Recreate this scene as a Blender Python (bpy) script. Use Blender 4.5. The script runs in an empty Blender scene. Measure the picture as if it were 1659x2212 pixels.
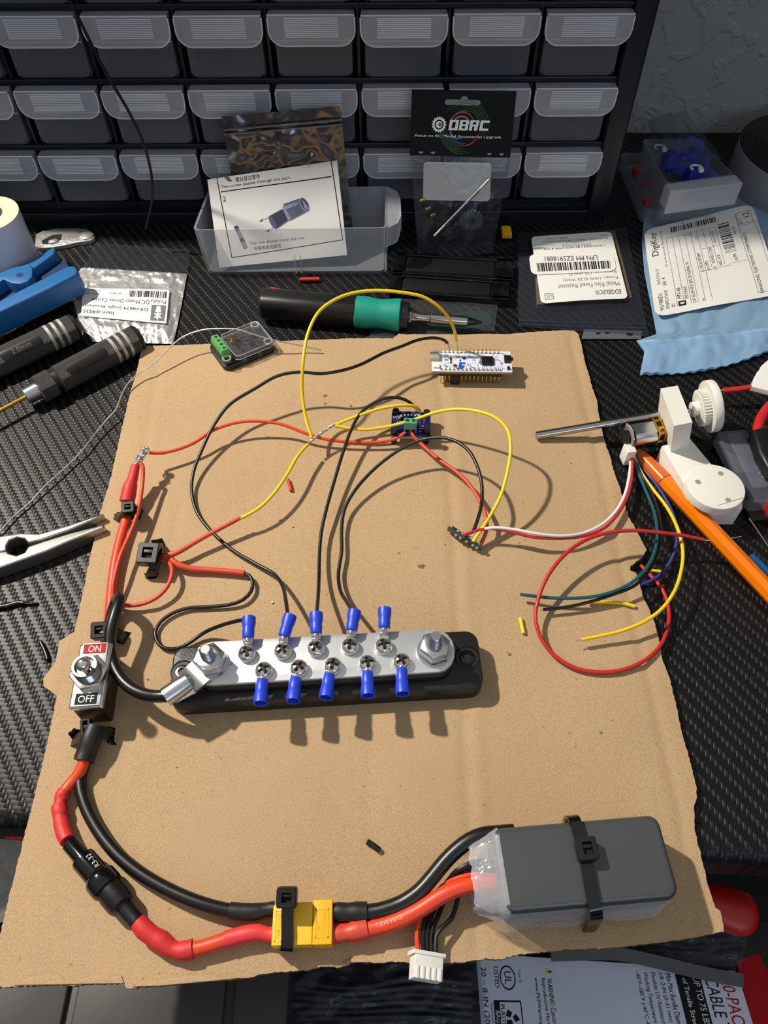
import bpy, bmesh, math, random
from mathutils import Vector, Matrix, noise
from mathutils.geometry import delaunay_2d_cdt
random.seed(7)
SC = bpy.context.scene
COL = SC.collection
S = 0.001                      # everything below is in millimetres

# ------------------------------------------------------------------ camera
IW, IH, FPX = 1659.0, 2212.0, 1670.0
CAMH = 345.0
PITCH, ROLL = math.radians(54.0), math.radians(-0.25)
_F = Vector((0, math.cos(PITCH), -math.sin(PITCH)))
_U0 = Vector((0, math.sin(PITCH), math.cos(PITCH)))
_R0 = Vector((1, 0, 0))
_R = _R0 * math.cos(ROLL) + _U0 * math.sin(ROLL)
_U = -_R0 * math.sin(ROLL) + _U0 * math.cos(ROLL)
cam = bpy.data.cameras.new('camera')
cam.sensor_fit = 'VERTICAL'
cam.sensor_height = 36.0
cam.lens = FPX / IH * 36.0
cam.clip_start = 0.01
cam_o = bpy.data.objects.new('camera', cam)
COL.objects.link(cam_o)
m3 = Matrix((_R, _U, -_F)).transposed()
cam_o.matrix_world = Matrix.Translation((0, 0, CAMH * S)) @ m3.to_4x4()
SC.camera = cam_o

# ------------------------------------------------------------------ light and exposure
SC.view_settings.view_transform = 'Standard'
SC.view_settings.look = 'None'
SC.view_settings.gamma = 1.0
SC.view_settings.exposure = 0.0
try:
    SC.view_settings.use_curve_mapping = False
except Exception:
    pass
SC.cycles.transparent_max_bounces = 24
w = bpy.data.worlds.new('room_light')
SC.world = w
w.use_nodes = True
bg = w.node_tree.nodes['Background']
# a dim room: pale ceiling overhead, darker walls all round
_nt = w.node_tree
_tc = _nt.nodes.new('ShaderNodeTexCoord')
_sx = _nt.nodes.new('ShaderNodeSeparateXYZ')
_rp = _nt.nodes.new('ShaderNodeValToRGB')
_nt.links.new(_tc.outputs['Generated'], _sx.inputs[0])
_nt.links.new(_sx.outputs[2], _rp.inputs[0])
_rp.color_ramp.elements[0].position, _rp.color_ramp.elements[0].color = 0.10, (0.15, 0.16, 0.18, 1)
_rp.color_ramp.elements[1].position, _rp.color_ramp.elements[1].color = 0.75, (1.0, 1.0, 1.0, 1)
_nt.links.new(_rp.outputs[0], bg.inputs[0])
bg.inputs[1].default_value = 0.41
LAMP = Vector((-0.73, 0.586, 0.95))
sp = bpy.data.lights.new('bench_lamp', 'SPOT')
sp.energy = 87.0
sp.color = (1.0, 0.93, 0.82)
sp.spot_size = math.radians(56)
sp.spot_blend = 0.8
sp.shadow_soft_size = 0.022
spo = bpy.data.objects.new('bench_lamp', sp)
COL.objects.link(spo)
spo.location = LAMP
spo.rotation_euler = (Vector((0.07, 0.15, 0)) - LAMP).to_track_quat('-Z', 'Y').to_euler()
ar = bpy.data.lights.new('window_daylight', 'AREA')
ar.energy = 4.0
ar.color = (0.55, 0.74, 1.0)
ar.shape = 'RECTANGLE'
ar.size, ar.size_y = 0.9, 0.5
aro = bpy.data.objects.new('window_daylight', ar)
COL.objects.link(aro)
aro.location = (0.45, -1.3, 0.75)
aro.rotation_euler = (Vector((0.05, 0.3, 0.1)) - aro.location).to_track_quat('-Z', 'Y').to_euler()


# ------------------------------------------------------------------ geometry helpers
def ray(x, y):
    return _F + _R * ((x - IW / 2) / FPX) - _U * ((y - IH / 2) / FPX)


def P(x, y, z=0.0):            # where the line of sight meets the level z
    d = ray(x, y)
    return Vector((0, 0, CAMH)) + d * ((z - CAMH) / d.z)


def PY(x, y, Y):               # ... meets the upright plane at distance Y
    d = ray(x, y)
    return Vector((0, 0, CAMH)) + d * (Y / d.y)


def P3(t):
    return P(*t)


def frame(o, xd, zd=(0, 0, 1)):
    x = Vector(xd).normalized()
    z = Vector(zd)
    y = z.cross(x).normalized()
    z = x.cross(y).normalized()
    m = Matrix((x, y, z)).transposed().to_4x4()
    m.translation = Vector(o)
    return m


def qf(tl, tr, br, bl, z):
    a, b, c, d = (P(*p, z) for p in (tl, tr, br, bl))
    o = (a + b + c + d) / 4
    x = (b - a) + (c - d)
    m = frame(o, (x.x, x.y, 0))
    lx = ((b - a).length + (c - d).length) / 2
    ly = ((a - d).length + (b - c).length) / 2
    return m, lx, ly


def rrect(lx, ly, r, n=5):
    pts = []
    hx, hy = lx / 2, ly / 2
    r = min(r, hx * 0.999, hy * 0.999)
    for cx, cy, a0 in ((hx - r, -hy + r, -90), (hx - r, hy - r, 0), (-hx + r, hy - r, 90), (-hx + r, -hy + r, 180)):
        if r < 1e-4:
            pts.append((cx, cy))
            continue
        for k in range(n + 1):
            a = math.radians(a0 + 90 * k / n)
            pts.append((cx + r * math.cos(a), cy + r * math.sin(a)))
    return pts


def circle(r, n=24, ph=0.0):
    return [(r * math.cos(ph + 2 * math.pi * k / n), r * math.sin(ph + 2 * math.pi * k / n)) for k in range(n)]


def inset(pts, d):
    n = len(pts)
    out = []
    for i in range(n):
        p0, p1, p2 = Vector(pts[i - 1]), Vector(pts[i]), Vector(pts[(i + 1) % n])
        e1, e2 = (p1 - p0), (p2 - p1)
        e1 = e1.normalized() if e1.length > 1e-9 else Vector((1, 0))
        e2 = e2.normalized() if e2.length > 1e-9 else e1
        nn = Vector((-e1.y, e1.x)) + Vector((-e2.y, e2.x))
        l = nn.length
        nn = nn / l if l > 1e-6 else Vector((-e1.y, e1.x))
        c = max(0.5, nn.dot(Vector((-e1.y, e1.x))))
        out.append(tuple(p1 + nn * d / c))
    return out


def ccw(pts):
    a = sum(pts[i - 1][0] * pts[i][1] - pts[i][0] * pts[i - 1][1] for i in range(len(pts)))
    return list(pts) if a > 0 else list(pts)[::-1]


def smooth_path(pts, step=2.5):
    pts = [Vector(p) for p in pts]
    if len(pts) < 3:
        return pts
    out = []
    ext = [pts[0] * 2 - pts[1]] + pts + [pts[-1] * 2 - pts[-2]]
    for i in range(1, len(ext) - 2):
        p0, p1, p2, p3 = ext[i - 1:i + 3]
        t1 = max((p1 - p0).length, 1e-4) ** 0.5
        t2 = max((p2 - p1).length, 1e-4) ** 0.5
        t3 = max((p3 - p2).length, 1e-4) ** 0.5
        ma = (p2 - p1) - (p2 - p0) * (t2 / (t1 + t2)) + (p1 - p0) * (t2 / t1)
        mb = (p2 - p1) - (p3 - p1) * (t2 / (t2 + t3)) + (p3 - p2) * (t2 / t3)
        n = max(2, int((p2 - p1).length / step))
        for k in range(n):
            t = k / n
            out.append(p1 * (2 * t ** 3 - 3 * t * t + 1) + ma * (t ** 3 - 2 * t * t + t)
                       + p2 * (-2 * t ** 3 + 3 * t * t) + mb * (t ** 3 - t * t))
    out.append(pts[-1])
    return out


_tcache = {}


def text_mesh(s):
    if s in _tcache:
        return _tcache[s]
    cu = bpy.data.curves.new('t', 'FONT')
    cu.body = s
    cu.size = 1.0
    cu.resolution_u = 3
    cu.fill_mode = 'FRONT'
    ob = bpy.data.objects.new('t', cu)
    COL.objects.link(ob)
    bpy.context.view_layer.update()
    me = bpy.data.meshes.new_from_object(ob.evaluated_get(bpy.context.evaluated_depsgraph_get()))
    vs = [tuple(v.co) for v in me.vertices]
    fs = [tuple(p.vertices) for p in me.polygons]
    bpy.data.objects.remove(ob)
    bpy.data.curves.remove(cu)
    bpy.data.meshes.remove(me)
    if vs:
        x0, x1 = min(v[0] for v in vs), max(v[0] for v in vs)
        y0, y1 = min(v[1] for v in vs), max(v[1] for v in vs)
        vs = [((v[0] - x0) / max(x1 - x0, 1e-6), (v[1] - y0) / max(y1 - y0, 1e-6)) for v in vs]
        asp = (x1 - x0) / max(y1 - y0, 1e-6)
    else:
        asp = 1
    _tcache[s] = (vs, fs, asp)
    return _tcache[s]


class MB:
    def __init__(self, M=None):
        self.v, self.f, self.mi = [], [], []
        self.flat = set()
        self.M = M or Matrix.Identity(4)

    def add(self, vs, fs, m=0, M=None):
        M = self.M if M is None else M
        b = len(self.v)
        self.v += [M @ Vector(p if len(p) == 3 else (p[0], p[1], 0)) for p in vs]
        self.f += [tuple(b + i for i in f) for f in fs]
        self.mi += [m] * len(fs)
        return self

    def loft(self, rings, m=0, cap0=True, cap1=True, closed=True, M=None):
        n = len(rings[0])
        vs = [p for r in rings for p in r]
        fs = []
        for i in range(len(rings) - 1):
            for k in range(n if closed else n - 1):
                a, b = i * n + k, i * n + (k + 1) % n
                fs.append((a, b, b + n, a + n))
        o = len(self.f)
        if cap0:
            self.flat.add(o + len(fs))
            fs.append(tuple(range(n - 1, -1, -1)))
        if cap1:
            self.flat.add(o + len(fs))
            fs.append(tuple((len(rings) - 1) * n + k for k in range(n)))
        return self.add(vs, fs, m, M)

    def prism(self, pts, z0, z1, bev=0.0, m=0, M=None, botbev=0.0, seg=3):
        pts = ccw(pts)
        rings = []
        if botbev > 0:
            for k in range(seg + 1):
                a = math.pi / 2 * k / seg
                q = inset(pts, botbev * (1 - math.sin(a)))
                rings.append([(x, y, z0 + botbev * (1 - math.cos(a))) for x, y in q])
        else:
            rings.append([(x, y, z0) for x, y in pts])
        if bev > 0:
            for k in range(seg + 1):
                a = math.pi / 2 * k / seg
                q = inset(pts, bev * (1 - math.cos(a)))
                rings.append([(x, y, z1 - bev + bev * math.sin(a)) for x, y in q])
        else:
            rings.append([(x, y, z1) for x, y in pts])
        return self.loft(rings, m, M=M)

    def box(self, x0, y0, z0, x1, y1, z1, bev=0.0, r=0.0, m=0, M=None):
        if 0 < r < bev * 1.1:
            r = bev * 1.1
        T = (self.M if M is None else M) @ Matrix.Translation(((x0 + x1) / 2, (y0 + y1) / 2, 0))
        return self.prism(rrect(abs(x1 - x0), abs(y1 - y0), r), z0, z1, bev, m, T)

    def lathe(self, prof, n=24, m=0, M=None, cap=True):   # prof: (r, z) along local z
        rings = [[(max(r, 1e-3) * math.cos(2 * math.pi * k / n), max(r, 1e-3) * math.sin(2 * math.pi * k / n), z) for k in range(n)]
                 for r, z in prof]
        return self.loft(rings, m, cap, cap, M=M)

    def tube(self, pts, r, n=10, m=0, step=2.5, smooth=True, squash=1.0):
        pts0 = [Vector(p) for p in pts]
        pp = smooth_path(pts0, step) if smooth else pts0
        N = len(pp)
        if isinstance(r, (list, tuple)):
            # radii are given per control point
            acc = [0.0]
            for a, b in zip(pts0, pts0[1:]):
                acc.append(acc[-1] + (b - a).length)
            tot = [0.0]
            for a, b in zip(pp, pp[1:]):
                tot.append(tot[-1] + (b - a).length)
            rr = []
            for t in tot:
                s = t / max(tot[-1], 1e-6) * acc[-1]
                j = 0
                while j < len(acc) - 2 and acc[j + 1] < s:
                    j += 1
                q = (s - acc[j]) / max(acc[j + 1] - acc[j], 1e-6)
                rr.append(r[j] * (1 - q) + r[j + 1] * q)
        else:
            rr = [r] * N
        T = [(pp[min(i + 1, N - 1)] - pp[max(i - 1, 0)]).normalized() for i in range(N)]
        ref = Vector((0, 0, 1)) if abs(T[0].z) < 0.9 else Vector((1, 0, 0))
        U = (ref - T[0] * ref.dot(T[0])).normalized()
        rings = []
        for i in range(N):
            U = (U - T[i] * U.dot(T[i]))
            U = U.normalized() if U.length > 1e-6 else T[i].orthogonal().normalized()
            V = T[i].cross(U)
            rings.append([tuple(pp[i] + (U * math.cos(a) * squash + V * math.sin(a)) * rr[i])
                          for a in (2 * math.pi * k / n for k in range(n))])
        return self.loft(rings, m)

    def sheet(self, fn, nu, nv, m=0, thick=0.0):
        vs = [tuple(fn(i / nu, j / nv)) for j in range(nv + 1) for i in range(nu + 1)]
        w1 = nu + 1
        fs = [(j * w1 + i, j * w1 + i + 1, (j + 1) * w1 + i + 1, (j + 1) * w1 + i) for j in range(nv) for i in range(nu)]
        return self.add(vs, fs, m)

    def text(self, s, x, y, h, wd=None, m=1, M=None, fn=None):
        vs, fs, asp = text_mesh(s)
        wd = h * asp if wd is None else wd
        q = [(x + a * wd, y + b * h, 0) for a, b in vs]
        if fn:
            q = [tuple(fn(*p)) for p in q]
        return self.add(q, fs, m, M)

    def poly(self, pts, z=0.0, m=0, M=None):
        pts = ccw(pts)
        return self.add([(x, y, z) for x, y in pts], [tuple(range(len(pts)))], m, M)


class Label(MB):
    """Printed sheet: u to the right, v downward, as a reader sees it; corners in millimetres."""
    def __init__(self, tl, tr, br, bl, wave=None, off=0.06):
        super().__init__()
        self.c = [Vector(p) for p in (tl, tr, br, bl)]
        self.n = (self.c[1] - self.c[0]).cross(self.c[3] - self.c[0]).normalized() * -1
        self.wave, self.off = wave, off
        self.wu = (self.c[1] - self.c[0]).length
        self.hv = (self.c[3] - self.c[0]).length

    def p(self, u, v, o=0.0):
        a, b, c, d = self.c
        q = a * (1 - u) * (1 - v) + b * u * (1 - v) + c * u * v + d * (1 - u) * v
        if self.wave:
            o += self.wave(u, v)
        return q + self.n * o

    def base(self, r=0.04, m=0, thick=0.25, nr=6):
        k = self.wu / self.hv
        rv = max(1e-4, r * min(k, 1) * 2)
        vv = [rv * (1 - math.cos(math.pi / 2 * i / 4)) for i in range(4)]
        vv = vv + [rv + (1 - 2 * rv) * i / 40 for i in range(41)] + [1 - x for x in reversed(vv)]
        nu = 40
        vs = []
        for o in (0, -thick):
            for v in vv:
                q = min(v, 1 - v)
                ins = (rv - math.sqrt(max(0, rv * rv - (rv - q) ** 2))) / k if q < rv else 0
                vs += [tuple(self.p(ins + (1 - 2 * ins) * i / nu, v, o)) for i in range(nu + 1)]
        w1, N = nu + 1, (nu + 1) * len(vv)
        fs = []
        for j in range(len(vv) - 1):
            for i in range(nu):
                a = j * w1 + i
                fs += [(a, a + w1, a + w1 + 1, a + 1), (N + a, N + a + 1, N + a + w1 + 1, N + a + w1)]
            for a, s in ((j * w1, 1), (j * w1 + nu, -1)):
                q = (a, N + a, N + a + w1, a + w1)
                fs.append(q[::s])
        for j, s in ((0, -1), (len(vv) - 1, 1)):
            for i in range(nu):
                a = j * w1 + i
                fs.append((a, N + a, N + a + 1, a + 1)[::s])
        return self.add(vs, fs, m)

    def rect(self, u0, v0, u1, v1, m=1, o=1.0, n=4):
        vs, fs = [], []
        for i in range(n + 1):
            for v in (v0, v1):
                vs.append(tuple(self.p(u0 + (u1 - u0) * i / n, v, self.off * o)))
        for i in range(n):
            fs.append((2 * i + 1, 2 * i + 3, 2 * i + 2, 2 * i))
        return self.add(vs, fs, m)

    def line(self, u0, v0, u1, v1, t=0.006, m=1, o=1.0):
        du, dv = (u1 - u0) * self.wu, (v1 - v0) * self.hv
        l = math.hypot(du, dv)
        a, b = -dv / l * t / 2 * self.hv / self.wu, du / l * t / 2
        n = 14 if self.wave else 1
        vs = [tuple(self.p(u0 + (u1 - u0) * i / n + s * a, v0 + (v1 - v0) * i / n + s * b, self.off * o)) for i in range(n + 1) for s in (1, -1)]
        return self.add(vs, [(2 * i, 2 * i + 2, 2 * i + 3, 2 * i + 1) for i in range(n)], m)

    def frame_line(self, u0, v0, u1, v1, t=0.006, m=1):
        for a in ((u0, v0, u1, v0), (u1, v0, u1, v1), (u1, v1, u0, v1), (u0, v1, u0, v0)):
            self.line(*a, t=t, m=m)
        return self

    def txt(self, s, u, v, h, wd=None, m=1, o=1.3, slant=0.0):
        """h and v in sheet heights (v = baseline), wd and u in sheet widths."""
        vs, fs, asp = text_mesh(s)
        wd = h * asp * self.hv / self.wu if wd is None else wd
        return self.add([tuple(self.p(u + a * wd + slant * b * h, v - b * h, self.off * o)) for a, b in vs], fs, m)

    def poly_uv(self, pts, m=1, o=1.0):
        return self.add([tuple(self.p(u, v, self.off * o)) for u, v in pts], [tuple(range(len(pts)))], m)

    def barcode(self, u0, v0, u1, v1, n=34, m=1, seed=1, across=True):
        rn = random.Random(seed)
        ws = [rn.choice((1, 1, 2, 3)) for _ in range(2 * n)]
        tot = sum(ws)
        a = 0
        for i, x in enumerate(ws):
            if i % 2 == 0:
                t0, t1 = a / tot, (a + x) / tot
                if across:
                    self.rect(u0 + (u1 - u0) * t0, v0, u0 + (u1 - u0) * t1, v1, m)
                else:
                    self.rect(u0, v0 + (v1 - v0) * t0, u1, v0 + (v1 - v0) * t1, m)
            a += x
        return self


def build(name, mb, mats, parent=None, origin=(0, 0, 0), sharp=38, flat=False):
    me = bpy.data.meshes.new(name)
    o = Vector(origin)
    me.from_pydata([tuple((Vector(p) - o) * S) for p in mb.v], [], mb.f)
    if not isinstance(mats, (list, tuple)):
        mats = [mats]
    for m in mats:
        me.materials.append(m)
    if len(mats) > 1:
        me.polygons.foreach_set('material_index', mb.mi)
    if not flat:
        me.shade_smooth()
        for i in mb.flat:
            me.polygons[i].use_smooth = False
    me.validate()
    if not flat:
        me.set_sharp_from_angle(angle=math.radians(sharp))
    ob = bpy.data.objects.new(name, me)
    COL.objects.link(ob)
    if parent is not None:
        ob.parent = parent
    return ob


def tag(o, label, cat, group=None, kind=None):
    if label:
        o['label'] = label
    if cat:
        o['category'] = cat
    if group:
        o['group'] = group
    if kind:
        o['kind'] = kind
    return o


class Thing:
    def __init__(self, name, label, cat, loc=(0, 0, 0), group=None, rotz=0.0):
        e = bpy.data.objects.new(name, None)
        e.empty_display_size = 0.01
        COL.objects.link(e)
        e.location = Vector(loc) * S
        e.rotation_euler = (0, 0, rotz)
        tag(e, label, cat, group)
        self.o, self.loc, self.local = e, Vector(loc), rotz != 0.0

    def part(self, name, mb, mats, label=None, parent=None, **kw):
        ob = build(name, mb, mats, parent or self.o, (0, 0, 0) if self.local else self.loc, **kw)
        if label:
            ob['label'] = label
        return ob


def solo(name, label, cat, mb, mats, group=None, kind=None, **kw):
    xs, ys, zs = zip(*[(p.x, p.y, p.z) for p in mb.v])
    o = Vector(((min(xs) + max(xs)) / 2, (min(ys) + max(ys)) / 2, min(zs)))
    ob = build(name, mb, mats, None, o, **kw)
    ob.location = o * S
    return tag(ob, label, cat, group, kind)


# ------------------------------------------------------------------ materials
def lin(c):
    return tuple(((x / 255) / 12.92 if x / 255 <= 0.04045 else ((x / 255 + 0.055) / 1.055) ** 2.4) for x in c) + (1,)


def new_mat(name):
    m = bpy.data.materials.new(name)
    m.use_nodes = True
    nt = m.node_tree
    return m, nt, nt.nodes['Principled BSDF']


def add_bump(nt, b, scale, strength, dist=0.0002, detail=3, coord='Object', stretch=None):
    tc = nt.nodes.new('ShaderNodeTexCoord')
    nz = nt.nodes.new('ShaderNodeTexNoise')
    nz.inputs['Scale'].default_value = scale
    nz.inputs['Detail'].default_value = detail
    bu = nt.nodes.new('ShaderNodeBump')
    bu.inputs['Strength'].default_value = strength
    bu.inputs['Distance'].default_value = dist
    src = tc.outputs[coord]
    if stretch:
        mp = nt.nodes.new('ShaderNodeMapping')
        mp.inputs['Scale'].default_value = stretch
        nt.links.new(src, mp.inputs[0])
        src = mp.outputs[0]
    nt.links.new(src, nz.inputs['Vector'])
    nt.links.new(nz.outputs['Fac'], bu.inputs['Height'])
    nt.links.new(bu.outputs[0], b.inputs['Normal'])
    return nz, src


def mat(name, col, rough=0.5, metal=0.0, spec=0.5, bump=None, vary=None, coat=0.0, stretch=None):
    m, nt, b = new_mat(name)
    b.inputs['Base Color'].default_value = lin(col)
    b.inputs['Roughness'].default_value = rough
    b.inputs['Metallic'].default_value = metal
    b.inputs['Specular IOR Level'].default_value = spec
    if coat:
        b.inputs['Coat Weight'].default_value = coat
        b.inputs['Coat Roughness'].default_value = 0.05
    if bump:
        add_bump(nt, b, *bump, stretch=stretch)
    if vary:                      # (other colour, scale)
        tc = nt.nodes.new('ShaderNodeTexCoord')
        nz = nt.nodes.new('ShaderNodeTexNoise')
        nz.inputs['Scale'].default_value = vary[1]
        nz.inputs['Detail'].default_value = 4
        rp = nt.nodes.new('ShaderNodeValToRGB')
        rp.color_ramp.elements[0].position = 0.35
        rp.color_ramp.elements[1].position = 0.65
        rp.color_ramp.elements[0].color = lin(col)
        rp.color_ramp.elements[1].color = lin(vary[0])
        nt.links.new(tc.outputs['Object'], nz.inputs['Vector'])
        nt.links.new(nz.outputs['Fac'], rp.inputs[0])
        nt.links.new(rp.outputs[0], b.inputs['Base Color'])
    return m


def film(name, col, opac, rough=0.1, bump=None, gloss=0.5, tint=None, metal=0.0):
    """Thin see-through plastic: part of it lets the light straight through."""
    m, nt, b = new_mat(name)
    b.inputs['Base Color'].default_value = lin(col)
    b.inputs['Roughness'].default_value = rough
    b.inputs['Specular IOR Level'].default_value = gloss
    b.inputs['Metallic'].default_value = metal
    tr = nt.nodes.new('ShaderNodeBsdfTransparent')
    tr.inputs[0].default_value = lin(tint) if tint else (1, 1, 1, 1)
    mx = nt.nodes.new('ShaderNodeMixShader')
    mx.inputs[0].default_value = opac
    nt.links.new(tr.outputs[0], mx.inputs[1])
    nt.links.new(b.outputs[0], mx.inputs[2])
    nt.links.new(mx.outputs[0], nt.nodes['Material Output'].inputs[0])
    if bump:
        add_bump(nt, b, *bump)
    return m


class NX:                          # tiny helper for shader arithmetic
    def __init__(self, nt):
        self.nt = nt

    def m(self, op, a, b=None, c=None):
        n = self.nt.nodes.new('ShaderNodeMath')
        n.operation = op
        for i, x in enumerate((a, b, c)):
            if x is None:
                continue
            if isinstance(x, (int, float)):
                n.inputs[i].default_value = x
            else:
                self.nt.links.new(x, n.inputs[i])
        return n.outputs[0]


def weave_mat():
    m, nt, b = new_mat('carbon_weave')
    N = NX(nt)
    tc = nt.nodes.new('ShaderNodeTexCoord')
    mp = nt.nodes.new('ShaderNodeMapping')
    mp.inputs['Rotation'].default_value = (0, 0, math.radians(10))
    mp.inputs['Scale'].default_value = (1 / 0.00195,) * 3
    nt.links.new(tc.outputs['Object'], mp.inputs[0])
    sx = nt.nodes.new('ShaderNodeSeparateXYZ')
    nt.links.new(mp.outputs[0], sx.inputs[0])
    u, v = sx.outputs[0], sx.outputs[1]
    i, j = N.m('FLOOR', u), N.m('FLOOR', v)
    s = N.m('MULTIPLY', N.m('FRACT', N.m('DIVIDE', N.m('ADD', v, i), 4.0)), 4.0)
    s2 = N.m('SUBTRACT', N.m('MULTIPLY', N.m('FRACT', N.m('DIVIDE', N.m('ADD', u, j), 4.0)), 4.0), 2.0)
    pr = lambda t: N.m('SINE', N.m('MULTIPLY', N.m('MINIMUM', N.m('MAXIMUM', t, 0.0), 1.0), math.pi))
    ha = N.m('MULTIPLY', N.m('POWER', pr(N.m('MULTIPLY', s, 0.5)), 0.7), N.m('POWER', pr(N.m('FRACT', u)), 0.5))
    hb = N.m('MULTIPLY', N.m('POWER', pr(N.m('MULTIPLY', s2, 0.5)), 0.7), N.m('POWER', pr(N.m('FRACT', v)), 0.5))
    h = N.m('MAXIMUM', ha, N.m('MULTIPLY', hb, 0.12))
    bu = nt.nodes.new('ShaderNodeBump')
    bu.inputs['Strength'].default_value = 1.0
    bu.inputs['Distance'].default_value = 0.00045
    nt.links.new(h, bu.inputs['Height'])
    nt.links.new(bu.outputs[0], b.inputs['Normal'])
    rp = nt.nodes.new('ShaderNodeValToRGB')
    rp.color_ramp.elements[0].color = lin((9, 9, 10))
    rp.color_ramp.elements[1].color = lin((36, 35, 34))
    nt.links.new(ha, rp.inputs[0])  # lit warp crowns and dark gaps between them are put into the colour
    nt.links.new(rp.outputs[0], b.inputs['Base Color'])
    b.inputs['Roughness'].default_value = 0.44
    b.inputs['Specular IOR Level'].default_value = 0.3
    return m


def knurl_mat():
    m, nt, b = new_mat('knurled_black_metal')
    N = NX(nt)
    tc = nt.nodes.new('ShaderNodeTexCoord')
    sx = nt.nodes.new('ShaderNodeSeparateXYZ')
    nt.links.new(tc.outputs['Object'], sx.inputs[0])
    th = N.m('MULTIPLY', N.m('ARCTAN2', sx.outputs[1], sx.outputs[0]), 0.0085)
    k = 2 * math.pi / 0.0013
    a = N.m('SINE', N.m('MULTIPLY', N.m('ADD', sx.outputs[2], th), k))
    c = N.m('SINE', N.m('MULTIPLY', N.m('SUBTRACT', sx.outputs[2], th), k))
    h = N.m('MULTIPLY', a, c)
    bu = nt.nodes.new('ShaderNodeBump')
    bu.inputs['Strength'].default_value = 0.9
    bu.inputs['Distance'].default_value = 0.0003
    nt.links.new(h, bu.inputs['Height'])
    nt.links.new(bu.outputs[0], b.inputs['Normal'])
    b.inputs['Base Color'].default_value = lin((92, 90, 88))
    b.inputs['Roughness'].default_value = 0.42
    b.inputs['Metallic'].default_value = 0.6
    return m


def wall_mat():
    m, nt, b = new_mat('textured_grey_paint')
    tc = nt.nodes.new('ShaderNodeTexCoord')
    nz = nt.nodes.new('ShaderNodeTexNoise')
    nz.inputs['Scale'].default_value = 55
    nz.inputs['Detail'].default_value = 2
    nz.inputs['Distortion'].default_value = 0.8
    rp = nt.nodes.new('ShaderNodeValToRGB')
    rp.color_ramp.elements[0].position, rp.color_ramp.elements[1].position = 0.52, 0.60
    nt.links.new(tc.outputs['Object'], nz.inputs['Vector'])
    nt.links.new(nz.outputs['Fac'], rp.inputs[0])
    bu = nt.nodes.new('ShaderNodeBump')
    bu.inputs['Strength'].default_value = 0.4
    bu.inputs['Distance'].default_value = 0.002
    nt.links.new(rp.outputs[0], bu.inputs['Height'])
    nt.links.new(bu.outputs[0], b.inputs['Normal'])
    b.inputs['Base Color'].default_value = lin((150, 152, 150))
    b.inputs['Roughness'].default_value = 0.8
    return m


def cardboard_mat():
    m, nt, b = new_mat('brown_cardboard')
    tc = nt.nodes.new('ShaderNodeTexCoord')
    def nz(sc, det, stretch=None):
        n = nt.nodes.new('ShaderNodeTexNoise')
        n.inputs['Scale'].default_value = sc
        n.inputs['Detail'].default_value = det
        src = tc.outputs['Object']
        if stretch:
            mp = nt.nodes.new('ShaderNodeMapping')
            mp.inputs['Scale'].default_value = stretch
            nt.links.new(src, mp.inputs[0])
            src = mp.outputs[0]
        nt.links.new(src, n.inputs['Vector'])
        return n.outputs['Fac']
    def ramp(f, p0, c0, p1, c1):
        r = nt.nodes.new('ShaderNodeValToRGB')
        r.color_ramp.elements[0].position, r.color_ramp.elements[0].color = p0, lin(c0)
        r.color_ramp.elements[1].position, r.color_ramp.elements[1].color = p1, lin(c1)
        nt.links.new(f, r.inputs[0])
        return r.outputs[0]
    def mix(fac, a, c, mode='MIX'):
        x = nt.nodes.new('ShaderNodeMix')
        x.data_type = 'RGBA'
        x.blend_type = mode
        if isinstance(fac, float):
            x.inputs[0].default_value = fac
        else:
            nt.links.new(fac, x.inputs[0])
        nt.links.new(a, x.inputs[6])
        nt.links.new(c, x.inputs[7])
        return x.outputs[2]
    big = ramp(nz(14, 3), 0.3, (172, 143, 106), 0.7, (184, 154, 116))
    fine = ramp(nz(2100, 4), 0.34, (134, 108, 77), 0.62, (200, 171, 134))
    c = mix(0.34, big, fine)
    fl = ramp(nz(420, 3, (1, 1, 1)), 0.70, (0, 0, 0), 0.76, (255, 255, 255))
    dk = nt.nodes.new('ShaderNodeRGB')
    dk.outputs[0].default_value = lin((150, 112, 74))
    c = mix(fl, c, dk.outputs[0])
    nt.links.new(c, b.inputs['Base Color'])
    b.inputs['Roughness'].default_value = 0.75
    b.inputs['Specular IOR Level'].default_value = 0.25
    N = NX(nt)
    h = N.m('ADD', N.m('MULTIPLY', nz(1500, 5), 0.7), N.m('MULTIPLY', nz(120, 2, (1.6, 0.12, 1)), 0.45))
    bu = nt.nodes.new('ShaderNodeBump')
    bu.inputs['Strength'].default_value = 0.4
    bu.inputs['Distance'].default_value = 0.0005
    nt.links.new(h, bu.inputs['Height'])
    nt.links.new(bu.outputs[0], b.inputs['Normal'])
    return m


M = {}
M['weave'] = weave_mat()
M['knurl'] = knurl_mat()
M['card'] = cardboard_mat()
M['card_dark'] = mat('cardboard_core', (120, 88, 55), 0.9, bump=(700, 0.5, 0.0006))
M['black'] = mat('black_plastic', (17, 17, 18), 0.42, bump=(900, 0.15))
M['black_gloss'] = mat('glossy_black_plastic', (10, 10, 11), 0.14, coat=0.3)
M['black_tex'] = mat('textured_black_plastic', (24, 23, 22), 0.38, bump=(1500, 0.7, 0.0002))
M['cab'] = mat('dark_cabinet_plastic', (12, 15, 24), 0.4, bump=(500, 0.1))
M['wire_black'] = mat('black_silicone', (15, 15, 15), 0.36)
M['wire_red'] = mat('orange_red_silicone', (222, 66, 28), 0.42)
M['wire_rust'] = mat('coral_silicone', (205, 70, 44), 0.45)
M['wire_crimson'] = mat('crimson_silicone', (190, 36, 34), 0.42)
M['wire_yellow'] = mat('yellow_silicone', (235, 200, 20), 0.42)
M['wire_white'] = mat('white_silicone', (225, 222, 222), 0.45)
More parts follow.
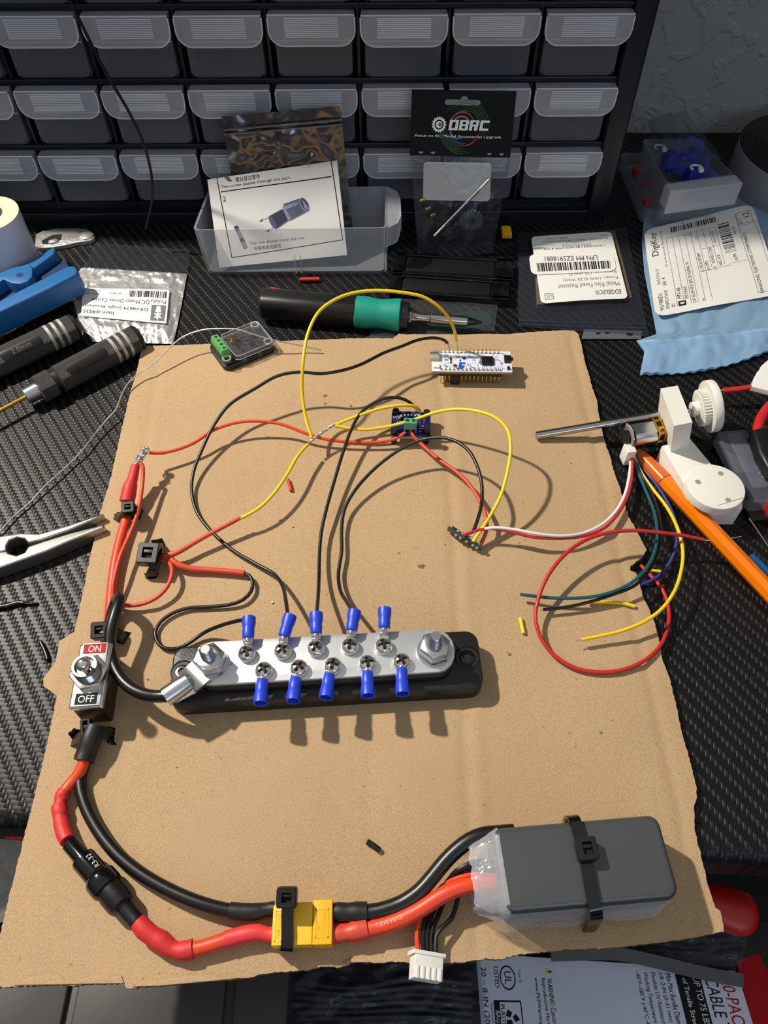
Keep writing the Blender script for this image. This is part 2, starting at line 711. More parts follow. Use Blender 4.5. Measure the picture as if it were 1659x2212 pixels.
M['wire_green'] = mat('teal_silicone', (10, 84, 92), 0.42)
M['wire_blue'] = mat('blue_silicone', (42, 50, 135), 0.42)
M['shrink_red'] = mat('red_heat_shrink', (205, 44, 42), 0.55, bump=(500, 0.35, 0.0004))
M['shrink_pink'] = mat('pinkish_heat_shrink', (222, 58, 54), 0.5, bump=(400, 0.2, 0.0004))
M['shrink_black'] = mat('black_heat_shrink', (20, 20, 20), 0.5, bump=(400, 0.25, 0.0004))
M['blue'] = mat('blue_vinyl', (32, 66, 205), 0.4)
M['blue_in_shade'] = mat('blue_vinyl_inside_shade', (20, 40, 140), 0.5)  # darker copy of the sleeve blue, painted shade inside the opening
M['chrome'] = mat('chrome', (224, 222, 218), 0.16, 0.92)
M['zinc'] = mat('zinc_plated_steel', (205, 208, 210), 0.28, 1.0, bump=(250, 0.12, 0.0002))
M['tin'] = mat('tinned_copper', (216, 214, 208), 0.38, 1.0, bump=(1200, 0.4, 0.0003))
M['plate'] = mat('brushed_tin_plate', (226, 229, 229), 0.36, 0.75, bump=(60, 0.06, 0.0002))
M['steel'] = mat('polished_steel', (185, 180, 172), 0.2, 1.0)
M['steel_satin'] = mat('satin_steel', (168, 164, 156), 0.4, 1.0, bump=(600, 0.3, 0.0002), stretch=(6, 1, 1))
M['dark_steel'] = mat('dark_steel', (60, 60, 62), 0.3, 1.0)
M['shell'] = mat('tinned_shell', (186, 182, 170), 0.4, 0.35)
M['gold'] = mat('gold_coated_steel', (222, 172, 70), 0.28, 1.0)
M['brass'] = mat('brass', (190, 150, 70), 0.3, 1.0)
M['hole'] = mat('recess_shade', (6, 6, 6), 0.8)  # near-black painted as the shade inside slots, sockets and holes
M['brown_pl'] = mat('dark_red_brown_bakelite', (46, 20, 14), 0.35)
M['white'] = mat('white_plastic', (226, 224, 216), 0.45)
M['print_white'] = mat('white_printed_plastic', (228, 224, 214), 0.6, bump=(700, 0.25, 0.0002))
M['paper'] = mat('white_paper', (226, 224, 218), 0.7)
M['ink'] = mat('black_ink', (28, 28, 30), 0.6, 0.0, 0.12)
M['ink_grey'] = mat('grey_ink', (110, 110, 114), 0.6, 0.0, 0.12)
M['red_ink'] = mat('red_ink', (165, 18, 26), 0.5, 0.0, 0.12)
M['white_ink'] = mat('white_ink', (228, 228, 228), 0.5, 0.0, 0.12)
M['xt'] = mat('yellow_nylon', (248, 194, 44), 0.42)
M['xt2'] = mat('deep_yellow_nylon', (244, 180, 24), 0.45)
M['pack'] = mat('grey_shrink_wrap', (70, 72, 74), 0.3, bump=(45, 0.25, 0.001))
M['film'] = film('clear_film', (118, 122, 126), 0.16, 0.08, (90, 0.6, 0.002), 0.8)
M['film_pack'] = film('clear_pack_film', (215, 218, 225), 0.38, 0.12, (110, 0.8, 0.002), 0.8)
M['film_dark'] = film('grey_film', (92, 98, 108), 0.17, 0.12, (70, 0.7, 0.003), 0.8, tint=(225, 228, 232))
M['frost'] = film('frosted_polypropylene', (146, 150, 158), 0.21, 0.3, (25, 0.05, 0.001), 0.5)
M['ridge_and_highlight'] = film('ridge_and_highlight_plastic', (236, 238, 242), 0.8, 0.25, None, 0.5)  # pale plastic for label ridges and for highlights painted on lip edges
M['frost_lip'] = film('frosted_polypropylene_lip', (196, 200, 208), 0.42, 0.25, (25, 0.05, 0.001), 0.5)
M['tray'] = film('clear_polypropylene', (200, 205, 212), 0.26, 0.2, (25, 0.05, 0.001), 0.5)
M['acrylic'] = film('clear_acrylic', (120, 122, 125), 0.17, 0.05, (200, 0.3, 0.001), 1.0)
M['acrylic_grey'] = film('smoky_clear_plastic', (150, 155, 168), 0.22, 0.1, (60, 0.3, 0.001), 0.9)
M['foil'] = mat('silver_foil', (222, 222, 220), 0.36, 0.8, bump=(90, 0.8, 0.002))
M['zip_foil'] = mat('static_shielding_foil', (118, 116, 116), 0.2, 0.9, bump=(22, 0.7, 0.004))
M['bag_blue'] = film('blue_antistatic_film', (158, 196, 230), 0.62, 0.22, (40, 0.5, 0.003), 0.7, tint=(190, 215, 240))
M['pcb_blue'] = mat('dark_blue_board', (18, 24, 92), 0.35)
M['pcb_white'] = mat('white_board', (214, 218, 226), 0.4)
M['pcb_green'] = mat('grey_green_board', (52, 60, 48), 0.4)
M['pcb_black'] = mat('black_board', (24, 22, 22), 0.35)
M['pcb_edge'] = mat('board_edge', (168, 160, 128), 0.6)
M['green_tb'] = mat('green_terminal_plastic', (88, 164, 130), 0.45)
M['green_tb2'] = mat('leaf_green_terminal_plastic', (86, 160, 90), 0.45)
M['green_hole_shade'] = mat('green_recess_shade', (8, 40, 26), 0.6)  # dark green painted as the shade in terminal openings
M['teal'] = mat('teal_rubber_grip', (4, 140, 122), 0.5)
M['orange'] = film('translucent_orange_plastic', (246, 128, 4), 0.86, 0.14, None, 0.7, tint=(255, 150, 20))
M['orange_cap'] = mat('orange_plastic_cap', (206, 98, 28), 0.2)
M['blue_tool'] = mat('blue_tool_plastic', (30, 96, 152), 0.45)
M['blue_tool_shade'] = mat('blue_tool_recess_shade', (10, 36, 84), 0.5)  # darker copy of the tool blue, painted shade for gap and pivot
M['tape_side'] = mat('white_tape_face', (210, 212, 220), 0.35)
M['tape_top'] = mat('cream_tape_edge', (222, 208, 174), 0.7)
M['core'] = mat('grey_card_core', (150, 142, 132), 0.8)
M['roll_black'] = mat('black_foam_roll', (26, 26, 26), 0.7, bump=(1200, 0.4))
M['roll_side'] = mat('grey_backing_liner', (128, 130, 132), 0.45)
M['brown_card'] = mat('brown_kraft_card', (92, 76, 60), 0.8)
M['red_handle'] = mat('red_vinyl_handle', (176, 20, 18), 0.4)
M['grey_box'] = mat('dark_grey_plastic', (58, 56, 55), 0.45, bump=(300, 0.15))
M['gear_grey'] = mat('grey_plastic_gear', (92, 104, 118), 0.5)
M['desk_edge'] = mat('black_desk_edge', (12, 12, 14), 0.35)
M['wall'] = wall_mat()
M['floor'] = mat('dark_carpet', (14, 13, 13), 0.95, bump=(400, 0.5))
M['blue_parts'] = mat('blue_moulded_parts', (24, 44, 160), 0.4)
M['drawn_a'] = mat('printed_slate', (86, 88, 112), 0.7)
M['drawn_b'] = mat('printed_dark_slate', (54, 54, 76), 0.7)
M['drawn_c'] = mat('printed_pale_slate', (138, 140, 164), 0.7)
M['sw_green'] = mat('green_swirl_ink', (46, 104, 44), 0.6)
M['sw_red'] = mat('red_swirl_ink', (160, 48, 44), 0.6)
M['sw_blue'] = mat('blue_swirl_ink', (34, 44, 130), 0.6)
M['print_blue'] = mat('blue_silkscreen', (40, 74, 176), 0.5)
M['print_grey'] = mat('grey_solder', (140, 144, 152), 0.35, 0.6)

BT = 4.0      # top of the cardboard above the desk
# ------------------------------------------------------------------ the setting
mb = MB()
mb.box(-900, -1500, -705, 900, 800, -700)
tag(build('floor', mb, M['floor'], flat=True), None, None, kind='structure')
mb = MB()
mb.sheet(lambda u, v: Vector((-900 + 1800 * u, 652 + 4 * noise.noise(Vector((u * 60, v * 40, 3))) * 0.3, -700 + 1700 * v)), 40, 40)
mb.box(-900, 656, -700, 900, 700, 1000)
tag(build('wall_back', mb, M['wall']), None, None, kind='structure')

# desk: a slab with a rolled front edge, its front line seen from (20,1775) to (1640,1856)
e0, e1 = P(10, 1778, 0), P(1640, 1856, 0)
ed = (e1 - e0).normalized()
desk = Thing('desk', 'black desk with a carbon fibre weave top and a rolled front edge', 'desk', (0, 300, -28))
mb = MB()
fy = lambda x: e0.y + (x - e0.x) * ed.y / ed.x
prof = [(651, 0), (12, 0)]
RAD = 7.0
prof = [(None, 0.0)] + [(RAD * (1 - math.sin(a)), -RAD + RAD * math.cos(a)) for a in (math.pi / 2 * k / 6 for k in range(7))] + [(0.0, -26.0), (None, -26.0)]
rings = []
for x in (-620, 620):
    rings.append([(x, 650 if d is None else fy(x) + d - 1.0, z) for d, z in prof])
mb.loft(rings, closed=True)
desk.part('desk_top', mb, M['weave'], sharp=60)
mb = MB()
mb.box(-330, -160, -131, 330, 70, -127)
mb.box(-330, 66, -131, 330, 70, -60)
mb.box(-330, -160, -131, -326, 70, -60)
mb.box(326, -160, -131, 330, 70, -60)
desk.part('drawer', mb, M['desk_edge'], 'open shallow black drawer under the front edge')
for x in (-580, 580):
    for y in (140, 610):
        mb = MB()
        mb.box(x - 25, y - 25, -700, x + 25, y + 25, -26)
        desk.part('leg', mb, M['desk_edge'])

# ------------------------------------------------------------------ drawer cabinet
c0, c1 = P(0, 487, 0), P(1300, 479, 0)
cyaw = math.atan2(c1.y - c0.y, c1.x - c0.x)
base_o = P(1300, 479, 0)
cab = Thing('parts_cabinet', 'dark small-parts cabinet with rows of frosted drawers standing at the back of the desk', 'cabinet', base_o, rotz=cyaw)
PITCHX, PITCHZ, NC, NR = 56.6, 43.6, 8, 7
XR = -11.0                      # inner edge of the right side, cabinet-local
ZB = 18.0
HT = ZB + NR * PITCHZ + 6
XL = XR - NC * PITCHX
mb = MB()
mb.box(XR - 2, 0, 0, XR + 13, 140, HT, 2.0, 2.0)
mb.box(XL - 13, 0, 0, XL + 2, 140, HT, 2.0, 2.0)
mb.box(XL - 10, 0.5, 0, XR + 10, 140, 9, 1.0)
mb.box(XL - 10, 0.5, HT - 8, XR + 10, 140, HT - 0.5, 1.0)
mb.box(XL - 5, 128, 2, XR + 5, 139, HT - 2)
mb.box(XL, 6, 9, XR, 130, ZB - 2.5)
for k in range(1, NR):
    z = ZB + k * PITCHZ
    mb.box(XL, 3, z - 4.0, XR, 130, z - 1.0, 0.8)
for k in range(1, NC):
    x = XL + k * PITCHX
    mb.box(x - 0.9, 5, 9, x + 0.9, 130, HT - 8)
cab.part('cabinet_frame', mb, M['cab'])


def drawer_meshes(wd=51.5, ht=39.0, dep=118.0):
    b = MB()
    tk = 1.3
    fo = [(-wd / 2 + 2, 0), (wd / 2 - 2, 0), (wd / 2, ht), (-wd / 2, ht)]
    # front panel with rounded lower corners (outline in x,z; thickness along y)
    T = Matrix(((1, 0, 0, 0), (0, 0, 1, 0), (0, 1, 0, 0), (0, 0, 0, 1)))
    out = []
    for x, z in rrect(wd - 2.5, ht, 4.5, 5):
        z2 = z + ht / 2
        out.append((x * (0.955 + 0.045 * z2 / ht), z2 if z2 < ht * 0.5 or abs(x) > wd / 2 - 4.6 and z2 > ht - 0.1 else z2))
    b.prism(out, 0.0, tk, 0.4, M=T)
    b.box(-wd / 2 + 2.2, tk, 0, wd / 2 - 2.2, dep, tk)
    b.box(-wd / 2 + 1.4, tk, tk, -wd / 2 + 1.4 + tk, dep, ht - 1)
    b.box(wd / 2 - 1.4 - tk, tk, tk, wd / 2 - 1.4, dep, ht - 1)
    b.box(-wd / 2 + 2.2, dep - tk, tk, wd / 2 - 2.2, dep, ht - 1)
    l = MB()
    zt, zb, yf = ht + 0.5, ht * 0.57, -10.0
    w2 = wd / 2 + 0.7
    pts = []
    for k in range(7):
        a = math.radians(-90 + 90 * k / 6)
        pts.append((w2 - 9 + 9 * math.cos(a), zb + 9 + 9 * math.sin(a)))
    pts += [(w2, zt), (-w2, zt)]
    for k in range(7):
        a = math.radians(180 + 90 * k / 6)
        pts.append((-w2 + 9 + 9 * math.cos(a), zb + 9 + 9 * math.sin(a)))
    l.prism([(x, z) for x, z in pts], yf, yf + 1.5, 0.5, M=T, botbev=0.5)
    # the flange that joins the lip to the drawer along its top and round its sides
    rim = [p for p in pts]
    vs, fs = [], []
    for i, (x, z) in enumerate(rim):
        s = 0.0 if z < zb + 3 else 1.0
        d = yf + 1.5 + (8.4 * min(1, max(0.12, (z - zb) / (zt - zb))))
        vs += [(x, yf + 0.8, z), (x * 0.985, d, z)]
    n = len(rim)
    for i in range(n):
        j = (i + 1) % n
        fs.append((2 * i, 2 * j, 2 * j + 1, 2 * i + 1))
    l.add(vs, fs)
    n = len(pts)
    rimp = [Vector((x, yf + 0.6, z)) for x, z in pts[:7][::-1]]
    rimp = [Vector((pts[7][0], yf + 0.6, zt - 1)), Vector((w2, yf + 0.6, zb + 12))] + rimp + [Vector((-w2 + 9, yf + 0.6, zb))] + [Vector((x, yf + 0.6, z)) for x, z in pts[9:][::-1]][:0]
    left = [Vector((-p.x, p.y, p.z)) for p in rimp[:-1]][::-1]
    l.tube(rimp[:-1] + left, 0.55, 6, 1, smooth=False)  # bright tubes here and below put edge highlights on the drawer front
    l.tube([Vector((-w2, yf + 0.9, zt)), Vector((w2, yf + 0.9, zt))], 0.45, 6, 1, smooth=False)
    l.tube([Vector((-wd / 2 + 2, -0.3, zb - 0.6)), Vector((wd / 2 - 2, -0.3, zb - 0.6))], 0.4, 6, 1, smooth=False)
    g = MB()
    for k in range(11):
        z = zb + 5.2 + k * 1.05
        g.box(-16.5, yf - 0.28, z, 16.5, yf + 0.2, z + 0.5)
    return b, l, g


db, dl, dg = drawer_meshes()
proto = build('drawer', db, M['frost'], cab.o)
lip = build('finger_lip', dl, [M['frost_lip'], M['ridge_and_highlight']], proto)
rid = build('label_ridges', dg, M['ridge_and_highlight'], proto)
first = True
for r in range(0, 4):
    for c in range(NC):
        if first:
            d, first = proto, False
        else:
            d = proto.copy()
            COL.objects.link(d)
            d.parent = cab.o
            for ch in (lip, rid):
                q = ch.copy()
                COL.objects.link(q)
                q.parent = d
        d.location = Vector((XL + (c + 0.5) * PITCHX, 5.0 + random.uniform(-0.8, 0.8), ZB + r * PITCHZ - 1.0)) * S

# ------------------------------------------------------------------ cardboard sheet
def pxpoly(pts, z=BT):
    return [P(x, y, z) for x, y in pts]


EDGE = [(307, 748), (296, 800), (281, 850), (262, 930), (240, 1030), (215, 1113), (195, 1203), (170, 1322), (159, 1370), (140, 1436), (123, 1503), (105, 1590), (89, 1660),
        (69, 1740), (57, 1784), (44, 1840), (30, 1892), (11, 1973), (0, 2021), (-14, 2085), (-24, 2136),
        (0, 2132), (60, 2130), (120, 2127), (160, 2129), (205, 2125), (268, 2124), (272, 2135), (300, 2133), (340, 2130), (400, 2123), (460, 2119), (500, 2116), (535, 2112), (575, 2103), (620, 2098),
        (665, 2095), (700, 2087), (735, 2090), (765, 2078), (808, 2080), (860, 2077), (910, 2083), (969, 2080), (1017, 2077), (1050, 2070), (1077, 2073), (1121, 2062), (1177, 2056), (1230, 2051), (1300, 2049),
        (1360, 2044), (1416, 2036), (1460, 2031), (1501, 2024), (1564, 2012), (1557, 1968), (1546, 1961), (1538, 1938), (1531, 1920), (1522, 1880), (1513, 1843), (1506, 1815), (1501, 1793), (1499, 1742), (1505, 1723), (1504, 1700), (1492, 1650), (1475, 1590), (1462, 1530), (1454, 1499),
        (1446, 1462), (1432, 1430), (1424, 1385), (1414, 1345), (1400, 1312), (1390, 1292), (1382, 1262), (1374, 1238), (1360, 1231), (1363, 1222), (1389, 1203), (1397, 1189), (1383, 1162), (1372, 1140), (1359, 1118), (1354, 1103), (1344, 1072), (1338, 1050), (1331, 1033),
        (1322, 1004), (1318, 985), (1310, 965), (1302, 936), (1296, 905), (1292, 887), (1291, 868), (1282, 845), (1276, 825), (1273, 812), (1263, 780), (1256, 745), (1250, 722), (1240, 714),
        (1215, 713), (1150, 717), (1090, 722), (1040, 721), (1000, 723), (950, 722), (900, 722), (862, 720), (848, 731), (800, 730), (745, 731), (700, 733), (640, 735), (560, 739), (450, 743), (380, 746)]
HOLES = [  # torn slots round the cable ties
    [(246, 1111), (262, 1113), (275, 1108), (298, 1098), (308, 1102), (304, 1122), (288, 1125), (268, 1120), (250, 1124)],
    [(324, 1168), (350, 1163), (358, 1176), (352, 1184), (334, 1180)], [(310, 1240), (322, 1236), (345, 1238), (336, 1250), (324, 1251)],
    [(202, 1352), (216, 1344), (232, 1346), (258, 1360), (277, 1366), (286, 1366), (276, 1378), (268, 1392), (256, 1390), (240, 1376), (215, 1378), (203, 1368)],
    [(147, 1584), (160, 1573), (178, 1577), (190, 1586), (232, 1568), (249, 1572), (246, 1600), (251, 1610), (240, 1609), (228, 1592), (200, 1594), (168, 1598), (152, 1611), (156, 1598)],
]


def board_z(p):
    z = BT
    for ln, d, wd in CREASE:
        best = 1e9
        for a, b in zip(ln, ln[1:]):
            ab = b - a
            t = max(0, min(1, (p - a).dot(ab) / ab.length_squared))
            best = min(best, (p - (a + ab * t)).length)
        z -= d * math.exp(-(best / wd) ** 2)
    z += 0.35 * noise.noise(Vector((p.x * 0.012, p.y * 0.012, 0.3)))
    return z


CREASE = []
for pts, d, wd in (([(940, 770), (958, 900), (975, 1100), (985, 1300), (998, 1500), (1008, 1700), (1015, 1800), (1030, 2060)], 0.55, 2.0),
                   ([(966, 770), (984, 900), (1001, 1100), (1013, 1300), (1030, 1500), (1042, 1760)], -0.35, 2.2),
                   ([(1232, 725), (1262, 860), (1290, 980), (1330, 1170), (1378, 1380), (1410, 1500), (1445, 1650), (1470, 1760), (1500, 2000)], 0.7, 2.0),
                   ([(345, 760), (325, 900), (298, 1020), (268, 1180), (240, 1300), (215, 1440), (190, 1650)], 0.4, 2.4),
                   ([(390, 1090), (330, 1380), (270, 1640), (225, 1850)], 0.3, 2.0),
                   ([(640, 750), (640, 900), (690, 930)], 0.2, 2.5),
                   ([(300, 1020), (280, 1110), (262, 1200)], 0.5, 2.0),
                   ([(800, 1560), (800, 1700), (805, 1850)], 0.2, 2.5)):
    CREASE.append(([P(x, y, BT).to_2d() for x, y in pts], d, wd))


def make_board():
    rn = random.Random(3)
    outl = []
    base = [P(x, y, BT).to_2d() for x, y in EDGE]
    for a, b in zip(base, base[1:] + base[:1]):
        n = max(1, int((b - a).length / 1.1))
        for k in range(n):
            q = a + (b - a) * k / n
            outl.append(Vector((q.x + rn.uniform(-0.22, 0.22), q.y + rn.uniform(-0.22, 0.22))))
    holes = []
    for h in HOLES:
        hb = [P(x, y, BT).to_2d() for x, y in h]
        hh = []
        for a, b in zip(hb, hb[1:] + hb[:1]):
            n = max(1, int((b - a).length / 0.8))
            for k in range(n):
                q = a + (b - a) * k / n
                hh.append(Vector((q.x + rn.uniform(-0.25, 0.25), q.y + rn.uniform(-0.25, 0.25))))
        holes.append(hh)
    verts = list(outl)
    n = len(outl)
    edges = [(i, (i + 1) % n) for i in range(n)]
    for hh in holes:
        b = len(verts)
        verts += hh
        edges += [(b + i, b + (i + 1) % len(hh)) for i in range(len(hh))]
    x0, x1 = min(p.x for p in outl), max(p.x for p in outl)
    y0, y1 = min(p.y for p in outl), max(p.y for p in outl)
    st = 2.3
    j = 0
    y = y0
    while y < y1:
        x = x0 + (st / 2 if j % 2 else 0)
        while x < x1:
            verts.append(Vector((x, y)))
            x += st
        y += st * 0.87
        j += 1

    def inside(p, poly):
        r = False
        k = len(poly) - 1
        for i in range(len(poly)):
            a, b = poly[i], poly[k]
            if (a.y > p.y) != (b.y > p.y) and p.x < (b.x - a.x) * (p.y - a.y) / (b.y - a.y) + a.x:
                r = not r
            k = i
        return r
    vo, eo, fo, _, _, _ = delaunay_2d_cdt(verts, edges, [list(range(n))], 1, 1e-4)
    hb = [(min(p.x for p in h), max(p.x for p in h), min(p.y for p in h), max(p.y for p in h), h) for h in holes]
    tris = []
    for f in fo:
        c = (vo[f[0]] + vo[f[1]] + vo[f[2]]) / 3
        if any(a < c.x < b and d < c.y < e and inside(c, h) for a, b, d, e, h in hb):
            continue
        tris.append(tuple(f))
    used = sorted({i for f in tris for i in f})
    idx = {v: i for i, v in enumerate(used)}
    top = [(vo[i].x, vo[i].y, board_z(vo[i])) for i in used]
    N = len(top)
    vs = top + [(x, y, z - 3.5) for x, y, z in top]
    fs = [tuple(idx[i] for i in f) for f in tris]
    a = fs[0]
    cr = (Vector(top[a[1]]) - Vector(top[a[0]])).cross(Vector(top[a[2]]) - Vector(top[a[0]]))
    if cr.z < 0:
        fs = [f[::-1] for f in fs]
    ec = {}
    for f in fs:
        for i in range(3):
            e = (f[i], f[(i + 1) % 3])
            ec[e] = 1
    bot = [tuple(i + N for i in f[::-1]) for f in fs]
    side = [(b, a, a + N, b + N) for (a, b) in ec if (b, a) not in ec]
    mb = MB()
    mb.add(vs, fs + bot)
    mb.add([], [])
    k = len(mb.f)
    mb.f += side
    mb.mi += [1] * len(side)
    return mb


board = Thing('cardboard_sheet', 'large torn brown cardboard sheet carrying the wiring, lying on the desk', 'cardboard', P(800, 1400, 0.4))
board.part('sheet', make_board(), [M['card'], M['card_dark']], sharp=50)
mb = MB()
fl = [P(x, y, 1.5) for x, y in ((160, 1366), (129, 1386), (121, 1430), (106, 1450), (94, 1466), (95, 1484), (110, 1494), (124, 1506), (140, 1500), (170, 1380))]
mb.prism([(p.x, p.y) for p in fl], 0.5, 2.2, 0.3)
board.part('torn_flap', mb, M['card'])
rn = random.Random(11)
for cx, cy, r in ((702, 855, 2.0), (703, 872, 1.4), (910, 1224, 2.6), (606, 1124, 1.0), (634, 1139, 1.2), (1098, 1410, 0.7), (1322, 1556, 0.5), (382, 1658, 0.6), (320, 1468, 0.9), (862, 1195, 0.8)):
    if r:
        c = P(cx, cy, BT).to_2d()
        mb = MB()
        z = board_z(c) + 0.12
        mb.poly([(c.x + r * rn.uniform(0.4, 1) * math.cos(a), c.y + 0.7 * r * rn.uniform(0.4, 1) * math.sin(a)) for a in (2 * math.pi * k / 11 for k in range(11))], z)
        board.part('scuff_mark', mb, M['card_dark'], 'small dark scuff')
# lifted torn layers along the near edge
for pts in ([(30, 2128), (60, 2112), (100, 2103), (128, 2104), (140, 2118), (165, 2118), (200, 2108), (230, 2104), (262, 2108), (268, 2124), (205, 2125), (120, 2127)],
            [(285, 2131), (310, 2122), (350, 2116), (400, 2108), (440, 2104), (470, 2110), (520, 2112), (460, 2119), (340, 2130)],
            [(742, 2080), (760, 2070), (790, 2072), (800, 2078), (765, 2079)]):
    q = [P(x, y, BT + 0.6) for x, y in pts]
    mb = MB()
    mb.prism([(p.x, p.y) for p in q], BT + 0.1, BT + 0.8, 0.2)
    board.part('peeled_layer', mb, M['card'])

# ------------------------------------------------------------------ small builders
def T3(x, y, z):
    return Matrix.Translation((x, y, z))


def ribbon(mb, pts, wv, width, thick, m=0, step=2.0):
    """flat strap along pts; wv = direction of its width"""
    pp = smooth_path(pts, step)
    wv = Vector(wv).normalized()
    rings = []
    for i, p in enumerate(pp):
        t = (pp[min(i + 1, len(pp) - 1)] - pp[max(i - 1, 0)]).normalized()
        a = (wv - t * wv.dot(t)).normalized()
        b = t.cross(a)
        rings.append([tuple(p + a * (width / 2) * s + b * (thick / 2) * q) for s, q in ((1, 1), (-1, 1), (-1, -1), (1, -1))])
    mb.loft(rings, m)


def screw_head(mb, Mx, R, h, m=0, cross=True, rim=0.5):
    n, kr = 40, 13
    rec = {0}
    vs, fs = [(0, 0, rim + h - (1.3 if cross else 0))], []
    for k in range(1, kr + 1):
        r = R * k / kr
        for i in range(n):
            a = 2 * math.pi * i / n
            x, y = r * math.cos(a), r * math.sin(a)
            z = rim + h * max(0, 1 - (r / R) ** 2) ** 0.55
            if cross:
                ax, ay = abs(x), abs(y)
                if (ax < R * 0.17 and ay < R * 0.62) or (ay < R * 0.17 and ax < R * 0.62) or r < R * 0.3:
                    z -= 1.3
                    rec.add(len(vs))
            vs.append((x, y, z))
    for i in range(n):
        fs.append((0, 1 + i, 1 + (i + 1) % n))
    for k in range(kr - 1):
        for i in range(n):
            a, b = 1 + k * n + i, 1 + k * n + (i + 1) % n
            fs.append((a, a + n, b + n, b))
    o = len(mb.mi)
    mb.add(vs, fs, m, Mx)
    for i, f in enumerate(fs):
        if cross and sum(q in rec for q in f) >= 3:
            mb.mi[o + i] = m + 1
    mb.lathe([(R, 0), (R, rim)], n, m, Mx, cap=True)


def tie_head(mb, Mx, wd, ln, ht, m=0, mh=1):
    """square cable-tie head with its slot; local z is the open side"""
    t = wd * 0.25
    o1, o2, i_ = rrect(wd, ln, 0.9, 4), rrect(wd - 0.7, ln - 0.7, 0.6, 4), rrect(wd - 2 * t, ln - 2 * t, 0.25, 4)
    at = lambda p, z: [(x, y, z) for x, y in p]
    mb.loft([at(o2, 0), at(o1, 0.4), at(o1, ht - 0.4), at(o2, ht), at(i_, ht), at(i_, ht * 0.5)], m, True, False, M=Mx)
    mb.box(-wd / 2 + t * 0.5, -ln / 2 + t * 0.5, 0.2, wd / 2 - t * 0.5, ln / 2 - t * 0.5, ht * 0.62, 0, 0, mh, Mx)  # dark floor stands for the shade in the slot
    mb.box(-wd / 2 + t, ln * 0.02, 0.2, wd / 2 - t, ln * 0.18, ht * 0.86, 0.2, 0, m, Mx)


def wire(name, label, segs, cat='wire', group=None, n=10):
    """segs: (part name, points in (px, py, z), radius, material)"""
    if len(segs) == 1:
        s = segs[0]
        mb = MB()
        mb.tube([P3(p) for p in s[1]], s[2], n)
        return solo(name, label, cat, mb, s[3], group)
    allp = [P3(p) for s in segs for p in s[1]]
    lo = min(allp, key=lambda p: p.z)
    t = Thing(name, label, cat, lo, group)
    for s in segs:
        mb = MB()
        mb.tube([P3(p) for p in s[1]], s[2], n)
        t.part(s[0], mb, s[3])
    return t


def twist(mb, pts, r, rad, turns, strands=3, m=0):
    pp = smooth_path([P3(p) for p in pts], 0.5)
    N = len(pp)
    for s in range(strands):
        q = []
        for i, p in enumerate(pp):
            t = (pp[min(i + 1, N - 1)] - pp[max(i - 1, 0)]).normalized()
            a = t.orthogonal().normalized()
            b = t.cross(a)
            th = 2 * math.pi * (turns * i / N + s / strands)
            q.append(p + (a * math.cos(th) + b * math.sin(th)) * rad)
        mb.tube(q, r, 6, m, smooth=False)


# ------------------------------------------------------------------ bus bar
BZ = 15.0
F, BL, BW = qf((378, 1399), (1030, 1358), (1043, 1488), (363, 1523), BZ)
BL, BW = BL + 1, BW
Fi = F.inverted()


def bl(x, y, z):
    q = Fi @ P(x, y, z)
    return q.x, q.y


bus = Thing('bus_bar', 'black power bus bar with a tin plate, two studs and ten screws', 'bus bar', F @ Vector((0, 0, BT - BZ)))
F0 = F @ T3(0, 0, BT - BZ)            # z = 0 on the cardboard
mb = MB(F0)
mb.prism(rrect(BL, BW, 6, 6), 0, BZ - BT, 1.2, seg=3)
mb.prism(rrect(BL - 26, BW - 9.5, 9, 8), BZ - BT - 0.2, 16.0, 0.8)
bus.part('base', mb, M['black_tex'])
mb = MB(F0)
x0, _ = bl(418, 1430, 22)
x1, _ = bl(983, 1405, 22)
_, yt = bl(700, 1372, 22)
_, yb = bl(700, 1465, 22)
out = []
for k in range(9):
    a = -math.pi / 2 + math.pi * k / 8
    out.append((x1 - (yt - yb) / 2 * 0.8 + (yt - yb) / 2 * 0.8 * math.cos(a), (yt + yb) / 2 + (yt - yb) / 2 * math.sin(a)))
for k in range(9):
    a = math.pi / 2 + math.pi * k / 8
    out.append((x0 + (yt - yb) / 2 * 0.8 + (yt - yb) / 2 * 0.8 * math.cos(a), (yt + yb) / 2 + (yt - yb) / 2 * math.sin(a)))
mb.prism(out, 16.0, 18.0, 0.35)
bus.part('conductor_plate', mb, M['plate'], 'bright tin plate')
PZ = BT + 18.0
SCREWS = [(532, 1408), (610, 1403), (682, 1397), (756, 1392), (829, 1392), (569, 1445), (645, 1440), (719, 1435), (794, 1430), (868, 1426)]
for k, (x, y) in enumerate(SCREWS):
    mb = MB()
    c = P(x, y, PZ + 3.4)
    screw_head(mb, T3(c.x, c.y, PZ + 1.3) @ Matrix.Rotation(0.4 + k * 0.37, 4, 'Z'), 4.0, 2.3, 0, rim=1.0)
    mb.lathe([(3.6, 0), (3.6, 1.4)], 24, 0, T3(c.x, c.y, PZ))
    bus.part('terminal_screw', mb, [M['chrome'], mat('screw_recess_shade', (58, 50, 42), 0.5, 0.7)] if k == 0 else [M['chrome'], bpy.data.materials['screw_recess_shade']], sharp=50)  # darker metal paints shade into the cross recess
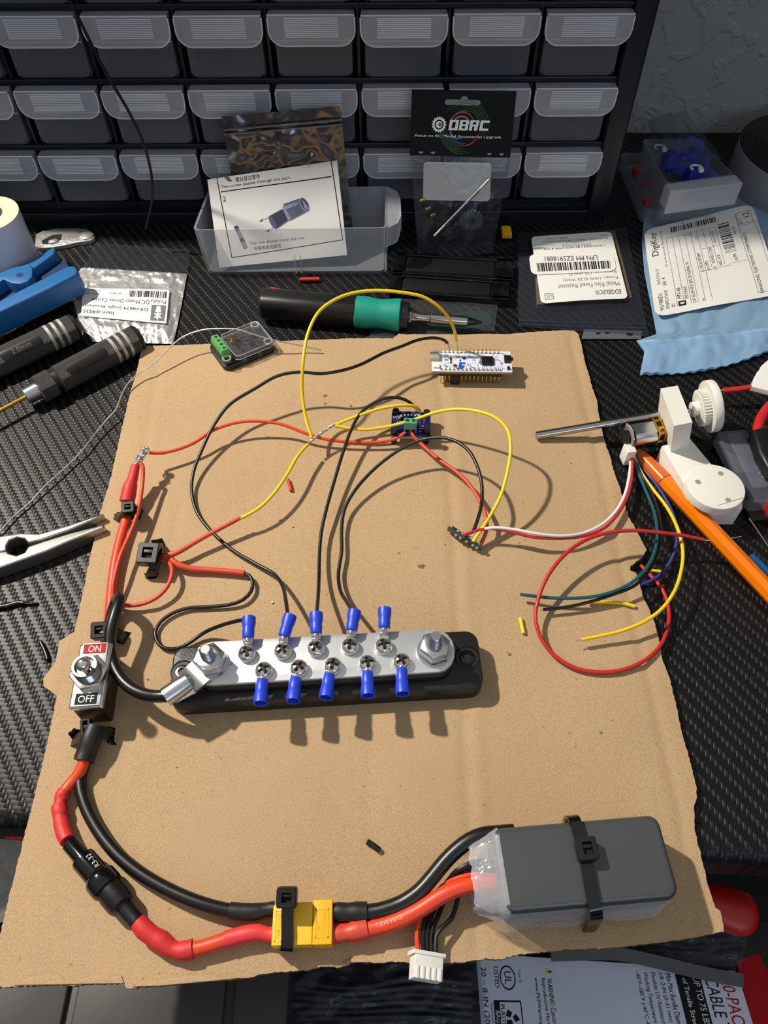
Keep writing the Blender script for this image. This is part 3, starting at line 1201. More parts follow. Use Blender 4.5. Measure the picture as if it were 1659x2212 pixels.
for (tx, ty), tall in (((443, 1402), 15.5), ((942, 1374), 15.5)):
    c = P(tx, ty, PZ + tall)
    mb = MB(T3(c.x, c.y, PZ))
    prof = [(3.0, 0)]
    z = 0.5
    while z < tall - 1.4:
        prof += [(3.0, z), (2.65, z + 0.45)]
        z += 0.9
    prof += [(2.9, tall - 1.2), (2.3, tall - 0.25), (2.0, tall)]
    mb.lathe(prof, 22)
    bus.part('stud', mb, M['zinc'])
    mb = MB(T3(c.x, c.y, PZ))
    mb.lathe([(8.0, 0), (8.0, 1.1), (4.0, 1.1)], 36)
    mb.lathe([(6.0, 1.1), (5.4, 2.2), (4.0, 2.2)], 30)
    bus.part('washer', mb, M['zinc'])
    mb = MB(T3(c.x, c.y, PZ) @ Matrix.Rotation(0.3, 4, 'Z'))
    nz0 = 3.0 if tx < 600 else 2.2
    mb.prism(circle(7.2, 6), nz0, nz0 + 5.2, 0.8)
    mb.lathe([(6.0, nz0 + 5.1), (5.4, nz0 + 5.5), (3.3, nz0 + 5.5)], 30)
    bus.part('nut', mb, M['zinc'])
for (x, y), inner in (((1009, 1420), 'black_gloss'), ((394, 1452), 'steel')):
    c = P(x, y, BZ)
    mb = MB(T3(c.x, c.y, BZ))
    mb.lathe([(5.9, 0.0), (5.9, 0.35), (5.3, 0.5), (5.1, 0.1), (3.7, 0.06)], 30)
    mb.lathe([(3.6, 0.0), (3.6, 0.5), (3.0, 0.9), (1.9, 0.9), (1.7, 0.2)], 30, 1)
    mb.prism(circle(1.75, 6), 0.1, 0.3, 0, 2)
    bus.part('mounting_screw', mb, [M['black'], M[inner], M['hole']], 'countersunk mounting screw in its hole')

# ------------------------------------------------------------------ blue ring terminals
RT = [((538, 1334), (536, 1379), 0, 'first from the left of the far row', 26.5),
      ((627, 1330), (613, 1376), 1, 'second from the left of the far row', 26.5),
      ((683, 1325), (683, 1369), 2, 'third from the left of the far row', 26.5),
      ((766, 1320), (759, 1363), 3, 'fourth from the left of the far row', 26.5),
      ((831, 1315), (830, 1357), 4, 'at the right end of the far row, empty', 26.5),
      ((563, 1520), (566, 1470), 5, 'first from the left of the near row', 25),
      ((633, 1515), (638, 1466), 6, 'second from the left of the near row, empty', 25),
      ((704, 1508), (711, 1458), 7, 'in the middle of the near row', 25),
      ((795, 1504), (793, 1453), 8, 'fourth from the left of the near row, empty', 25),
      ((870, 1500), (867, 1446), 9, 'at the right end of the near row, empty', 25)]
for far, near, si, where, z in RT:
    a, b = P(*far, z), P(*near, z - 0.6)
    sc = P(*SCREWS[si], PZ + 3.4)
    sc.z = PZ + 1.7
    t = Thing('ring_terminal', 'blue ring terminal on the bus bar, ' + where, 'ring terminal', a, 'blue ring terminals screwed to the bus bar')
    ax = (b - a)
    ln = ax.length
    mb = MB(frame(a, ax.orthogonal(), ax.normalized()))
    R = 3.15
    mb.lathe([(R - 0.75, ln * 0.75), (R - 0.7, 0.6), (R - 0.45, 0), (R, 0.05), (R + 0.05, ln * 0.3), (R - 0.35, ln * 0.48), (R - 0.45, ln * 0.55), (R - 0.3, ln * 0.64), (R - 0.45, ln * 0.97), (R - 0.6, ln), (1.2, ln)], 26, cap=False)
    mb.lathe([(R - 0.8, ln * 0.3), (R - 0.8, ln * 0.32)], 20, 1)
    t.part('sleeve', mb, [M['blue'], M['blue_in_shade']])
    mb = MB()
    d = (sc - b)
    d.z = 0
    d.normalize()
    ribbon(mb, [b - d * 2.0, b + d * 0.8, Vector((b.x, b.y, PZ + 1.0)) + d * 2.2, sc - d * 3.4 + Vector((0, 0, -1.0))], d.cross(Vector((0, 0, 1))), 4.2, 1.3, step=0.8)
    mb.tube([b - d * 1.5, b + d * 1.5], 1.7, 12, smooth=False)
    mb.lathe([(2.2, -1.2), (4.1, -1.2), (4.1, -0.3), (2.2, -0.3)], 26, 0, T3(sc.x, sc.y, sc.z - 0.2))
    t.part('ring_tongue', mb, M['chrome'])

# ------------------------------------------------------------------ cable lug and its cable
a, b = P(357, 1506, 23.5), P(408, 1471, 24.5)
st = P(443, 1402, PZ + 15.5)
st.z = PZ + 1.5
lug = Thing('cable_lug', 'tinned crimp lug under the left stud of the bus bar', 'cable lug', a)
mb = MB()
ax = b - a
mb.lathe([(3.0, 3.0), (3.0, 0), (4.3, 0), (4.35, ax.length * 0.6), (4.0, ax.length), (2.0, ax.length + 1.5)], 24, M=frame(a, ax.orthogonal(), ax.normalized()), cap=False)
lug.part('barrel', mb, M['zinc'])
mb = MB()
d = (st - b)
d.z = 0
d.normalize()
ribbon(mb, [b - d * 1.0, b + d * 3.5 + Vector((0, 0, -0.8)), Vector((st.x, st.y, PZ + 1.9)) - d * 6, Vector((st.x, st.y, PZ + 1.9)) + d * 6.5], d.cross(Vector((0, 0, 1))), 12.5, 1.6, step=1.0)
lug.part('tongue', mb, M['zinc'])
wire('black_power_cable', 'thick black cable curling from the toggle switch to the crimp lug',
     [('a', [(362, 1503, 23.5), (345, 1504, 23), (320, 1502, 21), (288, 1490, 19), (262, 1467, 18), (244, 1432, 18), (237, 1395, 19), (240, 1358, 21), (250, 1322, 22), (258, 1298, 21), (257, 1291, 18), (252, 1297, 13), (243, 1322, 9.5), (236, 1350, 8.5), (230, 1378, 9)], 2.75, M['wire_black'])], cat='cable')

# ------------------------------------------------------------------ toggle switch
PLZ = 22.0
F, lx, ly = qf((172, 1392), (232, 1387), (229, 1527), (151, 1530), PLZ)
lx = 15.5
sw = Thing('toggle_switch', 'chrome toggle switch with ON and OFF plate at the left edge of the cardboard', 'switch', F @ Vector((0, 0, BT - PLZ)))
Fs = F
mb = MB(Fs)
mb.box(-6.8, -ly / 2 + 0.5, BT - PLZ, 6.8, ly / 2 - 0.5, -1.2, 0.6, 1.0)
sw.part('body', mb, M['brown_pl'])
mb = MB(Fs)
mb.box(-7.4, -ly / 2, -2.2, 7.4, ly / 2, 0, 0.9, 1.2)
sw.part('bracket', mb, M['chrome'])


def plate_label(yc, hh, wd, flip):
    L = Label(Fs @ Vector((-wd / 2, yc + hh / 2, 0.75)), Fs @ Vector((wd / 2, yc + hh / 2, 0.75)), Fs @ Vector((wd / 2, yc - hh / 2, 0.75)), Fs @ Vector((-wd / 2, yc - hh / 2, 0.75)))
    return L


mb = MB(Fs)
mb.box(-6.4, -ly / 2 + 0.6, 0.0, 6.4, -4.5, 0.7, 0.2, 0.8)
mb.box(-5.6, 4.5, 0.0, 6.0, ly / 2 - 0.2, 0.7, 0.2, 0.8)
mb.prism(circle(7.4, 30), 0.0, 0.7, 0.2)
b_off = plate_label(-ly / 2 + 3.9, 5.2, 9.6, False)
b_off.rect(0, 0, 1, 1, 2)
b_off.txt('OFF', 0.14, 0.82, 0.62, 0.72, 4)
b_on = plate_label(ly / 2 - 3.2, 4.8, 10.2, False)
b_on.rect(0, 0, 1, 1, 3)
b_on.txt('ON', 0.22, 0.84, 0.66, 0.56, 4)
for L in (b_off, b_on):
    o = len(mb.v)
    mb.v += L.v
    mb.f += [tuple(i + o for i in f) for f in L.f]
    mb.mi += L.mi
sw.part('on_off_plate', mb, [M['zinc'], M['zinc'], M['ink'], M['red_ink'], M['white_ink']])
mb = MB(Fs @ Matrix.Rotation(0.2, 4, 'Z'))
mb.prism(circle(8.6, 6), 0.7, 3.4, 0.5)
sw.part('nut', mb, M['chrome'])
mb = MB(Fs)
pr = [(6.0, 0.7)]
for k in range(8):
    pr += [(5.9, 3.2 + k * 0.7), (5.6, 3.55 + k * 0.7)]
pr += [(5.8, 9.0), (5.4, 9.6), (4.4, 9.6), (3.9, 7.8)]
mb.lathe(pr, 32)
sw.part('bushing', mb, M['steel'])
tip = P(180, 1434, PLZ + 18)
bs = Fs @ Vector((0, 0, 8.0))
ax = (tip - bs)
mb = MB(frame(bs, ax.orthogonal(), ax.normalized()))
ln = ax.length
mb.lathe([(2.2, -1), (1.9, ln * 0.4), (2.6, ln * 0.55), (3.1, ln * 0.75), (3.15, ln * 0.88), (2.7, ln), (1.6, ln + 0.9), (0.3, ln + 1.2)], 28)
sw.part('lever', mb, M['chrome'])
mb = MB(Fs)
for y in (-7, 7):
    mb.box(-1.5, y - 2.4, BT - PLZ - 0.0, 1.5, y + 2.4, BT - PLZ + 3.0)
sw.part('terminal', mb, M['brass'])

# ------------------------------------------------------------------ cable ties on the cardboard
def tie(label, head_px, hz, size, pts, wv, width, up=(0, 0, 1), yaw=0.0, group='black cable ties through the cardboard'):
    c = P(*head_px, hz)
    t = Thing('cable_tie', label, 'cable tie', P(*head_px, BT), group)
    mb = MB()
    z = Vector(up).normalized()
    x = Vector((math.cos(yaw), math.sin(yaw), 0))
    tie_head(mb, frame(c, x, z), size[0], size[1], size[2])
    t.part('head', mb, [M['black'], M['hole']])
    mb = MB()
    ribbon(mb, [P3(p) for p in pts], wv, width, 1.2, step=1.0)
    t.part('strap', mb, M['black'])
    return t


tie('black cable tie clamping the red sleeved cable near the left edge', (281, 1102), 12.5, (6.6, 6.4, 5.0),
    [(249, 1115, 3), (258, 1114, 8), (266, 1108, 12.5), (282, 1106, 14), (296, 1104, 12), (303, 1108, 7), (304, 1114, 2)], (0.25, 1, 0), 4.6, up=(0.1, -0.25, 1), yaw=0.15)
tie('black cable tie with a big square head gathering three coral wires', (326, 1203), 11.0, (10.5, 11.0, 6.5),
    [(340, 1174, 2), (342, 1178, 8), (340, 1188, 13), (338, 1205, 14), (334, 1225, 12), (326, 1242, 7), (325, 1246, 2)], (1, 0.1, 0), 5.2, up=(-0.25, -0.2, 1), yaw=-0.05)
tie('black cable tie holding red cables just above the toggle switch', (222, 1366), 10.5, (8.0, 8.0, 6.0),
    [(204, 1362, 2), (207, 1358, 9), (220, 1358, 14), (238, 1360, 14), (258, 1370, 9), (272, 1384, 3)], (0.1, 1, 0), 5.0, up=(-0.15, -0.3, 1), yaw=0.1)
tie('black cable tie across the sleeved cable just below the toggle switch', (190, 1577), 12.0, (4.4, 9.0, 4.0),
    [(156, 1604, 2), (168, 1595, 8), (182, 1588, 13), (205, 1580, 15), (228, 1583, 11), (240, 1592, 4), (246, 1607, 2)], (0.2, 1, 0), 5.0, up=(-0.1, -0.2, 1), yaw=0.2)

# ------------------------------------------------------------------ red supply cable on the left edge
wire('sleeved_red_cable', 'thick orange-red cable with a red shrink sleeve along the left edge of the cardboard',
     [('cable', [(287, 1045, 15), (276, 1100, 10), (270, 1130, 9), (260, 1165, 8.5), (250, 1210, 8), (244, 1250, 7.5), (240, 1290, 7.5), (237, 1330, 8), (232, 1368, 8.5)], 2.55, M['wire_red']),
      ('shrink_sleeve', [(274, 1084, 12), (278, 1066, 13.5), (281, 1051, 15), (285, 1039, 16), (290, 1020, 17.5), (293, 1005, 18.5)], [4.0, 4.0, 3.8, 2.9, 2.6, 2.3], M['shrink_red']),
      ('bare_strands', [(292, 1006, 18.5), (297, 998, 19.5), (302, 990, 20.5)], 1.1, M['tin'])])
mb = MB()
rn = random.Random(5)
for pts, r, rad, tn in (([(296, 1003, 19.5), (301, 993, 20), (306, 984, 20.5), (309, 975, 21), (314, 968, 20)], 0.45, 0.9, 3),):
    twist(mb, pts, r, rad, tn, 4)
for cx, cy, cz, r, tl in ((313, 973, 20, 2.3, 0.4), (302, 991, 20, 1.8, -0.5), (308, 983, 20.3, 1.3, 0.2)):
    c = P(cx, cy, cz)
    for k in range(3):
        pts = []
        for i in range(15):
            a = 2 * math.pi * i / 14
            pts.append(c + Vector((r * math.cos(a), r * math.sin(a) * 0.8, tl * r * math.sin(a + k) + k * 0.5 - 0.5)))
        mb.tube(pts, 0.42, 6)
for a, b in (((304, 964, 21), (312, 971, 20)), ((316, 963, 23), (314, 970, 20)), ((302, 991, 20), (318, 990, 20)), ((299, 997, 20), (303, 987, 22)), ((309, 967, 23), (313, 975, 20))):
    mb.tube([P3(a), P3(b)], [0.2, 0.35], 6, smooth=False)
solo('wire_joint', 'knot of twisted bare silver strands at the end of the red sleeved cable', 'wire joint', mb, M['tin'])
wire('orange_wire', 'orange wire arching from the silver knot to the blue module',
     [('a', [(313, 975, 19), (322, 978, 16), (345, 979, 14), (380, 972, 13), (420, 956, 13), (460, 930, 14), (510, 913, 15), (560, 910, 15), (610, 917, 14), (660, 936, 12), (700, 948, 10), (760, 955, 9), (820, 955, 9), (850, 949, 10), (866, 941, 12), (876, 934, 13)], 0.95, M['wire_red'])])
wire('thin_orange_wire', 'thin orange wire running down beside the sleeved cable and curling into the square-headed tie',
     [('a', [(303, 1000, 20), (308, 1006, 19.5), (309, 1025, 17.5), (307, 1050, 16), (303, 1080, 14.5), (295, 1115, 13.5), (280, 1155, 13), (262, 1195, 13), (250, 1235, 12.5), (244, 1268, 11), (245, 1292, 9), (255, 1305, 8), (280, 1308, 8), (312, 1303, 8.5), (342, 1288, 9.5), (362, 1266, 10.5), (371, 1242, 11), (370, 1222, 10.5), (362, 1212, 9.5), (352, 1208, 9)], 1.1, M['wire_rust'])])

# ------------------------------------------------------------------ signal wires
mb_j = [(668, 957, 15), (682, 944, 15.5), (700, 932, 16), (716, 921, 16), (727, 917, 15.5)]
t = Thing('long_yellow_wire', 'long yellow wire looping high from the white board to the twisted splice', 'wire', P(986, 752, 17))
mb = MB()
mb.tube([P3(p) for p in ((986, 737, 21), (979, 706, 33), (958, 672, 45), (918, 643, 53), (870, 632, 56), (800, 628, 57), (742, 639, 57), (692, 670, 55), (666, 718, 51), (655, 780, 44), (653, 850, 30), (661, 905, 21), (673, 945, 16))], 0.95, 10)
t.part('insulation', mb, M['wire_yellow'])
mb = MB()
mb.tube([P3(p) for p in ((986, 739, 21), (988, 747, 18), (989, 757, 14.5))], 0.45, 6)
twist(mb, mb_j, 0.33, 0.55, 4, 3)
t.part('bare_end', mb, M['tin'], 'twisted bare strands')
wire('yellow_splice_wire', 'yellow wire from the twisted splice over to the top of the blue module',
     [('a', [(725, 918, 15.5), (745, 909, 16), (780, 896, 18), (820, 883, 20), (860, 876, 21), (888, 876, 20), (902, 881, 17), (907, 889, 13.5)], 0.95, M['wire_yellow'])])
wire('looping_yellow_wire', 'yellow wire sagging behind the green terminal and looping down to the small upright board',
     [('a', [(724, 920, 15.5), (745, 924, 14.5), (785, 928, 14), (830, 923, 14.5), (872, 913, 17), (905, 903, 19), (940, 891, 23), (985, 884, 29), (1030, 888, 33), (1072, 903, 35), (1097, 930, 34), (1103, 970, 32), (1096, 1020, 28), (1080, 1075, 22), (1050, 1128, 15), (1022, 1170, 11)], 0.95, M['wire_yellow'])])
wire('yellow_lead', 'yellow lead with a coral shrink sleeve from the twisted splice to the square-headed tie',
     [('insulation', [(665, 960, 15), (645, 982, 16), (618, 1028, 16.5), (592, 1065, 16), (560, 1097, 15), (525, 1117, 14), (505, 1126, 13)], 0.95, M['wire_yellow']),
      ('shrink_sleeve', [(520, 1118, 13.8), (490, 1134, 13), (450, 1155, 12), (415, 1175, 11), (390, 1190, 10.5), (370, 1198, 10), (352, 1201, 9.5)], [1.15, 1.2, 1.25, 1.3, 1.4, 1.6, 1.4], M['wire_rust'])])
wire('black_sleeved_wire', 'black wire with a coral shrink sleeve snaking round to the leftmost ring terminal',
     [('shrink_sleeve', [(352, 1206, 9), (370, 1210, 9), (385, 1220, 8.5), (410, 1228, 7.5), (450, 1231, 7), (490, 1234, 7), (528, 1238, 7)], [1.5, 1.7, 1.7, 1.6, 1.5, 1.5, 1.5], M['wire_rust']),
      ('insulation', [(524, 1238, 7), (538, 1243, 7), (546, 1258, 7), (542, 1278, 7), (524, 1296, 7), (496, 1306, 6.5), (450, 1311, 6), (405, 1314, 6), (372, 1325, 6), (346, 1344, 6), (335, 1367, 6), (342, 1390, 6), (358, 1401, 6), (382, 1401, 5.6), (405, 1391, 6), (440, 1367, 8), (475, 1352, 14), (505, 1343, 21), (530, 1338, 26)], 0.95, M['wire_black'])])
wire('long_black_wire', 'long black wire winding from the white board down to the second ring terminal',
     [('insulation', [(967, 742, 19), (960, 735, 20), (940, 730, 22), (905, 734, 24), (868, 748, 26), (830, 762, 26), (780, 787, 27), (740, 800, 27), (695, 807, 27), (645, 804, 27), (600, 812, 26), (550, 840, 23), (495, 875, 20), (460, 922, 16), (437, 970, 12), (418, 1020, 9), (414, 1060, 7), (425, 1105, 6), (455, 1146, 6), (505, 1190, 6), (555, 1219, 7), (592, 1240, 9), (610, 1265, 13), (617, 1295, 20), (622, 1330, 26.5)], 0.95, M['wire_black']),
      ('bare_end', [(966, 741, 19), (970, 748, 17), (971, 757, 14.5)], 0.45, M['tin'])])
wire('black_wire', 'black wire arching from the blue module to the middle far ring terminal',
     [('insulation', [(896, 880, 15), (885, 869, 18), (864, 860, 21), (835, 860, 22), (803, 873, 20), (777, 895, 18), (758, 930, 16), (740, 980, 14), (722, 1040, 12), (705, 1100, 11), (694, 1150, 10), (690, 1200, 10), (689, 1250, 12), (687, 1290, 18), (684, 1328, 26.5)], 0.95, M['wire_black']),
      ('bare_end', [(895, 879, 15), (899, 885, 13.5), (900, 891, 11.5)], 0.45, M['tin'])])
wire('curved_black_wire', 'black wire curving widely from the small upright board to the fourth ring terminal',
     [('a', [(1019, 1155, 12), (1030, 1128, 16), (1040, 1090, 22), (1041, 1050, 26), (1032, 1010, 28), (1012, 973, 29), (982, 952, 28), (948, 945, 26), (905, 952, 22), (858, 975, 18), (812, 1010, 14), (770, 1055, 11), (745, 1098, 9), (738, 1140, 8), (738, 1190, 8), (731, 1240, 8), (735, 1275, 11), (750, 1302, 18), (764, 1324, 26.5)], 0.95, M['wire_black'])])
wire('coral_wire', 'coral wire dropping from the green terminal to the small upright board',
     [('a', [(888, 932, 13), (893, 942, 12), (908, 957, 10.5), (945, 990, 10), (985, 1018, 11), (1015, 1048, 12), (1038, 1085, 13), (1050, 1118, 13), (1051, 1145, 11), (1043, 1167, 8), (1037, 1178, 7)], 1.05, M['wire_rust'])])

# ------------------------------------------------------------------ fuse holder and power leads
a, b = P(151, 1822, 10.5), P(295, 1990, 10.5)
ax = b - a
ln = ax.length
FM = frame(a, ax.cross(Vector((0, 0, 1))), ax.normalized())
fuse = Thing('fuse_holder', 'glossy black inline fuse holder at the lower left of the cardboard', 'fuse holder', Vector(((a.x + b.x) / 2, (a.y + b.y) / 2, BT)))
mb = MB(FM)
q = ln
mb.lathe([(2.4, 0.2), (3.3, 0), (3.4, q * 0.17), (3.6, q * 0.19), (4.7, q * 0.20), (4.9, q * 0.225), (4.9, q * 0.42), (6.0, q * 0.45), (6.3, q * 0.47), (6.3, q * 0.575), (6.0, q * 0.59), (5.0, q * 0.592)], 32)
vs, fs, asp = text_mesh('R3-32')
hh = 2.0
up = Vector((0.55, 0.2, 0.85)).normalized()
R3 = FM.to_3x3()
ph0 = math.atan2(up.dot(R3 @ Vector((0, 1, 0))), up.dot(R3 @ Vector((1, 0, 0))))
tx = []
for u, v in vs:
    th = ph0 + (v - 0.5) * hh / 4.95
    tx.append((4.97 * math.cos(th), 4.97 * math.sin(th), q * 0.40 - u * hh * asp))
mb.add(tx, fs, 1)
fuse.part('cap', mb, [M['black_gloss'], M['white_ink']])
mb = MB(FM)
mb.lathe([(4.0, q * 0.585), (5.2, q * 0.59), (5.1, q * 0.78), (4.8, q * 0.80), (3.6, q * 0.805), (3.3, q * 0.83), (3.2, q), (2.4, q)], 32)
fuse.part('fuse_body', mb, M['black'])

wire('red_power_lead', 'red power lead with lumpy shrink sleeve between the toggle switch and the fuse holder',
     [('cable', [(186, 1625, 10.5), (181, 1645, 10), (172, 1668, 9), (155, 1690, 8), (142, 1706, 8), (134, 1725, 8)], 2.5, M['wire_red']),
      ('shrink_sleeve', [(141, 1707, 8), (135, 1717, 8), (131, 1726, 8), (131, 1734, 8), (128, 1744, 8), (130, 1755, 8), (130, 1765, 8), (133, 1780, 8.5), (138, 1800, 9.5), (146, 1816, 10.5)], [2.7, 3.1, 2.6, 2.5, 3.2, 3.3, 2.9, 3.2, 3.2, 3.0], M['shrink_red'])], cat='cable', n=16)
wire('black_power_lead', 'thick black cable sweeping from the toggle switch to the yellow connector',
     [('cable', [(192, 1610, 8), (181, 1650, 7), (173, 1685, 7), (181, 1730, 7), (207, 1785, 7), (250, 1842, 7.5), (305, 1888, 8), (370, 1925, 8.5), (430, 1950, 9), (490, 1966, 9), (540, 1970, 9)], 2.7, M['wire_black']),
      ('shrink_sleeve', [(497, 1967, 9), (530, 1970, 9), (556, 1969, 9), (575, 1965, 9), (592, 1964, 9)], [3.2, 3.2, 3.1, 2.6, 3.0], M['shrink_black'])], cat='cable', n=16)
wire('sleeve', 'black sleeve bundling the cables below the toggle switch',
     [('a', [(205, 1572, 12), (196, 1598, 12), (188, 1622, 10.5), (180, 1644, 10)], [4.4, 4.5, 4.4, 4.3], M['shrink_black'])], cat='sleeve', n=18)
wire('sleeved_lead', 'red and orange lead from the fuse holder to the yellow connector',
     [('shrink_sleeve', [(290, 1984, 10), (300, 1994, 10), (312, 2008, 9.5), (330, 2022, 9), (348, 2033, 8.5), (362, 2044, 8), (378, 2052, 8), (396, 2054, 8), (417, 2050, 8)], [2.9, 3.3, 3.7, 3.5, 3.9, 3.6, 3.0, 3.6, 3.6], M['shrink_red']),
      ('cable', [(400, 2053, 8), (430, 2048, 8), (470, 2036, 8.5), (500, 2026, 8.5), (550, 2017, 9)], 2.8, M['wire_red']),
      ('connector_sleeve', [(486, 2030, 8.5), (510, 2023, 8.5), (540, 2016, 9), (560, 2014, 9), (575, 2018, 9), (592, 2019, 9)], [3.2, 3.2, 3.2, 3.0, 2.6, 2.9], M['shrink_pink'])], cat='cable', n=16)

# ------------------------------------------------------------------ yellow connector
XZ = 14.0
F, lx, ly = qf((591, 1946), (718, 1943), (718, 2040), (586, 2043), XZ)
xt = Thing('power_connector', 'yellow two-part power connector strapped down with a cable tie near the bottom edge', 'connector', F @ Vector((0, 0, BT - XZ)))
Fx = F
sp_ = lx * 0.167
mb = MB(Fx)
mb.prism([(-lx / 2, -ly / 2), (sp_, -ly / 2), (sp_, ly / 2 - 0.6), (sp_ - 3, ly / 2 - 0.6), (-lx / 2 + 0.6, ly / 2 - 1.2), (-lx / 2, ly / 2 - 1.8)], BT - XZ + 0.8, 0, 0.4, botbev=0.4)


def emboss(mb, x0, y0, x1, y1, txt, small):
    t = 0.35
    for a in ((x0, y0, x1, y0 + t), (x0, y1 - t, x1, y1), (x0, y0, x0 + t, y1), (x1 - t, y0, x1, y1)):
        mb.box(a[0], a[1], -0.05, a[2], a[3], 0.16)
    R = T3(x1 - 0.9, y0 + 1.0, 0.1) @ Matrix.Rotation(math.pi / 2, 4, 'Z')
    mb.text(txt, 0, 0, 1.7, y1 - y0 - 2.0, 0, mb.M @ R)
    R = T3(x0 + 1.7, y0 + 3.0, 0.1) @ Matrix.Rotation(math.pi / 2, 4, 'Z')
    mb.text(small, 0, 0, 0.8, None, 0, mb.M @ R)


emboss(mb, -lx / 2 + 1.0, -ly / 2 + 1.2, -lx / 2 + 3.9, ly / 2 - 3.5, 'Amass', 'UL')
xt.part('plug_half', mb, M['xt'])
mb = MB(Fx)
mb.box(sp_ + 0.15, -ly / 2 - 0.1, BT - XZ + 0.6, lx / 2, ly / 2, 0.3, 0.4, 0.4)
mb.M = Fx @ T3(0, 0, 0.3)
emboss(mb, sp_ + 1.1, -ly / 2 + 2.2, lx / 2 - 1.4, ly / 2 - 3.2, 'Amass', 'UL')
xt.part('socket_half', mb, M['xt2'])
t = Thing('cable_tie', 'black cable tie over the yellow power connector', 'cable tie', P(622, 2000, BT), 'black cable ties through the cardboard')
mb = MB()
c = P(622, 1936, 18.5)
tie_head(mb, frame(c, (1, 0, 0), (0, -0.28, 1)), 7.6, 7.2, 5.5)
t.part('head', mb, [M['black'], M['hole']])
mb = MB()
ribbon(mb, [P(623, 1950, 5), P(622, 1946, 10), P(622, 1950, 16), P(622, 1958, 16.5), P(621, 1975, 15.4), P(621, 2030, 15.2), P(620, 2049, 14.2), P(619, 2053, 9), P(619, 2050, 3.8)], (1, 0.03, 0), 4.6, 1.2, step=0.8)
t.part('strap', mb, M['black_gloss'])

# ------------------------------------------------------------------ battery
BZT = 25.0
F, lx, ly = qf((1068, 1787), (1428, 1757), (1466, 1938), (1078, 1974), BZT)
bat = Thing('battery_pack', 'grey shrink-wrapped battery pack with clear film ends at the lower right', 'battery', F @ Vector((0, 0, BT - BZT)))
Fb = F
mb = MB(Fb)
mb.prism(rrect(lx, ly, 4.5, 6), BT - BZT + 0.3, 0, 2.6, botbev=2.5, seg=4)
bat.part('cell_pack', mb, M['pack'], sharp=70)
mb = MB()


def film_pt(a, t):
    # a ring round the pack's left end, drawn in towards the leads
    s = 1 - t
    x = -lx / 2 + 3.0 - 12.5 * t
    sq = 1 - 0.30 * t ** 2
    y = (ly / 2 + 0.5) * sq * max(-1, min(1, 1.25 * math.cos(a)))
    z = (BT - BZT) / 2 + (BZT - BT + 0.8) / 2 * (1 - 0.35 * t) * max(-1, min(1, 1.25 * math.sin(a)))
    nz = noise.noise(Vector((x * 0.25, y * 0.3, z * 0.3))) * 1.3 * t
    return Fb @ Vector((x + nz, y + nz, z + nz * 0.6))


mb.sheet(lambda u, v: film_pt(2 * math.pi * u, v), 48, 14)
bat.part('film_sleeve', mb, M['film_pack'], sharp=80)
mb = MB()


def skirt(u, v):
    x = -lx / 2 - 2 + (lx + 0.5) * u
    o = 4.2 * math.sin(math.pi * min(v * 1.1, 1) * 0.5)
    y = -ly / 2 - 0.3 - o * (0.75 + 0.5 * noise.noise(Vector((x * 0.08, v, 2)))) * (1 if u < 0.93 else (1 - u) / 0.07)
    z = -2.6 - (BZT - BT - 3.0) * v
    return Fb @ Vector((x, y, z))


mb.sheet(skirt, 50, 10)
bat.part('film_skirt', mb, M['film_pack'], sharp=80)
mb = MB()
mb.tube([P3(p) for p in ((700, 1968, 9), (795, 1971, 10), (830, 1965, 11), (868, 1951, 12), (905, 1926, 14), (935, 1893, 15.5), (962, 1860, 17), (990, 1833, 18.5), (1015, 1815, 19.5), (1045, 1803, 20), (1075, 1800, 20), (1110, 1797, 20))], 3.1, 16)
bat.part('negative_lead', mb, M['wire_black'], 'thick black lead')
mb = MB()
mb.tube([P3(p) for p in ((708, 1969, 9.5), (730, 1970, 10), (752, 1971, 10), (768, 1971, 10), (793, 1971, 10))], [2.8, 3.6, 3.5, 3.9, 3.9], 16)
bat.part('shrink_sleeve', mb, M['shrink_black'])
mb = MB()
rp = [P3(p) for p in ((700, 2018, 9), (795, 2007, 9.5), (850, 1992, 11), (905, 1966, 13), (950, 1937, 15), (985, 1920, 16), (1020, 1911, 16.5), (1060, 1908, 16.5), (1080, 1908, 16))]
mb.tube(rp, 3.1, 16)
pp = smooth_path(rp, 0.8)
vs, fs, asp = text_mesh('12AWG')
tot = [0]
for p0, p1 in zip(pp, pp[1:]):
    tot.append(tot[-1] + (p1 - p0).length)
s0 = 21.0
q = []
for u, v in vs:
    s = s0 + u * 10.5
    j = max(k for k in range(len(tot)) if tot[k] <= s)
    d = (pp[j + 1] - pp[j]).normalized()
    p = pp[j] + d * (s - tot[j])
    sd = Vector((0, 0, 1)).cross(d).normalized()
    upv = d.cross(sd)
    th = (v - 0.5) * 1.9 / 3.1 + 0.15
    q.append(tuple(p + (sd * math.sin(th) + upv * math.cos(th)) * 3.17))
mb.add(q, fs, 1, Matrix.Identity(4))
bat.part('positive_lead', mb, [M['wire_red'], mat('pale_print', (240, 165, 145), 0.6)], 'thick orange-red lead')
mb = MB()
mb.tube([P3(p) for p in ((708, 2018, 9.5), (728, 2018, 9.5), (750, 2015, 9.5), (764, 2012, 9.5), (793, 2006, 9.5))], [2.8, 3.3, 3.1, 3.9, 3.9], 16)
bat.part('shrink_sleeve', mb, M['wire_rust'])
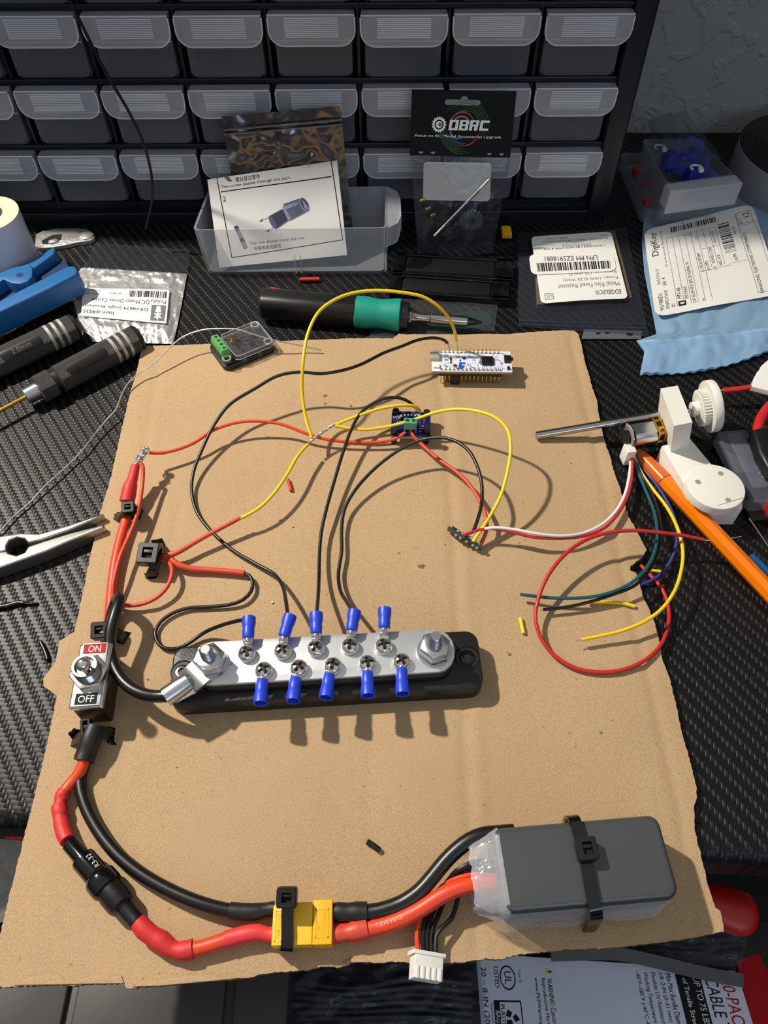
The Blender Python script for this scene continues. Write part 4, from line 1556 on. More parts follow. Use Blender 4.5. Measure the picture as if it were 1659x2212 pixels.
for pts, mm in (([(1075, 1893, 17), (1030, 1889, 18), (990, 1896, 17), (955, 1915, 13), (928, 1945, 10), (908, 1980, 9), (901, 2010, 9), (901, 2035, 9.5), (905, 2068, 10)], 'wire_red'),
                ([(1075, 1880, 18), (1030, 1876, 18), (992, 1888, 16), (960, 1912, 12), (936, 1945, 8), (919, 1985, 8), (913, 2020, 9), (915, 2068, 10)], 'wire_black'),
                ([(1075, 1872, 18), (1030, 1868, 19), (990, 1882, 17), (965, 1905, 13), (948, 1942, 8), (930, 1985, 8), (922, 2020, 9), (924, 2068, 10)], 'wire_black'),
                ([(1075, 1866, 18), (1025, 1863, 20), (985, 1882, 18), (970, 1902, 14), (962, 1938, 8), (946, 1980, 8), (933, 2010, 9), (932, 2068, 10)], 'wire_black'),
                ([(1075, 1860, 18), (1020, 1862, 20), (1000, 1880, 16), (994, 1905, 12), (988, 1945, 9), (975, 1985, 9), (955, 2003, 10), (942, 2022, 10), (941, 2068, 10)], 'wire_black')):
    mb = MB()
    mb.tube([P3(p) for p in pts], 0.95, 8)
    bat.part('balance_wire', mb, M[mm], 'orange balance wire' if mm == 'wire_red' else None)
c = P(921, 2088, 9.5)
Fc = frame(c, (1, -0.12, -0.30), (0.28, 0.05, 0.95))
mb = MB(Fc)
mb.box(-5.6, -4.6, -3.3, 5.6, 3.6, 3.0, 0.25)
mb.box(-6.5, 3.2, -3.7, 6.5, 4.6, 3.4, 0.2)
for k in range(5):
    x = -4.4 + k * 2.2
    mb.box(x - 0.55, -4.7, 2.9, x + 0.55, -0.6, 3.35, 0.1)
bat.part('balance_plug', mb, M['white'], 'white five-pin plug')
t = Thing('cable_tie', 'black cable tie strapped round the battery pack', 'cable tie', P(1262, 1842, BZT), 'black cable ties through the cardboard')
mb = MB()
c = P(1264, 1838, BZT + 0.6)
ydir = (P(1240, 1768, BZT) - P(1285, 1968, BZT)).normalized()
xdir = Vector((ydir.y, -ydir.x, 0))
tie_head(mb, frame(c, xdir, (0, 0, 1)), 7.6, 8.4, 5.0)
t.part('head', mb, [M['black'], M['hole']])
mb = MB()
ribbon(mb, [P(1226, 1783, 6), P(1228, 1772, 14), P(1234, 1764, 23), P(1240, 1770, BZT + 0.9), P(1252, 1806, BZT + 1.0), P(1266, 1860, BZT + 1.0), P(1278, 1925, BZT + 0.9), P(1286, 1962, BZT + 0.7), P(1288, 1978, BZT - 2.5), P(1282, 1996, 12), P(1272, 2010, 4.5)], xdir, 4.8, 1.2, step=1.0)
t.part('strap', mb, M['black_gloss'])

# ------------------------------------------------------------------ white microcontroller board
NZ = 15.0
F, lx, ly = qf((934, 757), (1105, 757), (1104, 807), (931, 802), NZ)
ly = 18.4
Fn = F
nb = Thing('microcontroller_board', 'small white circuit board with pin headers and a black chip near the top edge', 'circuit board', F @ Vector((0, 0, BT - NZ)))
mb = MB(Fn)
mb.box(-lx / 2, -ly / 2, -1.6, lx / 2, ly / 2, 0, 0, 0.5, 1)
mb.box(-lx / 2, -ly / 2, -0.05, lx / 2, ly / 2, 0.02, 0, 0.5, 0)
rn = random.Random(21)
L = Label(Fn @ Vector((-lx / 2, ly / 2, 0.02)), Fn @ Vector((lx / 2, ly / 2, 0.02)), Fn @ Vector((lx / 2, -ly / 2, 0.02)), Fn @ Vector((-lx / 2, -ly / 2, 0.02)))
L.off = 0.05
# silkscreen: blue logo block, small words and lines
L.poly_uv([(0.345, 0.55), (0.385, 0.55), (0.372, 0.88), (0.332, 0.88)], 2)
L.poly_uv([(0.385, 0.56), (0.425, 0.56), (0.422, 0.64), (0.385, 0.64)], 2)
L.poly_uv([(0.385, 0.70), (0.415, 0.70), (0.40, 0.86), (0.375, 0.86)], 2)
L.poly_uv([(0.378, 0.36), (0.41, 0.26), (0.442, 0.36), (0.41, 0.46)], 2)
for u, v, s, h, wd in ((0.455, 0.35, 'ST', 0.12, 0.05), (0.51, 0.47, '32', 0.2, 0.035), (0.31, 0.35, 'RST', 0.10, 0.045), (0.79, 0.33, 'D13', 0.09, 0.05), (0.79, 0.47, 'AREF', 0.09, 0.06), (0.18, 0.30, 'CN', 0.09, 0.04), (0.15, 0.72, 'LD', 0.09, 0.04), (0.91, 0.22, 'B1', 0.11, 0.05)):
    L.txt(s, u, v, h, wd, 2)
for k in range(80):
    u, v = rn.uniform(0.14, 0.96), rn.uniform(0.14, 0.9)
    L.rect(u, v, u + rn.uniform(0.006, 0.022), v + rn.uniform(0.02, 0.05), rn.choice((2, 2, 3)))
for k in range(15):
    u = 0.165 + k * 0.0505
    L.line(u, 0.94, u + 0.012, 0.82, 0.02, 3)
    L.line(u + 0.012, 0.82, u + 0.012, 0.70 + rn.uniform(0, 0.08), 0.014, 3)
mb.v, mb.f, mb.mi = mb.v + L.v, mb.f + [tuple(i + len(mb.v) for i in f) for f in L.f], mb.mi + L.mi
nb.part('board', mb, [M['pcb_white'], M['pcb_edge'], M['print_blue'], M['print_grey']])


def uv(u, v):
    return -lx / 2 + u * lx, ly / 2 - v * ly


mb = MB(Fn)
x, y = uv(0.045, 0.33)
mb.box(x - 3.2, y - 3.4, 0, x + 2.6, y + 3.4, 2.4, 0.4, 0.5)
nb.part('usb_socket', mb, M['shell'])
mb = MB(Fn)
x, y = uv(0.05, 0.78)
mb.box(x - 1.6, y - 1.6, 0, x + 2.4, y + 1.6, 1.2, 0.2, 0.3)
nb.part('led', mb, M['white'])
mb = MB(Fn)
x, y = uv(0.70, 0.50)
mb.box(x - 3.5, y - 3.5, 0.15, x + 3.5, y + 3.5, 1.3, 0.2, 0.2)
mb.lathe([(0.5, 1.3), (0.45, 1.33)], 14, 0, Fn @ T3(x + 2.2, y - 1.6, 0))
for k in range(8):
    for s in (-1, 1):
        mb.box(x - 3.0 + k * 0.8, y + s * 4.0 - 0.6, 0, x - 2.65 + k * 0.8, y + s * 4.0 + 0.6, 0.35, 0, 0, 1)
        mb.box(x + s * 4.0 - 0.6, y - 3.0 + k * 0.8, 0, x + s * 4.0 + 0.6, y - 2.65 + k * 0.8, 0.35, 0, 0, 1)
nb.part('chip', mb, [M['black'], M['zinc']])
mb = MB(Fn)
x, y = uv(0.965, 0.42)
mb.box(x - 2.6, y - 2.6, 0, x + 1.6, y + 2.6, 1.8, 0.2, 0.3)
mb.box(x + 1.5, y - 1.0, 0.3, x + 2.8, y + 1.0, 1.5, 0.1, 0.2)
nb.part('push_button', mb, M['black'])
mb = MB(Fn)
x, y = uv(0.955, 0.85)
mb.lathe([(1.0, 0), (1.0, 1.2), (0.8, 1.4)], 16, 0, Fn @ T3(x, y, 0))
nb.part('trim_pot', mb, M['black'])
for (u, v, a, b, c) in ((0.29, 0.74, 0.9, 1.1, 'brass'), (0.24, 0.42, 0.5, 1.2, 'pcb_black'), (0.24, 0.58, 0.5, 0.7, 'pcb_black'), (0.18, 0.45, 0.9, 0.5, 'core'), (0.60, 0.55, 0.6, 0.8, 'core'), (0.87, 0.6, 0.5, 0.7, 'core')):
    mb = MB(Fn)
    x, y = uv(u, v)
    mb.box(x - a, y - b, 0, x + a, y + b, 0.7, 0.15)
    nb.part('small_component', mb, M[c])
for s in (1, -1):
    mb = MB(Fn)
    yy = s * (ly / 2 - 1.5)
    mb.box(-19.8, yy - 1.2, -4.1, 18.3, yy + 1.2, -1.6, 0.1, 0, 1)
    for k in range(15):
        x = -18.5 + k * 2.54
        mb.box(x - 0.3, yy - 0.3, -10.6, x + 0.3, yy + 0.3, 1.2, 0.1, 0, 0)
        if s > 0 and k > 3:
            mb.box(x - 0.25, yy - 0.25, 0, x + 0.25, yy + 0.25, 3.2, 0.1, 0, 0)
        mb.lathe([(0.9, 0.0), (0.5, 0.35), (0.3, 0.7)], 8, 2, Fn @ T3(x, yy, 0))
    nb.part('pin_header', mb, [M['gold'], M['black'], M['print_grey']])
mb = MB(Fn)
yy = -(ly / 2 - 1.5)
mb.box(-12.2, yy - 1.6, -10.8, -7.0, yy + 1.6, -4.2, 0.3, 0.2)
nb.part('jumper_cap', mb, M['black'])

# ------------------------------------------------------------------ blue sensing module
GZ = 12.0
F, lx, ly = qf((848, 888), (930, 890), (930, 945), (843, 942), GZ)
Fg = F
gm = Thing('sensor_module', 'dark blue module board with a green two-way screw terminal', 'circuit board', F @ Vector((0, 0, BT - GZ)))
mb = MB(Fg)
mb.box(-lx / 2, -ly / 2, -1.6, lx / 2, ly / 2, -0.05, 0, 0.6, 1)
mb.box(-lx / 2, -ly / 2, -0.06, lx / 2, ly / 2, 0, 0, 0.6, 0)
L = Label(Fg @ Vector((-lx / 2, ly / 2, 0)), Fg @ Vector((lx / 2, ly / 2, 0)), Fg @ Vector((lx / 2, -ly / 2, 0)), Fg @ Vector((-lx / 2, -ly / 2, 0)))
L.off = 0.05
for u, v, s, h in ((0.26, 0.07, 'Vin-', 0.05), (0.5, 0.07, 'SCL', 0.05), (0.62, 0.14, 'GND', 0.05), (0.74, 0.07, 'VCC', 0.05), (0.03, 0.27, 'A0', 0.06), (0.03, 0.41, 'A1', 0.06), (0.14, 0.23, 'R100', 0.05), (0.74, 0.60, 'CURRENT', 0.04), (0.70, 0.70, 'PWR', 0.06), (0.17, 0.95, 'Vin+', 0.06), (0.70, 0.80, 'DC', 0.05)):
    L.txt(s, u, v, h, None, 2)
L.frame_line(0.16, 0.27, 0.32, 0.46, 0.015, 2)
for k in range(6):
    u = 0.24 + k * 0.09
    L.poly_uv([(u + 0.02 * math.cos(a), 0.15 + 0.03 * math.sin(a)) for a in (2 * math.pi * i / 10 for i in range(10))], 2)
mb.v, mb.f, mb.mi = mb.v + L.v, mb.f + [tuple(i + len(mb.v) for i in f) for f in L.f], mb.mi + L.mi
gm.part('board', mb, [M['pcb_blue'], M['pcb_edge'], M['white_ink']])


def guv(u, v):
    return -lx / 2 + u * lx, ly / 2 - v * ly


for u, v in ((0.08, 0.28), (0.14, 0.28), (0.08, 0.40), (0.14, 0.40), (0.22, 0.28), (0.22, 0.40), (0.64, 0.42), (0.73, 0.42), (0.84, 0.44)):
    mb = MB(Fg)
    x, y = guv(u, v)
    mb.box(x - 0.45, y - 0.6, 0, x + 0.45, y + 0.6, 0.5, 0.1)
    gm.part('small_component', mb, M['zinc'])
for u, v, mm, a, b in ((0.28, 0.30, 'pcb_black', 1.0, 0.8), (0.46, 0.27, 'pcb_black', 1.9, 1.6), (0.86, 0.33, 'brass', 0.8, 1.2)):
    mb = MB(Fg)
    x, y = guv(u, v)
    mb.box(x - a, y - b, 0, x + a, y + b, 0.9, 0.15)
    gm.part('small_component', mb, M[mm])
for u, v, h in ((0.10, 0.06, 2.2), (0.90, 0.08, 2.2), (0.08, 0.88, 3.0), (0.90, 0.84, 5.5)):
    mb = MB(Fg)
    x, y = guv(u, v)
    mb.lathe([(1.6, BT - GZ), (1.6, h - 1.2), (2.0, h - 1.0), (1.9, h)], 20, 0, Fg @ T3(x, y, 0))
    mb.prism(circle(0.9, 6), h - 0.3, h + 0.03, 0, 1, Fg @ T3(x, y, 0))
    mb.lathe([(2.3, 0), (2.3, 0.3), (1.7, 0.3)], 22, 0, Fg @ T3(x, y, 0))
    gm.part('nylon_screw', mb, [M['black'], M['hole']])


def term_block(th, Fm, n, pitch, dep, ht, mm, mh):
    mb = MB(Fm)
    wd = n * pitch
    top = [(-dep / 2, 0), (dep / 2, 0), (dep / 2, ht * 0.55), (dep / 2 - 1.6, ht), (-dep / 2 + 0.8, ht), (-dep / 2, ht * 0.6)]
    Ry = Matrix(((0, 0, 1, -wd / 2), (1, 0, 0, 0), (0, 1, 0, 0), (0, 0, 0, 1)))
    mb.prism([(a, b) for a, b in top], 0, wd, 0.1, 0, Fm @ Ry)
    for k in range(n):
        x = -wd / 2 + (k + 0.5) * pitch
        # dark discs and plates: painted shade of screw wells and wire gates
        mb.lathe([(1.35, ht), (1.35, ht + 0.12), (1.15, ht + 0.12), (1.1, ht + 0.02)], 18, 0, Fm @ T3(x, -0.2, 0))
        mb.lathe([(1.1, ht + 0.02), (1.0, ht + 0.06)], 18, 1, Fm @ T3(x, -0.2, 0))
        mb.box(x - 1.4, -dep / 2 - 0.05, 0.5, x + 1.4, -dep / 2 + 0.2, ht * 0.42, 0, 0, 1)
        mb.box(x - 1.55, -dep / 2 - 0.35, 0.0, x - 1.3, -dep / 2, ht * 0.5)
        mb.box(x + 1.3, -dep / 2 - 0.35, 0.0, x + 1.55, -dep / 2, ht * 0.5)
    return th.part('screw_terminal', mb, [M[mm], M[mh]])


x, y = guv(0.485, 0.70)
term_block(gm, Fg @ T3(x, y, 0), 2, 3.6, 6.4, 7.5, 'green_tb', 'green_hole_shade')

# ------------------------------------------------------------------ small upright board
A, B = P(968, 1139, 13), P(1042, 1184, 9)
d = (B - A).normalized()
vdir = ray(1005, 1160).normalized()
down = (vdir + Vector((0.10, -0.18, -0.12))).normalized()
nrm = d.cross(down).normalized()
if nrm.x < 0:
    nrm = -nrm
zx = d
ub = Thing('hall_sensor_board', 'tiny grey-green board standing on edge with five wires soldered on', 'circuit board', P(1005, 1168, BT))
Mu = Matrix((d, nrm.cross(d), nrm)).transposed().to_4x4()
Mu.translation = A
LU = (B - A).length
sg = 1 if (Mu @ Vector((0, 1, 0)) - A).z < 0 else -1
mb = MB(Mu)
mb.box(0, min(0, sg * 8), -0.8, LU, max(0, sg * 8), 0.8, 0.1)
ub.part('board', mb, M['pcb_green'])
for k, (x, y, a) in enumerate(((3.2, 2.2, 1.5), (10.8, 1.4, 0.9), (15.5, 2.0, 1.1), (6.5, 4.5, 0.8))):
    mb = MB(Mu)
    mb.box(x - a, sg * y - a * 0.8, 0.8, x + a, sg * y + a * 0.8, 2.0, 0.2)
    ub.part('small_component', mb, M['black'])
for k, x in enumerate((5.5, 8.2, 12.0, 15.8, 18.2)):
    if x < LU:
        mb = MB(Mu)
        mb.lathe([(0.9, 0.8), (0.8, 1.5), (0.3, 2.0)], 12, 0, Mu @ T3(x, sg * 1.0, 0))
        mb.lathe([(0.9, 0.8), (0.75, 1.6), (0.2, 2.1)], 12, 0, Mu @ T3(x, sg * 1.2, 0) @ Matrix.Rotation(math.pi, 4, 'X'))
        ub.part('solder_joint', mb, M['tin'])

# ------------------------------------------------------------------ clear-topped module at the top left corner
CZ = 12.0
F, lx, ly = qf((511, 684), (602, 741), (495, 792), (443, 741), CZ)
cs = [P(x, y, CZ) for x, y in ((537, 681), (603, 741), (495, 786), (446, 740))]
d = (P(603, 741, CZ) - P(495, 786, CZ))
F = frame(sum(cs, Vector()) / 4, (d.x, d.y, 0))
lx, ly = 36.0, 25.5
Fc = F
cm = Thing('clear_cased_module', 'small clear-cased electronics module with a green four-way terminal', 'module', F @ Vector((0, 0, BT - CZ)))
mb = MB(Fc)
mb.box(-lx / 2, -ly / 2, BT - CZ + 0.2, lx / 2, ly / 2, -4.5, 0.5, 4.0)
cm.part('base', mb, M['black'])
mb = MB(Fc)
mb.box(-lx / 2 + 1.5, -ly / 2 + 1.5, -4.4, lx / 2 - 1.5, ly / 2 - 1.5, -3.2)
cm.part('board', mb, M['pcb_black'])
mb = MB(Fc)
mb.box(-lx / 2 + 8.5, -ly / 2 + 0.4, -3.0, lx / 2 - 0.3, ly / 2 - 0.4, 0, 0.8, 3.5)
for x, y in ((lx / 2 - 3.5, -ly / 2 + 3.5), (lx / 2 - 3.5, ly / 2 - 3.5)):
    mb.lathe([(3.4, -4.4), (3.4, -1.2), (2.0, -1.0), (1.9, -2.6)], 20, 0, Fc @ T3(x, y, 0))
mb.box(-lx / 2 + 12, -ly / 2 - 0.6, -6.5, -lx / 2 + 14.5, -ly / 2 + 0.2, -1.5, 0.2)
mb.box(lx / 2 - 13, -ly / 2 - 0.6, -6.5, lx / 2 - 10.5, -ly / 2 + 0.2, -1.5, 0.2)
for x in (2, 7, 11):
    mb.box(x, -ly / 2 + 3, -0.1, x + 0.7, ly / 2 - 4, 0.5, 0.2)
mb.box(-3, 3, -0.1, 12, 3.7, 0.5, 0.2)
edge = film('clear_edge_highlight', (225, 228, 230), 0.4, 0.1, None, 0.8)  # pale film for the corner posts and the painted edge highlights
cm.part('clear_cover', mb, M['acrylic'])
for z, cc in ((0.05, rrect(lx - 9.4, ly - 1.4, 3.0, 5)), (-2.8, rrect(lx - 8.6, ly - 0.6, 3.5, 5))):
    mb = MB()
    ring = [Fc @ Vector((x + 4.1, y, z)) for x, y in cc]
    mb.tube(ring + ring[:1], 0.22, 6, 0, smooth=False)  # pale tube stands for the highlight along the cover edge
    cm.part('cover_edge_highlight', mb, edge)
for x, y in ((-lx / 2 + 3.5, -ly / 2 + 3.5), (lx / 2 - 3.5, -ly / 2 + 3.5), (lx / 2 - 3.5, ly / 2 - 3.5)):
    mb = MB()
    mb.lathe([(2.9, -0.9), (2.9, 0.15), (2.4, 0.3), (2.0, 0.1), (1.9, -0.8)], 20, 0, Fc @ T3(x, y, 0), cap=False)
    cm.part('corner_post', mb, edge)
term_block(cm, Fc @ T3(-lx / 2 + 5.0, 1.5, -3.2) @ Matrix.Rotation(-math.pi / 2, 4, 'Z'), 4, 4.0, 6.6, 7.2, 'green_tb2', 'green_hole_shade')
mb = MB(Fc)
mb.box(-5.5, 2.5, -3.2, -0.5, 7.2, 0.1, 0.3)
mb.box(-4.4, 3.4, 0.05, -1.4, 6.2, 0.35, 0.1)
cm.part('coil', mb, M['brass'])
for x, y, a in ((-3, -1.2, 1.1), (3, 6, 1.2), (5, -4, 1.6), (9, 2, 2.0), (-2, -6, 0.9)):
    mb = MB(Fc)
    mb.box(x - a, y - a * 0.8, -3.2, x + a, y + a * 0.8, -2.0, 0.1)
    cm.part('small_component', mb, M['black_gloss'])

# ------------------------------------------------------------------ bare wire strand across the upper left
wire('bare_wire', 'long bare silver wire strand lying over the desk and the clear-cased module',
     [('a', [(-20, 1168, 1), (0, 1148, 2), (30, 1115, 2), (65, 1085, 2), (95, 1052, 3), (125, 1025, 3), (152, 1000, 3), (182, 968, 4), (205, 938, 4), (232, 905, 5), (250, 885, 6), (262, 855, 7), (275, 830, 8), (298, 808, 9), (318, 795, 10), (345, 773, 12), (372, 745, 15), (400, 725, 17), (440, 712, 19), (480, 710, 20), (512, 711, 20), (540, 720, 18), (575, 730, 15), (610, 739, 12), (650, 747, 9), (694, 757, 6)], 0.48, M['tin'])], n=8)

# ------------------------------------------------------------------ steel shaft motor assembly on the right
ms = Thing('gear_motor_bracket', 'white printed bracket with a small motor, steel shaft and white gears', 'motor bracket', P(1480, 1000, 0))
blk = [P(*q, 38) for q in ((1427, 839), (1464, 833), (1496, 912), (1456, 920))]
mb = MB()
off = (P(1450, 976, 14) - P(1456, 920, 38)) * 0.5 + (P(1484, 973, 14) - P(1496, 912, 38)) * 0.5
tpq = [P(*q, 38) for q in ((1456, 920), (1496, 912), (1464, 833), (1427, 839))]
mb.loft([[tuple(p + off) for p in tpq], [tuple(p) for p in tpq]])
ms.part('bearing_block', mb, M['print_white'])
mb = MB()
arm = [(1430, 957), (1491, 941), (1540, 1008), (1600, 1065), (1596, 1110), (1520, 1110), (1487, 1068), (1445, 990), (1440, 982)]
arm = [(1443, 985), (1430, 963), (1490, 946), (1540, 1006), (1604, 1075), (1604, 1098), (1545, 1098), (1489, 1064)]
q = [P(x, y, 15) for x, y in arm]
mb.prism([(p.x, p.y) for p in q], 0.2, 15, 0.4)
ms.part('arm', mb, M['print_white'])
mb = MB()
c = P(1547, 1050, 19)
mb.M = T3(c.x, c.y, 0)
mb.prism(circle(15.2, 48), 13.5, 19, 0.6)
for x, y in ((1508, 1041), (1557, 1023), (1573, 1080)):
    p = P(x, y, 19) - c
    mb.lathe([(1.6, 19.0), (1.3, 19.08), (0.9, 19.02)], 12, 1, T3(c.x + p.x, c.y + p.y, 0))
p0, p1 = P(1548, 1093, 19) - c, P(1606, 1076, 19) - c
mb.add([(p0.x, p0.y, 19.06), (p1.x, p1.y, 19.06), (p1.x, p1.y + 0.5, 19.06), (p0.x, p0.y + 0.25, 19.06)], [(0, 1, 2, 3)], 1)
ms.part('disc', mb, [M['print_white'], M['core']])
sa, sb = P(1157, 941, 7.2), P(1432, 895, 19)
sd = (sb - sa).normalized()
SF = lambda o: frame(o, sd.cross(Vector((0, 0, 1))), sd)
mb = MB(SF(sa))
sl = (sb - sa).length
mb.lathe([(1.9, 0), (2.35, 0.4), (2.35, sl + 8)], 24)
ms.part('shaft', mb, M['steel'])
gc = sa + sd * (sl + 20.5)
mb = MB(SF(gc))
mb.lathe([(1.0, -8), (1.0, 2)], 12, 1)
prof = [(4.2, -4.5), (4.2, 0.0), (2, 0)]
mb.lathe(prof, 28)
teeth = []
nt_ = 36
for k in range(nt_ * 4):
    a = 2 * math.pi * k / (nt_ * 4)
    teeth.append(((10.6 if k % 4 in (1, 2) else 9.5) * math.cos(a), (10.6 if k % 4 in (1, 2) else 9.5) * math.sin(a)))
mb.prism(teeth, -0.5, 4.0, 0)
mb.lathe([(8.9, -0.8), (9.2, -0.5), (9.2, 0)], 36)
mb.lathe([(12, 3.8), (14.8, 4.0), (15.0, 4.4), (15.0, 8.0), (14.6, 8.6), (4, 8.6)], 56)
ms.part('gear', mb, [M['print_white'], M['steel']])
ma, mc = P(1366, 941, 16), P(1413, 933, 17)
md = (mc - ma).normalized()
ml = (mc - ma).length
Mm = frame(ma, Vector((0, 0, 1)).cross(md), md)
mb = MB(Mm)
mo = [(x, y) for x, y in circle(6.2, 40)]
mo = [(x, max(-5.0, min(5.0, y))) for x, y in mo]
mb.prism(mo, 0, ml, 0.5)
ms.part('motor', mb, M['zinc'])
mb = MB(Mm)
for z in (ml, ml + 3.6, ml + 7.2):
    mb.box(-6, -5, z, 6, 5, z + 0.8, 0.1)
for x, y in ((-4.6, 3.6), (4.6, 3.6), (-4.6, -3.6), (4.6, -3.6)):
    mb.lathe([(0.9, ml), (0.9, ml + 9)], 10, 0, Mm @ T3(x, y, 0))
mb.lathe([(3.5, ml + 1.2), (3.5, ml + 3.4)], 20)
mb.lathe([(2.6, ml + 4.6), (2.6, ml + 7)], 20)
ms.part('gearbox', mb, M['brass'])
mb = MB(Mm)
mb.lathe([(6.4, -2.2), (6.4, -1.2)], 28)
mb.box(-6.2, -4, -2.2, 6.2, 9.5 if (Mm @ Vector((0, 1, 0)) - ma).z < 0 else 4, -1.2)
ms.part('encoder_board', mb, M['core'])
mb = MB(Mm)
mb.lathe([(3.8, -6.0), (3.8, -2.6)], 24)
ms.part('magnet', mb, M['black'])
mb = MB()
c = P(1360, 972, 12)
mb.M = frame(c, (1, 0.15, 0), (0, 0, 1))
mb.box(-2.6, -3.4, -9, 2.6, 3.6, 2.2, 0.3, 0.3)
ms.part('wire_plug', mb, M['white'])

for nm, lab, pts, mm in (
        ('white_wire', 'white wire running from the motor plug across to the small upright board', [(1359, 978, 7), (1362, 1000, 7), (1358, 1035, 7), (1349, 1070, 8), (1330, 1105, 9), (1300, 1133, 10), (1262, 1151, 11), (1215, 1158, 13), (1160, 1153, 15), (1105, 1143, 15), (1065, 1140, 15), (1035, 1146, 13), (1016, 1158, 12)], 'wire_white'),
        ('crimson_wire', 'crimson wire running beside the white wire from the motor plug', [(1364, 976, 9), (1366, 1000, 8), (1363, 1040, 7), (1356, 1070, 7.5), (1338, 1105, 8.5), (1307, 1139, 9.5), (1265, 1157, 10), (1210, 1163, 12), (1150, 1160, 13.5), (1100, 1148, 14), (1060, 1142, 14), (1025, 1147, 13.5), (1000, 1157, 13)], 'wire_crimson'),
        ('teal_wire', 'teal wire curling from the motor plug back over the right edge of the cardboard', [(1366, 982, 6), (1378, 1020, 4), (1395, 1060, 5), (1411, 1100, 7), (1419, 1140, 10), (1418, 1175, 12), (1403, 1217, 13), (1372, 1253, 13), (1332, 1275, 12), (1280, 1289, 11), (1200, 1292, 10), (1124, 1284, 9)], 'wire_green'),
        ('short_black_wire', 'black wire ending in mid air beside the teal wire on the right', [(1368, 982, 6), (1385, 1025, 3), (1405, 1060, 4), (1420, 1100, 6), (1427, 1140, 8), (1424, 1180, 10), (1407, 1225, 11), (1372, 1264, 11), (1322, 1285, 10), (1270, 1301, 9), (1220, 1312, 8), (1173, 1317, 8)], 'wire_black'),
        ('blue_wire', 'blue wire bending from the motor plug under the right edge of the cardboard', [(1370, 982, 6), (1392, 1015, 3), (1420, 1050, 4), (1447, 1095, 6), (1461, 1135, 8), (1462, 1170, 8), (1452, 1205, 6), (1430, 1237, 4), (1405, 1255, 3), (1382, 1264, 1.5)], 'wire_blue')):
    wire(nm, lab, [('a', pts, 0.85, M[mm])])
wire('yellow_motor_wire', 'yellow wire bowing out over the desk from the motor plug',
     [('insulation', [(1368, 984, 6), (1385, 1020, 3), (1410, 1056, 4), (1440, 1095, 6), (1465, 1145, 10), (1475, 1190, 12), (1472, 1230, 13), (1458, 1275, 13), (1430, 1315, 13), (1395, 1341, 12), (1345, 1362, 10.5), (1300, 1373, 9.5), (1256, 1382, 9)], 0.9, M['wire_yellow']),
      ('bare_end', [(1258, 1382, 9), (1244, 1384, 9)], 0.3, M['tin'])])
wire('red_loop_wire', 'red wire forming a wide loop on the right side of the cardboard',
     [('insulation', [(1520, 1166, 14), (1470, 1156, 16), (1420, 1150, 18), (1370, 1146, 19), (1312, 1151, 19), (1262, 1168, 18), (1218, 1200, 17), (1182, 1247, 15), (1161, 1300, 12), (1157, 1340, 10), (1172, 1384, 8), (1200, 1418, 6.5), (1245, 1444, 6), (1295, 1452, 6), (1345, 1447, 6), (1395, 1425, 6), (1428, 1392, 5), (1443, 1352, 4), (1444, 1312, 3), (1430, 1272, 2), (1405, 1243, 1.5), (1384, 1221, 1.2)], 1.0, M['wire_crimson']),
      ('bare_end', [(1518, 1166, 14), (1535, 1168, 14)], 0.35, M['tin'])])

# ------------------------------------------------------------------ orange pen
pa, pb = P(1376, 974, 5.2), P(1730, 1352, 5.2)
pd = (pb - pa).normalized()
pn = Thing('pen', 'translucent orange pen with a darker cap lying on the desk at the right', 'pen', P(1560, 1160, 0))
PF = frame(pa, Vector((0, 0, 1)).cross(pd), pd)
pl = (pb - pa).length
capl = (P(1443, 1034, 5.2) - pa).length
mb = MB(PF)
mb.lathe([(1.2, 0), (2.0, 0.4), (3.0, 4), (3.9, 10), (4.5, capl), (4.2, capl)], 28)
pn.part('cap', mb, M['orange_cap'])
mb = MB(PF)
mb.lathe([(4.4, capl + 0.3), (4.55, capl + 0.6), (4.6, pl)], 8)
pn.part('barrel', mb, M['orange'], sharp=20)
mb = MB(PF)
mb.lathe([(1.3, capl - 4), (1.3, pl)], 12)
pn.part('refill', mb, M['orange_cap'])

# ------------------------------------------------------------------ clear blade case, probe lead, paper packet
F, lx, ly = qf((1548, 932), (1618, 925), (1690, 1080), (1622, 1086), 12)
kc = Thing('clear_case', 'narrow clear plastic case with a black base lying beside the white disc', 'case', F @ Vector((0, 0, -12)))
mb = MB(F)
mb.box(-lx / 2, -ly / 2, -8, lx / 2, ly / 2, 0, 1.0, 3.0)
mb.box(-lx / 2 + 4.5, -ly / 2 + 9, 0, lx / 2 - 4.5, ly / 2 - 3, 0.8, 0.4, 2.0)
kc.part('clear_lid', mb, M['acrylic_grey'])
mb = MB(F)
mb.box(-lx / 2 + 1, -ly / 2 - 6, -12, lx / 2 - 0.5, ly / 2 - 1, -8.1, 0.5, 1.0)
mb.box(-lx / 2 + 3, -ly / 2 + 8, -8, lx / 2 - 5, -ly / 2 + 24, -4, 0.3)
kc.part('base', mb, M['black'])
mb = MB(F)
for k in range(3):
    y = -ly / 2 + 16 + k * 3.4
    mb.box(lx / 2 - 6, y, 0.02, lx / 2 - 2.2, y + 0.5, 0.12)
kc.part('scale_mark', mb, M['white_ink'])
pr_ = Thing('probe_lead', 'red sleeved probe with a silver pin at the right edge', 'test probe', P(1600, 840, 0))
mb = MB()
mb.tube([P(1562, 844, 11), P(1600, 840, 12), P(1662, 829, 13)], 1.75, 14)
pr_.part('sleeve', mb, M['wire_crimson'])
mb = MB()
mb.tube([P(1538, 844, 10.6), P(1566, 843, 11.2)], 0.8, 10)
pr_.part('pin', mb, M['steel'])
cl = Thing('clip_lead', 'thick red cable running into a black handle at the right edge', 'cable', P(1650, 950, 0))
mb = MB()
